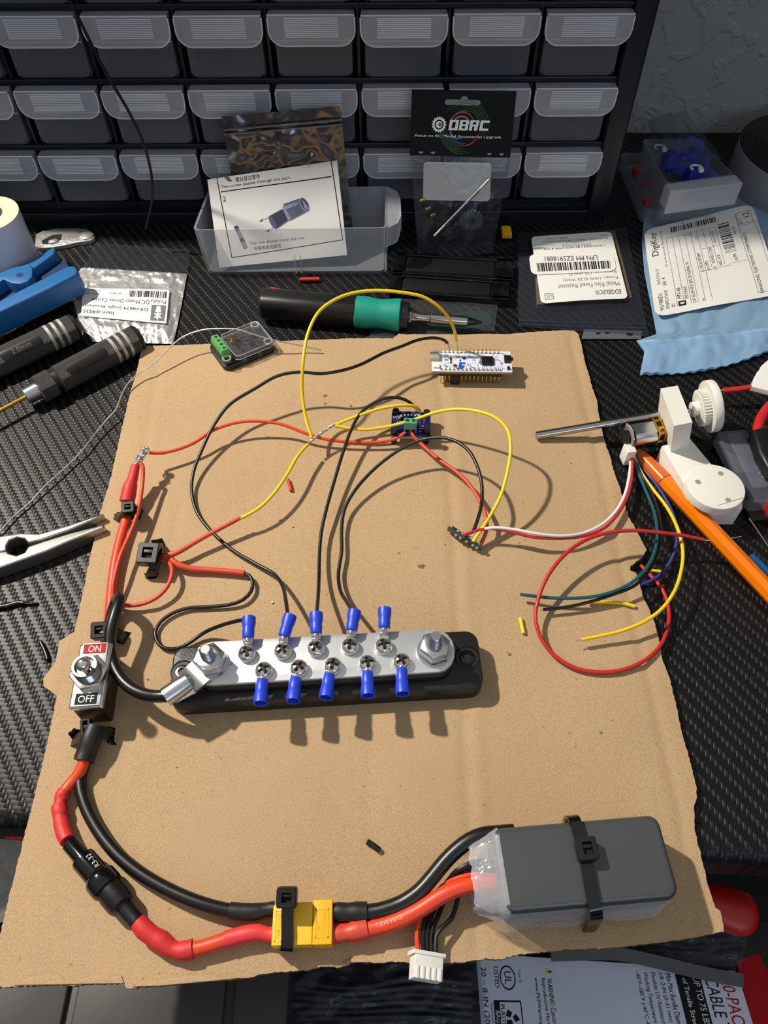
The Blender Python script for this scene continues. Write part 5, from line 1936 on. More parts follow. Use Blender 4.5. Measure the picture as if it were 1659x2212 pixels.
mb.tube([P(1700, 850, 12), P(1662, 878, 12), P(1645, 902, 12), P(1637, 928, 12), P(1640, 945, 12)], 3.0, 16)
cl.part('cable', mb, M['wire_crimson'])
mb = MB()
q = [P(x, y, 20) for x, y in ((1628, 925), (1660, 916), (1720, 990), (1725, 1030), (1665, 1020), (1640, 975))]
mb.prism([(p.x, p.y) for p in q], 1.0, 20, 2.5)
cl.part('handle', mb, M['black'])
mb = MB()
c = P(1698, 1085, 12)
mb.lathe([(7.5, 1), (8.5, 3), (8.5, 12), (7.0, 14)], 32, 0, T3(c.x, c.y, 0))
cl.part('boot', mb, M['wire_crimson'])
mb = MB()
pp_ = [(1657, 781), (1644, 792), (1640, 798), (1643, 803), (1634, 806), (1637, 812), (1629, 815), (1631, 821), (1625, 824), (1627, 830), (1622, 838), (1660, 848), (1720, 862), (1730, 770)]
pk = [P(x, y, 16) for x, y in pp_]
mb.prism([(p.x, p.y) for p in pk], 14, 17.5, 0.6)
for x, y in ((1700, 800), (1690, 830)):
    c = P(x, y, 0)
    mb.box(c.x - 10, c.y - 10, 0, c.x + 12, c.y + 8, 14.2)
solo('paper_packet', 'white paper packet with a zigzag torn edge cut off by the right frame edge', 'packet', mb, M['paper'])
wire('needle_tool', 'thin silver needle pointing up from the right edge of the desk', [('a', [(1618, 1120, 4), (1640, 1152, 3.5), (1690, 1225, 3)], 0.55, M['steel'])], cat='needle', n=8)
mb = MB()
a, b = P(1622, 1200, 2.5), P(1700, 1275, 2.5)
d = (b - a).normalized()
mb.M = frame(a, Vector((0, 0, 1)).cross(d), d)
z = 0
prof = [(1.5, 0)]
while z < (b - a).length:
    prof += [(2.2, z), (1.7, z + 0.5)]
    z += 1.0
mb.lathe(prof, 16)
solo('blue_spring_sleeve', 'small ribbed blue sleeve just beyond the orange pen', 'sleeve', mb, M['blue_tool'])
wire('wire_clipping', 'short silver wire clipping beyond the orange pen', [('a', [(1578, 1163, 0.6), (1601, 1159, 0.6)], 0.35, M['tin'])], n=6)

# ------------------------------------------------------------------ offcuts
for lab, pts, r, mm in (('red wire offcut in the middle of the upper cardboard', [(622, 1036, 5.2), (626, 1048, 5.2), (629, 1060, 5.2)], 0.95, 'wire_crimson'),
                        ('black wire offcut lying between the bus bar and the battery', [(793, 1818, 5.2), (806, 1826, 5.2), (820, 1837, 5.2)], 1.2, 'wire_black'),
                        ('short yellow offcut right of the bus bar', [(1124, 1335, 5.2), (1127, 1350, 5.2), (1131, 1368, 5.2)], 1.0, 'wire_yellow'),
                        ('longer yellow offcut inside the red loop', [(1270, 1300, 6.5), (1310, 1301, 5.6), (1345, 1303, 5.2), (1371, 1310, 5.2)], 1.0, 'wire_yellow'),
                        ('tiny yellow offcut on the desk beside the cardboard', [(1407, 1232, 1.0), (1428, 1235, 1.0)], 0.9, 'wire_yellow'),
                        ('red sleeve offcut in front of the clear tray', [(648, 604, 2.0), (690, 603, 2.0)], 1.5, 'wire_crimson'),
                        ('red sleeve offcut behind the soldering iron handle', [(584, 624, 2.5), (622, 632, 2.0)], 1.5, 'wire_crimson'),
                        ('black offcut on the desk at the left', [(88, 1387, 1.2), (98, 1408, 1.2), (103, 1425, 1.2)], 1.1, 'wire_black')):
    wire('wire_offcut', lab, [('a', pts, r, M[mm])], cat='wire offcut')
wire('frayed_wire', 'black wire with a split end entering from the left frame edge',
     [('insulation', [(-10, 1312, 1.5), (15, 1309, 1.5), (38, 1302, 1.5), (52, 1303, 1.5)], 1.3, M['wire_black']),
      ('split_end', [(50, 1303, 1.5), (62, 1299, 2.2), (73, 1292, 3)], 0.5, M['wire_black']),
      ('split_end', [(50, 1303, 1.5), (65, 1304, 1.5), (80, 1302, 1.3)], 0.5, M['wire_black'])])
rn = random.Random(9)
for k, (x, y, r, w) in enumerate(((588, 1302, 0.8, 'above the second ring terminal'), (319, 1150, 0.6, 'just above the square-headed tie'), (1098, 1412, 0.9, 'right of the bus bar'), (1296, 1581, 0.7, 'far below the red loop'), (757, 877, 0.7, 'left of the blue module'), (604, 1126, 0.7, 'below the red offcut'), (481, 889, 0.6, 'beside the long black wire'), (579, 945, 0.6, 'above the orange wire'), (1233, 1001, 0.5, 'left of the motor plug'), (961, 1177, 0.5, 'left of the upright board'))):
    c = P(x, y, BT)
    mb = MB()
    mb.M = T3(c.x, c.y, BT + r * 0.5)
    mb.lathe([(r * 0.6, -r * 0.5), (r, 0), (r * 0.7, r * 0.7)], 7)
    solo('solder_crumb', 'tiny bright solder crumb ' + w, 'solder crumb', mb, M['tin'], 'solder crumbs on the cardboard')

# ------------------------------------------------------------------ soldering iron
ia, ib = P(563, 655, 11), P(1042, 697, 9)
idr = (ib - ia).normalized()
iron = Thing('soldering_iron', 'black cordless soldering iron with a teal rubber grip lying behind the cardboard', 'soldering iron', P(780, 680, 0))
sx_ = Vector((0, 0, 1)).cross(idr).normalized()
IM = frame(ia, sx_, idr)
tt = lambda px, py=680: (P(px, py, 10) - ia).dot(idr)
L0, L1, L2, L3 = 0.0, tt(768, 673), tt(866, 682), tt(880, 684)
mb = MB(IM)
body = rrect(17.5, 18.5, 6.0, 6)
mb.prism(body, 0.0, L1 + 2, 1.5, botbev=3.0)
iron.part('handle', mb, M['black'])
mb = MB()
for px, py in ((604, 667), (631, 668), (731, 682)):
    c = P(px, py, 12)
    mb.M = frame(c, idr, (0, -0.75, 0.66))
    mb.lathe([(1.9, 0.2), (1.6, 1.0), (0.6, 1.2)], 18)
iron.part('button', mb, M['dark_steel'])
mb = MB(IM)
mb.lathe([(9.2, L1), (10.3, L1 + 0.6), (10.3, L1 + 8), (9.4, L1 + 14), (9.4, L2 - 12), (10.8, L2 - 3), (10.8, L2 - 0.6), (9.6, L2)], 32)
iron.part('grip', mb, M['teal'])
mb = MB(IM)
mb.lathe([(9.3, L2), (9.0, L3 + 0.5), (5, L3 + 1.5)], 32)
iron.part('collar', mb, M['black'])
mb = MB(IM)
L4 = (ib - ia).length
e0, e1_, e2, e3 = L3, tt(893, 686), tt(902, 686), tt(1010, 694)
mb.lathe([(4.6, e0), (5.6, e0 + 1.5), (5.6, e1_ - 1.5), (4.0, e1_), (3.4, e2), (3.0, e2 + 1), (3.0, tt(930)), (3.5, tt(932)), (3.5, e3 - 2), (2.9, e3)], 26)
iron.part('barrel', mb, M['steel'])
mb = MB(IM)
mb.lathe([(2.8, e3 - 0.5), (2.4, e3 + 2), (0.9, L4 - 1.0), (0.5, L4)], 20)
iron.part('tip', mb, M['dark_steel'])

# clear bag under the iron tip
def wavy(k, amp, fx=0.09, fy=0.11, seed=0.0):
    return lambda u, v: amp * noise.noise(Vector((u * k, v * k * 1.3, seed))) + amp * 0.5 * noise.noise(Vector((u * k * 3, v * k * 3, seed + 5)))


def bag_sheet(name, th, corners, z0, amp, m, seed, puff=0.0, nu=40, nv=30, k=4.0, label=None, both=True):
    """soft sheet spanned by four corner points (3-D)"""
    a, b, c, d = [Vector(p) for p in corners]
    mb = MB()
    nn = (b - a).cross(d - a).normalized()
    if nn.z < 0:
        nn = -nn

    def fn(u, v, s=1):
        p = a * (1 - u) * (1 - v) + b * u * (1 - v) + c * u * v + d * (1 - u) * v
        e = min(u, 1 - u, v, 1 - v) * 6
        e = min(1, e)
        h = noise.noise(Vector((u * k, v * k, seed))) + 0.5 * noise.noise(Vector((u * k * 2.7, v * k * 2.7, seed + 9)))
        jag = 0.6 * noise.noise(Vector((u * 25, v * 25, seed)))
        return p + nn * (z0 + puff * max(0.0, math.sin(math.pi * u)) ** 0.7 * max(0.0, math.sin(math.pi * v)) ** 0.7 + amp * abs(h) * (0.35 + 0.65 * e))
    mb.sheet(fn, nu, nv)
    if both:
        mb.sheet(lambda u, v: fn(u, v) - nn * (0.25 + 0.9 * (puff + z0 - 0.4) * min(1, min(u, 1 - u, v, 1 - v) * 9)), nu, nv)
    return th.part(name, mb, m, label, sharp=70)


cb = Thing('clear_bag', 'clear plastic bag with a dark green card under the soldering iron tip', 'plastic bag', P(940, 690, 0))
mb = MB()
q = [P(x, y, 0.6) for x, y in ((800, 700), (860, 694), (1010, 672), (1060, 672), (1062, 700), (1000, 712), (870, 728), (795, 736))]
mb.prism([(p.x, p.y) for p in q], 0.1, 0.6, 0.1)
cb.part('card', mb, mat('dark_green_card', (8, 50, 46), 0.4))
bag_sheet('film', cb, [P(868, 640, 1.5), P(1076, 655, 1.5), P(1068, 716, 1.5), P(790, 738, 1.5)], 0.3, 1.6, M['film'], 3.3, both=False)

# ------------------------------------------------------------------ black trays in front of the bagged gears
for k, (cn, lab) in enumerate((([(856, 544), (1112, 560), (1104, 604), (846, 588)], 'flat glossy black tray behind the soldering iron, the farther of two'),
                               ([(846, 590), (1104, 606), (1096, 646), (838, 630)], 'flat glossy black tray right behind the soldering iron, the nearer of two'))):
    F, lx, ly = qf(*cn, 7)
    t = Thing('plastic_tray', lab, 'tray', F @ Vector((0, 0, -7)), 'glossy black trays')
    mb = MB(F)
    mb.box(-lx / 2, -ly / 2, -6.8, lx / 2, ly / 2, -1.6, 0.6, 1.5)
    for a in ((-lx / 2, -ly / 2, lx / 2, -ly / 2 + 3.4), (-lx / 2, ly / 2 - 2.6, lx / 2, ly / 2), (-lx / 2, -ly / 2, -lx / 2 + 8, ly / 2), (lx / 2 - 12, -ly / 2, lx / 2, ly / 2)):
        mb.box(a[0], a[1], -2.0, a[2], a[3], 0, 0.5, 0.8)
    t.part('tray_body', mb, M['black_gloss'])
    mb = MB(F)
    mb.box(-lx / 2 + 9, -ly / 2 + 4, -1.7, lx / 2 - 13, ly / 2 - 3, -1.0, 0.3, 2.5)
    t.part('window', mb, M['black'], 'dull recessed window')

# ------------------------------------------------------------------ loose clear tray with leaflet and foil pouch
rf = [P(416, 497, 36), P(838, 492, 36), P(836, 402, 36), P(450, 409, 36)]
ty = Thing('clear_tray', 'loose clear plastic tray lying lengthways on the desk in front of the cabinet', 'tray', P(640, 560, 0))
bf = [P(447, 594, 0), P(836, 592, 0)]
yb = rf[2].y - 5
bq = [bf[0], bf[1], Vector((bf[1].x - 1, yb, 0)), Vector((bf[0].x + 2, yb, 0))]
mb = MB()


def lip3(a, b, t):
    return a * (1 - t) + b * t


def qprism(mb, pts_bottom, pts_top, m=0):
    n = len(pts_bottom)
    mb.add([tuple(p) for p in pts_bottom] + [tuple(p) for p in pts_top],
           [tuple(range(n - 1, -1, -1)), tuple(range(n, 2 * n))] + [(i, (i + 1) % n, n + (i + 1) % n, n + i) for i in range(n)], m)


def rquad(pts, r, n=4):
    """rounded quad in the pts' plane"""
    out = []
    N = len(pts)
    for i in range(N):
        p0, p1, p2 = pts[i - 1], pts[i], pts[(i + 1) % N]
        a = p1 + (p0 - p1).normalized() * r
        b = p1 + (p2 - p1).normalized() * r
        for k in range(n + 1):
            t = k / n
            out.append(a * (1 - t) ** 2 + p1 * 2 * t * (1 - t) + b * t * t)
    return out


def open_tub(mb, top, bot, r, tk):
    ctr_t = sum(top, Vector()) / 4
    ctr_b = sum(bot, Vector()) / 4
    sh = lambda pts, c, d: [p + (c - p).normalized() * d for p in pts]
    rings = [rquad(sh(bot, ctr_b, 1.5), r), [p + Vector((0, 0, 1.5)) for p in rquad(bot, r)], rquad(top, r), rquad(sh(top, ctr_t, tk * 1.5), r), [p + Vector((0, 0, 2.2)) for p in rquad(sh(bot, ctr_b, tk * 1.7), r)]]
    mb.loft([[tuple(p) for p in rg] for rg in rings], cap0=True, cap1=True)


open_tub(mb, rf, bq, 4.0, 1.2)
for x in (-62.0, -58.0):
    y0 = bf[0].y
    mb.box(x, y0 - 0.2, 1, x + 0.9, y0 + 2.4, 16)
ty.part('tub', mb, M['tray'])
mb = MB()
lp = [P(838, 400, 36), P(870, 428, 33), P(876, 448, 30), P(876, 500, 26), P(870, 518, 24), P(842, 531, 22)]
# curved finger lip on the right end
a, b = rf[1], rf[2]
q = []
for s, dx, dz in ((0, 0.0, 0), (0.12, 7.0, -0.3), (0.3, 9.2, -0.6), (0.7, 9.2, -0.6), (0.88, 7.0, -0.3), (1, 0, 0)):
    q.append(a * (1 - s) + b * s + Vector((dx, 0, dz)))
qb = [p * 1 + Vector((-0.6, 0, -15)) for p in q]
mb.loft([[tuple(p) for p in q], [tuple(p) for p in qb], [tuple(p + Vector((-1.2, 0, 0))) for p in qb], [tuple(p + Vector((-1.2, 0, 0))) for p in q]], cap0=False, cap1=False, closed=False)
mb.add([tuple(p) for p in q] + [tuple(p + Vector((-1.0, 0, -1.2))) for p in q], [tuple(range(6))] + [(i, i + 1, 7 + i, 6 + i) for i in range(5)])
for k in range(12):
    s = 0.3 + 0.4 * k / 12
    p = a * (1 - s) + b * s + Vector((9.25, 0, -2.5))
    mb.box(p.x - 0.1, p.y, p.z - 10.5, p.x + 0.3, p.y + 0.7, p.z)
ty.part('finger_lip', mb, M['frost_lip'])

BLp, BRp = P(474, 578, 5.2), P(750, 551, 10.0)
TLp, TRp = PY(448, 388, 496), PY(728, 346, 500)
lf = Label(TLp, TRp, BRp, BLp, wave=lambda u, v: 0.5 * math.sin(u * 5 + v * 3) + 0.4 * noise.noise(Vector((u * 3, v * 3, 1))), off=0.07)
lf.base(0.002, 0, 0.35, 10)
lf.line(0.075, 0.0, 0.107, 0.90, 0.011)
lf.line(0.955, 0.0, 0.978, 0.83, 0.011)
lf.line(0.09, 0.155, 0.945, 0.155, 0.011)
lf.line(0.107, 0.90, 0.978, 0.83, 0.009)
lf.poly_uv([(0.13, 0.0), (0.165, 0.0), (0.19, 0.055), (0.16, 0.06)], 2)
lf.txt('螺丝穿过零件', 0.215, 0.075, 0.052, 0.19, 1)
lf.txt('The screw passes through the part', 0.095, 0.128, 0.040, 0.535, 1)
lf.txt('2', 0.10, 0.265, 0.055, None, 1)
lf.txt('Slip the sleeve onto the nut', 0.265, 0.785, 0.042, 0.42, 2)
lf.txt('将套筒套进螺母', 0.285, 0.845, 0.044, 0.21, 2)


def blob(pts, m, o=1.0):
    lf.poly_uv(pts, m, o + 3.5)


def ell(cu, cv, a, b, rot, n=24):
    k = lf.hv / lf.wu
    return [(cu + (a * math.cos(t) * math.cos(rot) - b * math.sin(t) * math.sin(rot)) * k, cv + (a * math.cos(t) * math.sin(rot) + b * math.sin(t) * math.cos(rot))) for t in (2 * math.pi * i / n for i in range(n))]


blob([(0.555, 0.375), (0.655, 0.345), (0.695, 0.50), (0.595, 0.555)], 3)
blob([(0.655, 0.345), (0.70, 0.335), (0.735, 0.475), (0.695, 0.50)], 3, 1.2)
blob([(0.435, 0.485), (0.545, 0.425), (0.575, 0.555), (0.475, 0.63)], 4)
blob([(0.545, 0.40), (0.56, 0.375), (0.60, 0.55), (0.575, 0.555)], 5)
blob([(0.56, 0.40), (0.66, 0.365), (0.668, 0.40), (0.568, 0.435)], 5, 1.4)
blob(ell(0.715, 0.405, 0.045, 0.082, -0.42), 5, 1.6)
blob(ell(0.716, 0.405, 0.036, 0.070, -0.42), 4, 1.9)
blob([(0.70, 0.345), (0.725, 0.40), (0.742, 0.46), (0.715, 0.455)], 5, 2.2)
blob(ell(0.456, 0.558, 0.03, 0.078, -0.42), 3, 1.6)
lf.line(0.62, 0.36, 0.66, 0.52, 0.005, 4, 5.8)
lf.line(0.645, 0.352, 0.682, 0.507, 0.005, 4, 5.8)
for u0, v0, u1, v1 in ((0.425, 0.505, 0.36, 0.525), (0.455, 0.615, 0.40, 0.645)):
    lf.line(u0, v0, u1, v1, 0.006, 2)
    lf.poly_uv([(u1 + 0.02, v1 - 0.018), (u1 + 0.022, v1 + 0.008), (u1 - 0.008, v1 + 0.008)], 1)
blob([(0.155, 0.555), (0.185, 0.545), (0.235, 0.795), (0.205, 0.81)], 5)
blob([(0.155, 0.555), (0.185, 0.545), (0.195, 0.60), (0.165, 0.61)], 4, 1.3)
blob([(0.185, 0.70), (0.215, 0.69), (0.222, 0.725), (0.192, 0.735)], 4, 1.3)
solo('leaflet', 'white printed instruction leaflet with a grey sleeve drawing leaning in the loose clear tray', 'leaflet', lf, [M['paper'], M['ink'], M['ink_grey'], M['drawn_a'], M['drawn_b'], M['drawn_c']])

zp = Thing('foil_pouch', 'crumpled silver zip pouch standing behind the leaflet in the loose clear tray', 'pouch', P(650, 560, 3))
zc = [PY(479, 252, 505), PY(735, 228, 506), P(762, 492, 10), P(520, 500, 10)]
bag_sheet('pouch', zp, zc, 0.2, 3.0, M['zip_foil'], 7.7, puff=1.5, nu=60, nv=60, k=5)
mb = MB()
for v in (0.10, 0.135):
    a = zc[0] * (1 - v) + zc[3] * v
    b = zc[1] * (1 - v) + zc[2] * v
    n = Vector((0, -1, 0.4)).normalized()
    mb.tube([a + n * 2.6, (a + b) / 2 + n * 3.2, b + n * 2.6], 0.8, 8)
zp.part('zip_strip', mb, M['zip_foil'])

# ------------------------------------------------------------------ bagged gears with the black header card
def lean(x, y):
    return PY(x, y, 474 + (545 - y) / 350 * 31)


og = Thing('parts_bag', 'clear bag of gears with a black header card leaning on the cabinet', 'parts bag', lean(985, 545))
hc = Label(lean(890, 193), lean(1116, 197), lean(1102, 341), lean(885, 336), wave=lambda u, v: 0.5 * math.sin(u * 3), off=0.08)
hc.base(0.005, 0, 0.5)
hc.poly_uv([(0.34 + 0.30 * t, 0.135) for t in (0, 1)] + [(0.665, 0.16), (0.66, 0.195), (0.64, 0.215), (0.34, 0.215), (0.32, 0.195), (0.32, 0.155)], 2)
hc.poly_uv([(0.505 + 0.035 * math.cos(a), 0.135 - 0.055 * math.sin(a)) for a in (math.pi * i / 10 for i in range(11))], 2)
kk = hc.hv / hc.wu


def arc(cu, cv, r, a0, a1, wd, m, o=1.0, n=26):
    vs = []
    for i in range(n + 1):
        a = math.radians(a0 + (a1 - a0) * i / n)
        f = max(0.0, math.sin(math.pi * i / n)) ** 0.5
        for s in (-1, 1):
            rr = r + s * wd * f / 2
            vs.append(tuple(hc.p(cu + rr * math.cos(a) * kk, cv + rr * math.sin(a), hc.off * o)))
    hc.add(vs, [(2 * i, 2 * i + 1, 2 * i + 3, 2 * i + 2) for i in range(n)], m)


for j in range(5):
    arc(0.53, 0.55, 0.40 - j * 0.035, -150 + j * 12, 10 + j * 6, 0.010, 3)
    arc(0.51, 0.57, 0.38 - j * 0.03, 60 + j * 8, 190 - j * 4, 0.010, 3)
arc(0.52, 0.55, 0.25, -190, -80, 0.03, 3)
arc(0.50, 0.52, 0.20, -160, -20, 0.025, 4, 1.2)
arc(0.53, 0.58, 0.24, 10, 110, 0.02, 4, 1.2)
arc(0.51, 0.56, 0.23, 70, 170, 0.03, 5, 1.2)
arc(0.49, 0.53, 0.15, -170, 10, 0.025, 2, 1.1)
arc(0.47, 0.58, 0.14, 60, 200, 0.02, 2, 1.1)
gp = []
for i in range(64):
    a = 2 * math.pi * i / 64
    r = 0.122 if i % 4 in (0, 1) else 0.105
    gp.append((0.275 + r * math.cos(a) * kk, 0.51 + r * math.sin(a)))
hc.poly_uv(gp, 6, 2.0)
hc.poly_uv([(0.275 + 0.075 * math.cos(a) * kk, 0.51 + 0.075 * math.sin(a)) for a in (2 * math.pi * i / 24 for i in range(24))], 0, 2.4)
hc.poly_uv([(0.275 + 0.055 * math.cos(a) * kk, 0.51 + 0.055 * math.sin(a)) for a in (2 * math.pi * i / 24 for i in range(24))], 6, 2.8)
hc.poly_uv([(0.285 + 0.030 * math.cos(a) * kk, 0.51 + 0.030 * math.sin(a)) for a in (2 * math.pi * i / 24 for i in range(24))], 7, 3.2)
# wide block letters O B R C
def glyph(u, pieces, w=0.088, h=0.155, v=0.435):
    for (a, b, c, d) in pieces:
        sl = lambda y: 0.012 * (1 - y)
        hc.poly_uv([(u + a * w + sl(b), v + b * h), (u + c * w + sl(b), v + b * h), (u + c * w + sl(d), v + d * h), (u + a * w + sl(d), v + d * h)], 6, 2.2)


glyph(0.368, [(0, 0, 0.3, 1), (0.68, 0, 1, 1), (0, 0, 1, 0.2), (0, 0.8, 1, 1)])
glyph(0.468, [(0, 0, 0.32, 1), (0.66, 0.05, 1, 0.45), (0.66, 0.55, 1, 0.95), (0, 0, 0.9, 0.18), (0, 0.41, 0.92, 0.58), (0, 0.82, 0.9, 1)])
glyph(0.568, [(0, 0, 0.32, 1), (0.66, 0.05, 1, 0.5), (0, 0, 0.92, 0.18), (0, 0.42, 0.9, 0.6), (0.55, 0.55, 0.92, 1)])
glyph(0.668, [(0, 0, 0.32, 1), (0, 0, 1, 0.22), (0, 0.78, 1, 1)])
hc.txt('Focus on RC Model Accessories Upgrade', 0.045, 0.715, 0.052, 0.845, 6, 2.4)
for u, v in ((0.11, 0.93), (0.23, 0.93), (0.79, 0.93), (0.91, 0.93)):
    hc.poly_uv([(u + 0.022 * math.cos(a), v + 0.035 * math.sin(a)) for a in (math.pi * i / 8 for i in range(9))], 2, 1.5)
og.part('header_card', hc, [mat('black_card', (9, 8, 9), 0.55, 0.0, 0.2), M['ink'], mat('pale_card_slot', (128, 130, 138), 0.6), M['sw_green'], M['sw_red'], M['sw_blue'], M['white_ink'], M['ink_grey']], 'black header card with white lettering')
fc = [lean(888, 334), lean(1103, 340), lean(1062, 546), lean(902, 546)]
bag_sheet('bag_film', og, fc, 1.0, 2.2, M['film_dark'], 5.1, puff=3.0, nu=46, nv=46, k=3.5, both=False)
st_ = Label(lean(915, 350), lean(1062, 352), lean(1058, 435), lean(914, 432), off=0.05)
st_.base(0.05, 0, 0.2)
og.part('white_label', st_, M['paper'], 'blank white sticker')
c = lean(1018, 474)
mb = MB(frame(c, (1, 0, 0.05), (0, -1, 0.12)))
tg = [((8.0 if k % 4 in (1, 2) else 6.6) * math.cos(2 * math.pi * k / 72), (8.0 if k % 4 in (1, 2) else 6.6) * math.sin(2 * math.pi * k / 72)) for k in range(72)]
mb.prism(tg, 0, 2.2, 0.2)
mb.lathe([(2.6, 2.2), (2.6, 3.0), (1.6, 3.0), (1.5, 2.3)], 20, 1)
og.part('gear', mb, [M['gear_grey'], M['black']])
mb = MB()
mb.tube([lean(938, 508) + Vector((0, -2.5, 1)), lean(1056, 386) + Vector((0, -2.5, 1))], 1.0, 10)
og.part('shaft', mb, M['steel_satin'])
mb = MB()
for x, y in ((912, 430), (925, 448), (935, 462)):
    c = lean(x, y)
    mb.box(-2, -1, 0, 2, 1, 1.6, 0.4, 0.4, 0, frame(c + Vector((0, -1, 0)), (1, 0.2, 0.4), (0, -1, 0.3)))
og.part('brass_bits', mb, M['brass'])
mb = MB()
mb.box(-3.5, -5, 0, 3.5, 5, 4, 0.6, 1.0, 0, T3(*P(1093, 506, 2)))
for k in range(4):
    mb.box(-3.2 + k * 1.8, -6, 0.5, -2.0 + k * 1.8, -4.8, 3.4, 0.2, 0, 0, T3(*P(1093, 506, 2)))
solo('yellow_connector', 'small yellow plug on the desk at the foot of the cabinet', 'connector', mb, M['xt2'])

# ------------------------------------------------------------------ resistor bag
rb = Thing('resistor_bag', 'clear zip bag with a white resistor label lying right of the black trays', 'plastic bag', P(1260, 610, 0))
mb = MB()
q = [P(x, y, 3) for x, y in ((1152, 512), (1328, 500), (1366, 645), (1160, 660))]
mb.prism([(p.x, p.y) for p in q], 0.4, 4.0, 0.5)
rb.part('kraft_strip', mb, M['brown_card'])
# label printed upside down as seen from the camera
rl = Label(P(1357, 645, 6.6), P(1169, 656, 6.6), P(1147, 511, 6.6), P(1320, 500, 6.6), wave=lambda u, v: 0.5 * math.sin(u * 7) * v * (1 - v) + (0.8 * max(0, math.sin(u * math.pi)) * (1 - v) ** 4), off=0.07)
rl.base(0.035, 0, 0.2)
rl.txt('EDGELEC®', 0.06, 0.13, 0.062, 0.30, 1, slant=0.12)
rl.txt('Metal Film Fixed Resistor', 0.06, 0.245, 0.062, 0.72, 2)
rl.txt('Power: 1/4W (0.25 Watt)', 0.06, 0.335, 0.052, 0.64, 2)
rl.txt('Resistance: 120 ohm Ω', 0.06, 0.41, 0.048, 0.56, 2)
rl.txt('Tolerance: ±1%', 0.06, 0.475, 0.046, 0.40, 2)
rl.txt('Quantity: 100 pcs', 0.06, 0.535, 0.042, 0.46, 2)
rl.frame_line(0.85, 0.05, 0.945, 0.13, 0.006, 2)
rl.txt('US', 0.865, 0.115, 0.048, 0.065, 2)
rl.barcode(0.12, 0.775, 0.88, 0.80, 40, 2, 4)
rl.txt('X001Z0VXR5', 0.28, 0.835, 0.035, 0.36, 2)
rl.txt('EDGELEC 100pcs 120 ohm Resistor', 0.06, 0.915, 0.028, 0.84, 2)
rl.txt('New', 0.06, 0.955, 0.025, None, 2)
rl.txt('Made in China', 0.55, 0.955, 0.025, None, 2)
rb.part('label', rl, [M['paper'], M['ink'], M['ink_grey']], 'white printed label')
s2 = Label(P(1332, 585, 7.2), P(1148, 594, 7.2), P(1142, 549, 7.2), P(1325, 545, 7.2), off=0.07)
s2.base(0.12, 0, 0.15)
s2.barcode(0.06, 0.14, 0.94, 0.55, 44, 1, 8)
s2.txt('LPN PM EZ5918881', 0.20, 0.86, 0.24, 0.62, 1)
rb.part('barcode_sticker', s2, [M['paper'], M['ink']], 'narrow white barcode sticker')
bag_sheet('bag_film', rb, [P(1118, 505, 1), P(1352, 494, 1), P(1402, 728, 1), P(1120, 706, 1)], 0.4, 1.3, M['film_dark'], 2.2, puff=3.6, both=False)
mb = MB()
for (x0, y0, x1, y1, r) in ((1122, 692, 1395, 700, 0.9), (1124, 700, 1397, 709, 0.7)):
    mb.tube([P(x0, y0, 2.6), P((x0 + x1) / 2, (y0 + y1) / 2 + 2, 2.6), P(x1, y1, 2.6)], r, 8)
rb.part('zip_strip', mb, M['film_dark'])
mb = MB()
q = [P(x, y, 1.4) for x, y in ((1262, 711), (1388, 715), (1384, 732), (1256, 732))]
mb.prism([(p.x, p.y) for p in q], 1.0, 1.5)
for x, y, r in ((1292, 720, 1.6), (1311, 719, 1.6), (1360, 722, 2.4)):
    p = P(x, y, 1.5)
    mb.poly([(p.x + r * math.cos(a), p.y + r * 0.7 * math.sin(a)) for a in (2 * math.pi * i / 12 for i in range(12))], 1.6, 1)
rb.part('bag_flap', mb, [mat('grey_printed_film', (92, 94, 100), 0.4), M['ink']], 'grey printed strip below the zip')

# ------------------------------------------------------------------ blue antistatic bag
dk = Thing('antistatic_bag', 'blue antistatic bag with a large white shipping label at the right', 'plastic bag', P(1520, 640, 0))
mb = MB()
lf_ = [(1392, 470), (1386, 520), (1392, 590), (1412, 690), (1418, 722), (1374, 736), (1392, 760), (1382, 808)]
rt_ = [(1668, 372), (1672, 440), (1690, 520), (1700, 600), (1710, 680), (1712, 700), (1715, 730), (1716, 742)]


def lerp_poly(pts, t):
    s = t * (len(pts) - 1)
    i = min(int(s), len(pts) - 2)
    q = s - i
    return (pts[i][0] * (1 - q) + pts[i + 1][0] * q, pts[i][1] * (1 - q) + pts[i + 1][1] * q)


def blue_fn(u, v):
    a, b = lerp_poly(lf_, v), lerp_poly(rt_, v)
    x, y = a[0] * (1 - u) + b[0] * u, a[1] * (1 - u) + b[1] * u
    y += 16 * v ** 6 * math.sin(math.pi * min(1, u * 1.1)) * 1.2
    e = min(1, min(u, 1 - u, v, 1 - v) * 8)
    z = 1.0 + 2.2 * e * math.sin(math.pi * v) + 1.8 * abs(noise.noise(Vector((u * 5, v * 7, 4.4)))) * (0.3 + e) + 1.2 * abs(noise.noise(Vector((u * 14, v * 4, 1.4)))) * (1 if v > 0.7 else 0.3)
    if v > 0.985:
        z += 0.2
    if v >= 0.999:
        y += 3.0 * (0.5 + 0.5 * math.cos(u * 90))
    return P(x, y, z)


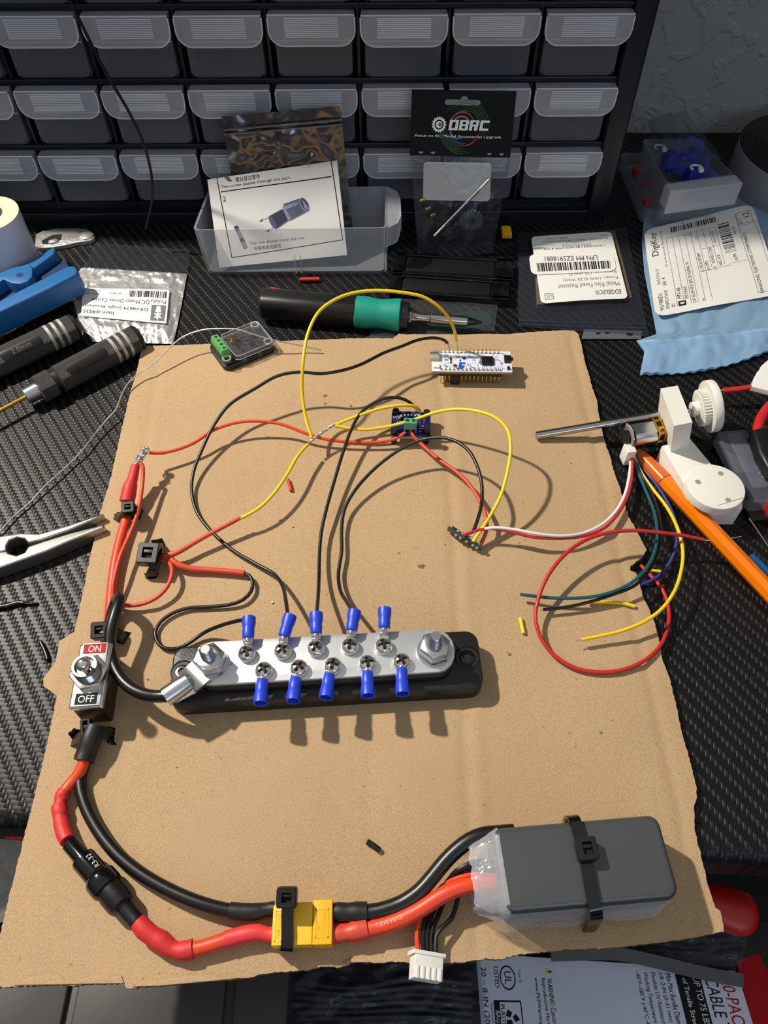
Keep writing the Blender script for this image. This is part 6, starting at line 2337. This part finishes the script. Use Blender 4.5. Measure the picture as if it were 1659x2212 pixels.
mb.sheet(blue_fn, 70, 60)
dk.part('bag', mb, M['bag_blue'], sharp=70)
mb = MB()
mb.sheet(lambda u, v: blue_fn(u, 0.74 + 0.26 * v) + Vector((0, 0, 0.7 + 1.3 * math.sin(u * 9 + 1) ** 2)), 60, 16)
dk.part('bag_mouth', mb, M['bag_blue'], 'folded mouth of the bag', sharp=70)
dl_ = Label(P(1416, 684, 6.4), P(1390, 498, 6.4), P(1624, 440, 6.4), P(1690, 634, 6.4), wave=lambda u, v: 0.7 * noise.noise(Vector((u * 4, v * 3, 2))), off=0.07)
dl_.base(0.04, 0, 0.2, 10)
dl_.txt('DigiKey', 0.66, 0.115, 0.072, 0.28, 1)
dl_.txt('701 Brooks Ave South, Thief River Falls', 0.50, 0.155, 0.018, 0.44, 2)
dl_.txt('WU1984Z15', 0.05, 0.075, 0.034, 0.18, 1)
dl_.txt('SO#92171618', 0.06, 0.12, 0.030, 0.19, 1)
dl_.txt('PO', 0.07, 0.165, 0.030, 0.03, 1)
dl_.txt('EX. 4', 0.31, 0.12, 0.030, 0.08, 1)
dl_.txt('5645-CH23-10', 0.33, 0.075, 0.026, 0.17, 2)
dl_.barcode(0.895, 0.235, 0.955, 0.655, 30, 1, 12, across=False)
dl_.txt('ZA00062719', 0.965, 0.36, 0.02, 0.025, 2)
for k in range(9):
    v = 0.18 + k * 0.055
    dl_.line(0.07 if k < 6 else 0.40, v, 0.84, v, 0.0035, 2)
dl_.line(0.84, 0.18, 0.84, 0.62, 0.0035, 2)
dl_.line(0.38, 0.40, 0.38, 0.67, 0.0035, 2)
dl_.line(0.62, 0.455, 0.62, 0.62, 0.003, 2)
for s, u, v, h, wd in (('MF1-40', 0.14, 0.222, 0.034, 0.11), ('EF1943', 0.13, 0.275, 0.028, 0.12), ('CAP ALUM 47UF 20% 25V RADIAL TH', 0.07, 0.33, 0.028, 0.44), ('L/C', 0.37, 0.44, 0.022, 0.04), ('ECA1E70M', 0.42, 0.44, 0.028, 0.16), ('COO', 0.37, 0.49, 0.022, 0.05), ('MY', 0.43, 0.49, 0.026, 0.05), ('ROHS3 COM', 0.44, 0.545, 0.026, 0.18), ('LOT', 0.36, 0.545, 0.020, 0.05), ('NSL X.R', 0.40, 0.60, 0.026, 0.12), ('NO NCNR', 0.66, 0.60, 0.024, 0.14), ('PB', 0.07, 0.40, 0.022, 0.03), ('ES', 0.75, 0.45, 0.022, 0.03)):
    dl_.txt(s, u, v, h, wd, 1 if h > 0.025 else 2)
dl_.poly_uv([(0.065, 0.19), (0.115, 0.19), (0.115, 0.25), (0.065, 0.25)], 1)
dl_.poly_uv([(0.08, 0.21), (0.10, 0.20), (0.10, 0.24), (0.085, 0.235)], 0, 1.5)
dl_.barcode(0.52, 0.645, 0.86, 0.745, 24, 1, 31)
dl_.txt('oLPN', 0.42, 0.735, 0.030, 0.07, 1)
dl_.txt('45278', 0.70, 0.785, 0.026, 0.09, 2)
dl_.line(0.40, 0.67, 0.40, 0.82, 0.003, 2)
dl_.line(0.05, 0.82, 0.93, 0.82, 0.004, 2)
dl_.txt('PANASONIC ELECTRONIC COMPONENTS', 0.04, 0.865, 0.030, 0.66, 1)
dl_.frame_line(0.05, 0.82, 0.80, 0.975, 0.004, 2)
dl_.frame_line(0.78, 0.83, 0.93, 0.96, 0.004, 2)
dl_.txt('QTY', 0.80, 0.865, 0.024, 0.06, 2)
dl_.txt('12', 0.86, 0.94, 0.055, 0.055, 1)
dk.part('shipping_label', dl_, [M['paper'], M['ink'], M['ink_grey']], 'white shipping label')

# ------------------------------------------------------------------ clear bin with blue parts, big roll
tp = [P(1440, 398, 40), P(1588, 378, 40), P(1506, 300, 40), P(1386, 300, 40)]
bq = [p + (sum(tp, Vector()) / 4 - p) * 0.08 for p in tp]
for p in bq:
    p.z = 4
bn = Thing('clear_bin', 'clear bin holding bagged blue motors in the far right corner of the desk', 'bin', Vector((bq[0].x, bq[0].y, 0)))
mb = MB()
open_tub(mb, tp, bq, 5.0, 1.2)
bn.part('tub', mb, M['frost'])
mb = MB()
fd = (tp[1] - tp[0]).normalized()
mb.M = frame((tp[0] + tp[1]) / 2, fd, (0, 0, 1))
wdt = (tp[1] - tp[0]).length
mb.box(-wdt / 2 - 1, -10, -17, wdt / 2 + 1, -8.6, 0, 0.4, 0.0)
mb.box(-wdt / 2, -9.5, -1.4, wdt / 2, 0.5, 0, 0.3)
for s in (-1, 1):
    mb.box(s * (wdt / 2 + 0.4) - 0.6, -9.5, -14, s * (wdt / 2 + 0.4) + 0.6, 0.5, -0.5, 0.2)
for k in range(10):
    mb.box(-15, -10.3, -13 + k, 15, -9.9, -12.5 + k)
bn.part('finger_lip', mb, M['frost_lip'])
sp0 = Thing('clear_bin', 'dim clear bin with red bits half hidden beside the cabinet, under the other bin', 'bin', P(1400, 430, 0))
mb = MB()
tp2 = [P(1392, 452, 12), P(1440, 462, 12), P(1392, 330, 12), P(1340, 330, 12)]
bq2 = [Vector((p.x, p.y, 0.3)) for p in tp2]
open_tub(mb, tp2, bq2, 3.0, 1.2)
sp0.part('tub', mb, M['acrylic_grey'])
mb = MB()
for x, y in ((1400, 440), (1395, 400), (1378, 370)):
    c = P(x, y, 4)
    mb.box(c.x - 4, c.y - 3, 1.6, c.x + 3, c.y + 3, 7, 0.8, 1)
sp0.part('red_bits', mb, M['red_handle'])
bm = Thing('motor_bag', 'clear bag of blue plastic motors with white tips inside the bin', 'bag of motors', tp[0].lerp(tp[2], 0.4))
rn = random.Random(4)
for k, (x, y, z, r) in enumerate(((1500, 382, 18, 0.4), (1478, 360, 22, -0.6), (1500, 340, 27, 0.9), (1470, 330, 26, 0.1), (1520, 360, 22, 1.3), (1452, 345, 25, 0.7), (1495, 318, 30, -0.3), (1528, 392, 15, 0.6))):
    c = P(x, y, z)
    mb = MB(T3(*c) @ Matrix.Rotation(r, 4, 'Z') @ Matrix.Rotation(rn.uniform(-0.5, 0.5), 4, 'X'))
    mb.box(-8, -4.5, -6, 8, 4.5, 5, 0.8, 1.2)
    mb.lathe([(4.4, 4.5), (4.4, 7), (2.4, 7), (2.4, 8.5)], 20, 0, mb.M @ T3(-2.6, 0, 0))
    bm.part('motor', mb, M['blue_parts'])
for x, y, z in ((1504, 362, 36), (1425, 318, 36)):
    c = P(x, y, z)
    mb = MB(T3(*c))
    mb.tube([c * 0 + Vector((4 * math.cos(a), 3.4 * math.sin(a), 0)) for a in (math.radians(t) for t in range(0, 250, 25))], 0.8, 8)
    mb.box(1, -5, -1, 4.5, -0.5, 1.2, 0.5, 0.8)
    bm.part('white_horn', mb, M['white'], 'white plastic horn')
bag_sheet('bag_film', bm, [PY(1400, 262, 590), PY(1480, 240, 590), P(1560, 345, 44), P(1420, 372, 42)], 0.5, 5.0, M['film_dark'], 8.8, puff=4, both=False, k=3)
rr, cx, cy, RH = 58.0, 332.0, 568.0, 30.0
rl_ = Thing('tape_roll', 'big roll of black foam tape with a grey liner by the wall', 'tape roll', (cx, cy, 0))
mb = MB(T3(cx, cy, 0))
mb.lathe([(rr - 0.4, 0.2), (rr, 0.4), (rr, RH - 0.6), (rr - 0.3, RH - 0.2)], 72, cap=True)
rl_.part('liner', mb, M['roll_side'])
mb = MB(T3(cx, cy, 0))
prof = []
r = 14.0
while r < rr - 0.8:
    prof += [(r, RH - 0.1), (r + 0.9, RH + 0.5), (r + 1.1, RH + 0.5), (r + 1.5, RH - 0.1)]
    r += 1.6
mb.lathe([(13, RH - 0.5)] + prof + [(rr - 0.4, RH - 0.1)], 72)
rl_.part('coils', mb, M['roll_black'], 'black wound foam')

# ------------------------------------------------------------------ left: tape roll, blue tool, drivers, foil
c = P(37, 464, 46)
rr = 21.0
cx, cy = c.x - rr, c.y + 1.0
tr_ = Thing('tape_roll', 'white roll of tape with a cream edge at the left frame edge', 'tape roll', (cx, cy, 0))
mb = MB(T3(cx, cy, 0))
mb.lathe([(rr, 0.2), (rr, 46), (10.5, 46), (10.5, 0.2), (rr, 0.2)], 64, cap=False)
i = 0
for f, mm in zip(mb.f, range(len(mb.f))):
    mb.mi[mm] = 1 if mm // 64 == 1 else (2 if mm // 64 == 2 else 0)
tr_.part('tape', mb, [M['tape_side'], M['tape_top'], M['core']])

bt = Thing('hand_tool', 'blue plastic jawed tool with a pivot ear at the left frame edge', 'hand tool', P(60, 650, 0))
q = [P(x, y, 22) for x, y in ((-60, 690), (0, 648), (70, 612), (140, 577), (150, 573), (161, 574), (168, 582), (166, 592), (100, 626), (0, 673), (-60, 702))]
mb = MB()
mb.prism([(p.x, p.y) for p in q], 5.5, 22, 1.6, botbev=1.0)
bt.part('lower_arm', mb, M['blue_tool'])
q = [P(x, y, 22) for x, y in ((-60, 618), (0, 588), (62, 563), (100, 542), (114, 533), (120, 539), (116, 549), (92, 566), (60, 588), (0, 612), (-60, 640))]
mb = MB()
mb.prism([(p.x, p.y) for p in q], 6.0, 22, 1.2, botbev=1.0)
bt.part('upper_arm', mb, M['blue_tool'])
q = [P(x, y, 23.5) for x, y in ((-40, 612), (0, 594), (40, 580), (66, 572), (71, 582), (70, 598), (60, 609), (42, 614), (25, 612), (8, 604), (-40, 640))]
mb = MB()
mb.prism([(p.x, p.y) for p in q], 10, 24, 0.8)
p = P(43, 594, 24)
mb.lathe([(2.4, 24.05), (2.1, 24.1), (1.9, 24.02)], 20, 1, T3(p.x, p.y, 0))
bt.part('pivot_ear', mb, [M['blue_tool'], M['blue_tool_shade']])
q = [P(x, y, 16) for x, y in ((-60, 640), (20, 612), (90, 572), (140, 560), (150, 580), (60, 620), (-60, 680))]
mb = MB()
mb.prism([(p.x, p.y) for p in q], 5, 15.5)  # solid dark fill stands for the shaded gap between the arms
bt.part('gap_shade', mb, M['blue_tool_shade'], 'dark blue fill painted as the shade between the arms')


def driver(label, pa_, pb_, z, text=None, ferr=True, inset_uv=None):
    a, b = P(*pa_, z), P(*pb_, z)
    d = (b - a).normalized()
    ln = (b - a).length
    t = Thing('hex_driver', label, 'screwdriver', Vector(((a.x + b.x) / 2, (a.y + b.y) / 2, 0)), 'knurled hex drivers')
    Fm = frame(a, d.cross(Vector((0, 0, 1))), d)
    r = 8.6

    def part(nm, prof, mm, n=40, lab=None):
        mb = MB()
        mb.lathe(prof, n)
        me = build(nm, mb, mm, t.o)
        mx = Fm.copy()
        mx.translation = (Fm.translation - t.loc) * S
        me.matrix_local = mx
        if lab:
            me['label'] = lab
        return me
    part('butt_cap', [(5, -0.6), (7.2, -0.4), (8.4, 0.8), (8.5, 2.2), (7.9, 2.6), (6, 2.6)], M['black'])
    hl = 57.0
    part('handle', [(6, 2.4), (r, 2.6), (r, hl), (7.2, hl + 0.6)], M['knurl'])
    for k in range(3):
        x = 8.5 + k * 4.6
        part('ring', [(r - 0.2, x), (r + 0.2, x + 0.1), (r + 0.2, x + 2.0), (r - 0.2, x + 2.1)], M['shell'], lab='bright turned ring')
    part('groove', [(7.0, hl + 0.4), (7.0, hl + 4)], M['black'])
    part('collar', [(7.2, hl + 3.6), (r, hl + 4), (r, hl + 13.5), (6, hl + 14)], M['knurl'])
    part('ferrule', [(5.2, hl + 13.8), (5.0, hl + 22), (4.4, hl + 22.6), (1.5, hl + 22.6)], M['zinc'])
    part('blade', [(1.25, hl + 22), (1.25, hl + 75)], M['gold'], 14)
    # smooth oval panel facing up and towards the viewer
    mb = MB()
    out = rrect(6.4, 27, 3.2, 6)
    ph0 = math.radians(-128)
    top = []
    # find the local angle that faces up and to the viewer
    up = (Vector((0.15, -0.62, 0.77))).normalized()
    lx_, ly_ = up.dot(Fm.to_3x3() @ Vector((1, 0, 0))), up.dot(Fm.to_3x3() @ Vector((0, 1, 0)))
    ph0 = math.atan2(ly_, lx_)
    dens = []
    for i, p in enumerate(out):
        q = out[(i + 1) % len(out)]
        s = max(1, int(math.hypot(q[0] - p[0], q[1] - p[1]) / 1.5))
        dens += [(p[0] + (q[0] - p[0]) * k / s, p[1] + (q[1] - p[1]) * k / s) for k in range(s)]

    def cyl(x, y, rr_):
        an = ph0 + x / r
        return (rr_ * math.cos(an), rr_ * math.sin(an), 38.0 + y)
    rings = [[cyl(x * s, y * s, rr_) for x, y in dens] for s, rr_ in ((1, r - 0.3), (1, r + 0.22), (0.96, r + 0.28), (0.6, r + 0.28), (0.25, r + 0.28), (0.02, r + 0.28))]
    mb.loft(rings)
    mats = [M['black']]
    if text:
        vs, fs, asp = text_mesh(text)
        h = 3.3
        # letters run against the axis, so that they read from the blade end
        mb.add([cyl((v - 0.5) * h * -SGN, (0.5 - u) * h * asp * -SGN2, r + 0.34) for u, v in vs], fs, 1)
        mats.append(M['ink_grey'])
    me = build('grip_panel', mb, mats, t.o)
    mx = Fm.copy()
    mx.translation = (Fm.translation - t.loc) * S
    me.matrix_local = mx
    return t


SGN, SGN2 = -1, -1
driver('black knurled hex driver with three silver rings touching the corner of the cardboard', (300, 728), (48, 861), 9.0)
driver('black knurled hex driver marked 2.0mm, cut off by the left frame edge', (166, 704), (-86, 822), 9.0, '2.0mm')
gr = Thing('gold_rod', 'thin gold rod with a silver ferrule below the blue tool at the left', 'rod', P(80, 680, 0))
mb = MB()
mb.tube([P(-2, 720, 3), P(162, 643, 3)], 1.4, 14)
gr.part('rod', mb, M['gold'])
a, b = P(-40, 740, 5), P(5, 717, 5)
mb = MB(frame(a, (b - a).cross(Vector((0, 0, 1))), (b - a).normalized()))
mb.lathe([(4.2, 0), (4.2, (b - a).length - 1), (3.4, (b - a).length)], 24)
gr.part('ferrule', mb, M['zinc'])

fs_ = Thing('foil_scrap', 'crumpled silver foil blister beside the white tape roll', 'foil scrap', P(140, 515, 0))
mb = MB()
ol = [(77, 507), (92, 499), (120, 494), (160, 493), (188, 495), (203, 504), (204, 514), (195, 520), (165, 524), (140, 530), (112, 535), (90, 536), (75, 533)]
q = [P(x, y, 3) for x, y in ol]
mb.prism([(p.x, p.y) for p in q], 0.3, 3.4, 0.8)
c = P(186, 508, 4)
mb.lathe([(5.2, 2.6), (4.8, 4.2), (3.0, 4.8)], 20, 0, T3(c.x, c.y, 0))
q = [P(x, y, 3.5) for x, y in ((90, 520), (112, 508), (134, 505), (132, 518), (118, 522), (108, 528), (92, 527))]
mb.poly([(p.x, p.y) for p in q], 3.5, 1)
c = P(115, 522, 4)
mb.lathe([(2.8, 3.4), (2.2, 4.8), (0.8, 5.2)], 12, 0, T3(c.x, c.y, 0) @ Matrix.Scale(1.5, 4, (0.9, 0.4, 0)))
fs_.part('foil', mb, [M['foil'], M['hole']], sharp=30)

pb_ = Thing('silver_bag', 'silver static-shielding bag with a printed label behind the hex drivers', 'plastic bag', P(280, 650, 0))
mb = MB()
lft = [(205, 525), (190, 560), (166, 592), (158, 650), (170, 690), (200, 738)]
rgt = [(412, 540), (408, 575), (402, 604), (392, 660), (384, 700), (374, 743)]


def silver_fn(u, v):
    a, b = lerp_poly(lft, v), lerp_poly(rgt, v)
    x, y = a[0] * (1 - u) + b[0] * u, a[1] * (1 - u) + b[1] * u
    e = min(1, min(u, 1 - u, v, 1 - v) * 7)
    flat = 1 if (0.12 < u < 0.95 and 0.42 < v < 0.75) else 0
    z = 0.8 + 2.0 * e + (1.7 * abs(noise.noise(Vector((u * 9, v * 9, 6.4)))) + 1.0 * abs(noise.noise(Vector((u * 22, v * 20, 2.0))))) * (0.2 if flat else 1)
    return P(x, y, z)


mb.sheet(lambda u, v: silver_fn(u, 0.31 + 0.69 * v), 70, 46)
pb_.part('bag', mb, M['foil'], sharp=80)
mb = MB()
mb.sheet(lambda u, v: silver_fn(u, 0.32 * v), 50, 24)
pb_.part('clear_mouth', mb, M['film_dark'], 'clear dark upper half of the bag', sharp=80)
pl_ = Label(P(359, 699, 4.4), P(175, 682, 4.4), P(180, 622, 4.4), P(366, 626, 4.4), wave=lambda u, v: 0.35 * noise.noise(Vector((u * 6, v * 4, 3))), off=0.07)
pl_.base(0.02, 0, 0.2)
pl_.rect(0.02, 0.05, 0.19, 0.52, 2)
pl_.poly_uv([(0.105 + (0.055 if i % 2 == 0 else 0.024) * math.cos(math.pi * i / 6 + 0.5), 0.20 + (0.16 if i % 2 == 0 else 0.07) * math.sin(math.pi * i / 6 + 0.5)) for i in range(12)], 0, 4.0)
pl_.poly_uv([(0.07, 0.30), (0.14, 0.30), (0.125, 0.48), (0.085, 0.48)], 0, 4.0)
pl_.txt('Pololu', 0.025, 0.68, 0.12, 0.17, 1)
pl_.txt('Item #4035', 0.62, 0.24, 0.13, 0.36, 1)
pl_.txt('DRV8874 Single Brushed', 0.23, 0.44, 0.12, 0.73, 1)
pl_.txt('DC Motor Driver Carrier', 0.22, 0.65, 0.12, 0.68, 1)
pl_.barcode(0.03, 0.74, 0.47, 0.95, 26, 1, 17)
pl_.txt('8/18/24', 0.56, 0.87, 0.07, 0.13, 2)
pl_.txt('Made in USA', 0.80, 0.82, 0.06, 0.17, 2)
pl_.txt('Pololu.com', 0.80, 0.93, 0.06, 0.17, 2)
pb_.part('label', pl_, [M['paper'], M['ink'], M['ink_grey']], 'pale printed label, upside down')

# needle-nose pliers at the left edge
npz = 9.0
np_ = Thing('needle_nose_pliers', 'steel needle-nose pliers poking in from the left edge under the cardboard', 'pliers', P(60, 1190, 0))
up_ = [(-70, 1172), (0, 1157), (45, 1151), (85, 1152), (150, 1133), (222, 1108), (224, 1113), (150, 1144), (90, 1165), (60, 1172), (52, 1163), (36, 1160), (20, 1166), (14, 1178), (13, 1189), (-70, 1206)]
lo_ = [(-70, 1206), (13, 1189), (20, 1195), (36, 1199), (52, 1193), (60, 1180), (95, 1168), (150, 1151), (224, 1132), (224, 1140), (150, 1168), (100, 1190), (50, 1208), (0, 1226), (-70, 1246)]
for nm, pts in (('upper_jaw', up_), ('lower_jaw', lo_)):
    q = [P(x, y, npz) for x, y in pts]
    mb = MB()
    mb.prism([(p.x, p.y) for p in q], 0.5 if nm == 'lower_jaw' else 2.0, npz, 1.0)
    np_.part(nm, mb, M['steel_satin'])

# hanging black wire in front of the cabinet
wire('hanging_wire', 'thin black wire hanging down in front of the drawers on the left',
     [('a', [PY(128, -40, 490), PY(150, 0, 490), PY(180, 60, 490), PY(212, 125, 490), PY(245, 185, 490), PY(275, 235, 490), PY(302, 290, 490), PY(318, 335, 490), PY(328, 385, 489), PY(329, 430, 488), PY(322, 465, 487), PY(314, 494, 486)], 0.85, M['wire_black'])]) if False else None
mb = MB()
mb.tube([PY(x, y, Y) for x, y, Y in ((128, -40, 490), (150, 0, 490), (180, 60, 490), (212, 125, 490), (245, 185, 490), (275, 235, 490), (302, 290, 490), (318, 335, 490), (328, 385, 489), (329, 430, 488), (322, 465, 487), (315, 494, 484))], 0.95, 10)
solo('hanging_wire', 'thin black wire hanging down in front of the drawers on the left', 'wire', mb, M['wire_black'])

# ------------------------------------------------------------------ things below the front edge
GZ_ = -100.0
cbz = Thing('cable_tie_bag', 'clear bag of cable ties with a white printed card in the open drawer below', 'plastic bag', P(1200, 2150, GZ_ - 24))
# card: text runs down the picture; u = downwards, v = towards the left
ck = Label(P(1592, 2098, GZ_), P(1650, 2290, GZ_), P(1048, 2330, GZ_), P(1028, 2058, GZ_), wave=lambda u, v: 0.8 * math.sin(v * 6), off=0.12)
ck.base(0.03, 0, 0.3, 12)
U = lambda py: (py - 2080) / 230.0
ck.txt('20-PACK 8-IN', -0.02 + 0.12, 0.075, 0.048, 0.95, 2, slant=0.15)
ck.txt('CABLE TIES', 0.10, 0.135, 0.048, 0.75, 1, slant=0.15)
ck.rect(0.08, 0.150, 0.98, 0.245, 1, n=6)
ck.txt('UP TO 75 LBS (33 kg)', 0.10, 0.188, 0.030, 0.80, 3, 2.0, slant=0.12)
ck.txt('of Tensile Strength', 0.12, 0.228, 0.024, 0.60, 3, 2.0, slant=0.12)
for k, s in enumerate(('Min-Max Bundle Diameter', '1/8–2-IN (3–51 mm)', 'Flexible UV-Resistant Nylon', 'Working Temperature Range', '-40°F–185°F (-40°C–85°C)')):
    ck.txt(s, 0.08, 0.282 + k * 0.029, 0.020, (0.62, 0.50, 0.68, 0.66, 0.64)[k], 1, slant=0.12)
ck.txt('WARNING: Cancer and', 0.19, 0.735, 0.018, 0.48, 1)
ck.txt('Reproductive Harm -', 0.19, 0.76, 0.018, 0.46, 1)
ck.txt('www.P65Warnings.ca.gov', 0.19, 0.787, 0.018, 0.58, 1)
ck.poly_uv([(0.10, 0.735), (0.155, 0.735), (0.128, 0.708)], 4)
ck.line(0.128, 0.714, 0.128, 0.728, 0.004, 1, 1.6)
cu_, cv_ = 0.20, 0.885
kk = ck.hv / ck.wu
for i in range(28):
    a0, a1 = 2 * math.pi * i / 28, 2 * math.pi * (i + 1) / 28
    ck.poly_uv([(cu_ + r * math.cos(a) * kk, cv_ + r * math.sin(a)) for r, a in ((0.030, a0), (0.026, a0), (0.026, a1), (0.030, a1))], 1)
ck.txt('UL', cu_ - 0.055, cv_ + 0.012, 0.026, 0.11, 1)
ck.txt('LISTED', 0.11, 0.935, 0.016, 0.18, 1)
ck.txt('Type 21', 0.12, 0.845, 0.012, 0.12, 5)
ck.frame_line(0.40, 0.845, 0.68, 0.945, 0.004, 1)
ck.rect(0.40, 0.925, 0.68, 0.945, 1)
ck.txt('PLASTIC', 0.43, 0.922, 0.015, 0.20, 1)
ck.txt('BAG', 0.48, 0.942, 0.014, 0.10, 3, 2.0)
for i in range(3):
    a = 2 * math.pi * i / 3 + 0.5
    c_ = (0.54 + 0.045 * math.cos(a), 0.885 + 0.018 * math.sin(a))
    ck.poly_uv([(c_[0] + 0.035 * math.cos(a + t), c_[1] + 0.014 * math.sin(a + t)) for t in (0.4, 1.9, 3.4, 4.7)], 1)
ck.txt('how2recycle.info', 0.42, 0.962, 0.012, 0.24, 1)
ck.txt('20 – 8-IN (20 cm)', 0.12, 0.99, 0.024, 0.62, 1)
ck.txt('0', 0.76, 0.955, 0.022, None, 1)
ck.barcode(0.84, 0.88, 0.99, 0.945, 14, 1, 5, across=False)
ck.txt('71', 0.83, 0.965, 0.018, 0.06, 1)
# picture of a tie head
ck.poly_uv([(0.66, 0.44), (0.74, 0.40), (0.90, 0.43), (0.92, 0.49), (0.98, 0.53), (0.98, 0.56), (0.80, 0.535), (0.66, 0.49)], 1)
ck.poly_uv([(0.70, 0.445), (0.75, 0.425), (0.86, 0.445), (0.86, 0.475), (0.80, 0.50), (0.71, 0.47)], 2 if False else 5, 1.6)
ck.poly_uv([(0.73, 0.450), (0.82, 0.452), (0.82, 0.478), (0.74, 0.470)], 1, 2.0)
cbz.part('printed_card', ck, [mat('bluish_white_card', (196, 202, 220), 0.5), M['ink'], M['red_ink'], M['white_ink'], mat('warning_yellow', (220, 190, 60), 0.6), M['ink_grey']], 'white printed card')
bag_sheet('bag_film', cbz, [P(612, 2060, GZ_ + 2), P(1034, 2030, GZ_ + 2), P(1054, 2300, GZ_ + 2), P(600, 2330, GZ_ + 2)], 0.5, 6.0, M['film_dark'], 1.1, puff=2, nu=60, nv=40, k=4, both=False)
bag_sheet('bag_film', cbz, [P(1380, 2000, GZ_ + 4), P(1620, 2000, GZ_ + 4), P(1600, 2090, GZ_ + 4), P(1390, 2080, GZ_ + 4)], 0.5, 4.0, M['film_dark'], 4.1, puff=1, nu=30, nv=20, k=3, both=False)
mb = MB()
ribbon(mb, [P(1190, 2062, GZ_ + 8), P(1330, 2060, GZ_ + 9), P(1420, 2078, GZ_ + 9), P(1520, 2102, GZ_ + 8), P(1605, 2118, GZ_ + 6)], (0.1, 1, 0.3), 6.0, 1.0)
cbz.part('zip_strip', mb, mat('grey_zip_strip', (70, 68, 70), 0.4))
for k in range(6):
    mb = MB()
    y = 2120 + k * 16
    mb.tube([P(640, y, GZ_ - 8), P(760, y + 12 - k * 3, GZ_ - 7), P(900, y - 6, GZ_ - 7), P(1020, y + 4, GZ_ - 8)], 2.0, 8)
    cbz.part('cable_tie', mb, M['black'])
mb = MB()
q = [P(x, y, GZ_ - 3) for x, y in ((1590, 2075), (1640, 2060), (1760, 2320), (1652, 2320))]
mb.prism([(p.x, p.y) for p in q], GZ_ - 6, GZ_ - 3)
cbz.part('red_border', mb, M['red_ink'], 'red printed border')

gb = Thing('grey_case', 'dark grey plastic case with ribbed lid below the near edge of the cardboard', 'case', P(300, 2170, -123))
mb = MB()
zt = -85.0
a, b = P(-60, 2150, zt), P(628, 2090, zt)
mb.M = frame((a + b) / 2, (b.x - a.x, 0, 0))
wdt = b.x - a.x
mb.box(-wdt / 2, -60, -38, wdt / 2, 18, -3.0, 1.0)
for x0, x1 in ((0.0, 0.30), (0.325, 0.80), (0.825, 1.0)):
    mb.box(-wdt / 2 + x0 * wdt + 0.4, -60, -3.0, -wdt / 2 + x1 * wdt - 0.4, 18, 0, 1.0, 0.6)
gb.part('case_body', mb, M['grey_box'])

rh = Thing('hand_tool', 'tool with a rounded red handle below the right corner of the cardboard', 'hand tool', P(1590, 1970, -70))
mb = MB()
a, b = P(1480, 1935, -58), P(1618, 1978, -58)
d = (b - a).normalized()
sd = Vector((-d.y, d.x, 0))
rings = []
ln = (b - a).length
for s, wv, hv in ((0, 8, 6), (0.15, 8.5, 6.5), (0.5, 9.8, 7), (0.8, 10.5, 7.2), (0.95, 9.8, 6.6), (1.06, 7.4, 5.0), (1.12, 4.0, 2.8), (1.14, 0.8, 0.5)):
    c = a + d * ln * s
    rings.append([tuple(c + sd * wv * math.cos(t) + Vector((0, 0, 1)) * hv * math.sin(t)) for t in (2 * math.pi * i / 28 for i in range(28))])
mb.loft(rings)
rh.part('handle', mb, M['red_handle'])
mb = MB()
mb.tube([a - d * 40, a + d * 4], 3.5, 14, smooth=False)
rh.part('shank', mb, M['dark_steel'])

sv = Thing('grey_pouch', 'wrinkled grey plastic pouch hanging below the left corner of the cardboard', 'pouch', P(0, 1900, -40))
bag_sheet('pouch', sv, [P(-60, 1785, -30), P(80, 1785, -30), P(60, 1985, -60), P(-80, 2000, -60)], 0.5, 3.0, mat('grey_pouch_plastic', (140, 134, 124), 0.4), 3.9, k=3, both=False)
mb = MB()
mb.tube([P(-30, 1778, -22), P(0, 1786, -22), P(25, 1795, -22), P(60, 1800, -22), P(100, 1800, -22)], 3.4, 14)
solo('orange_cable', 'orange cable end below the desk edge at the far left', 'cable', mb, M['wire_red'])
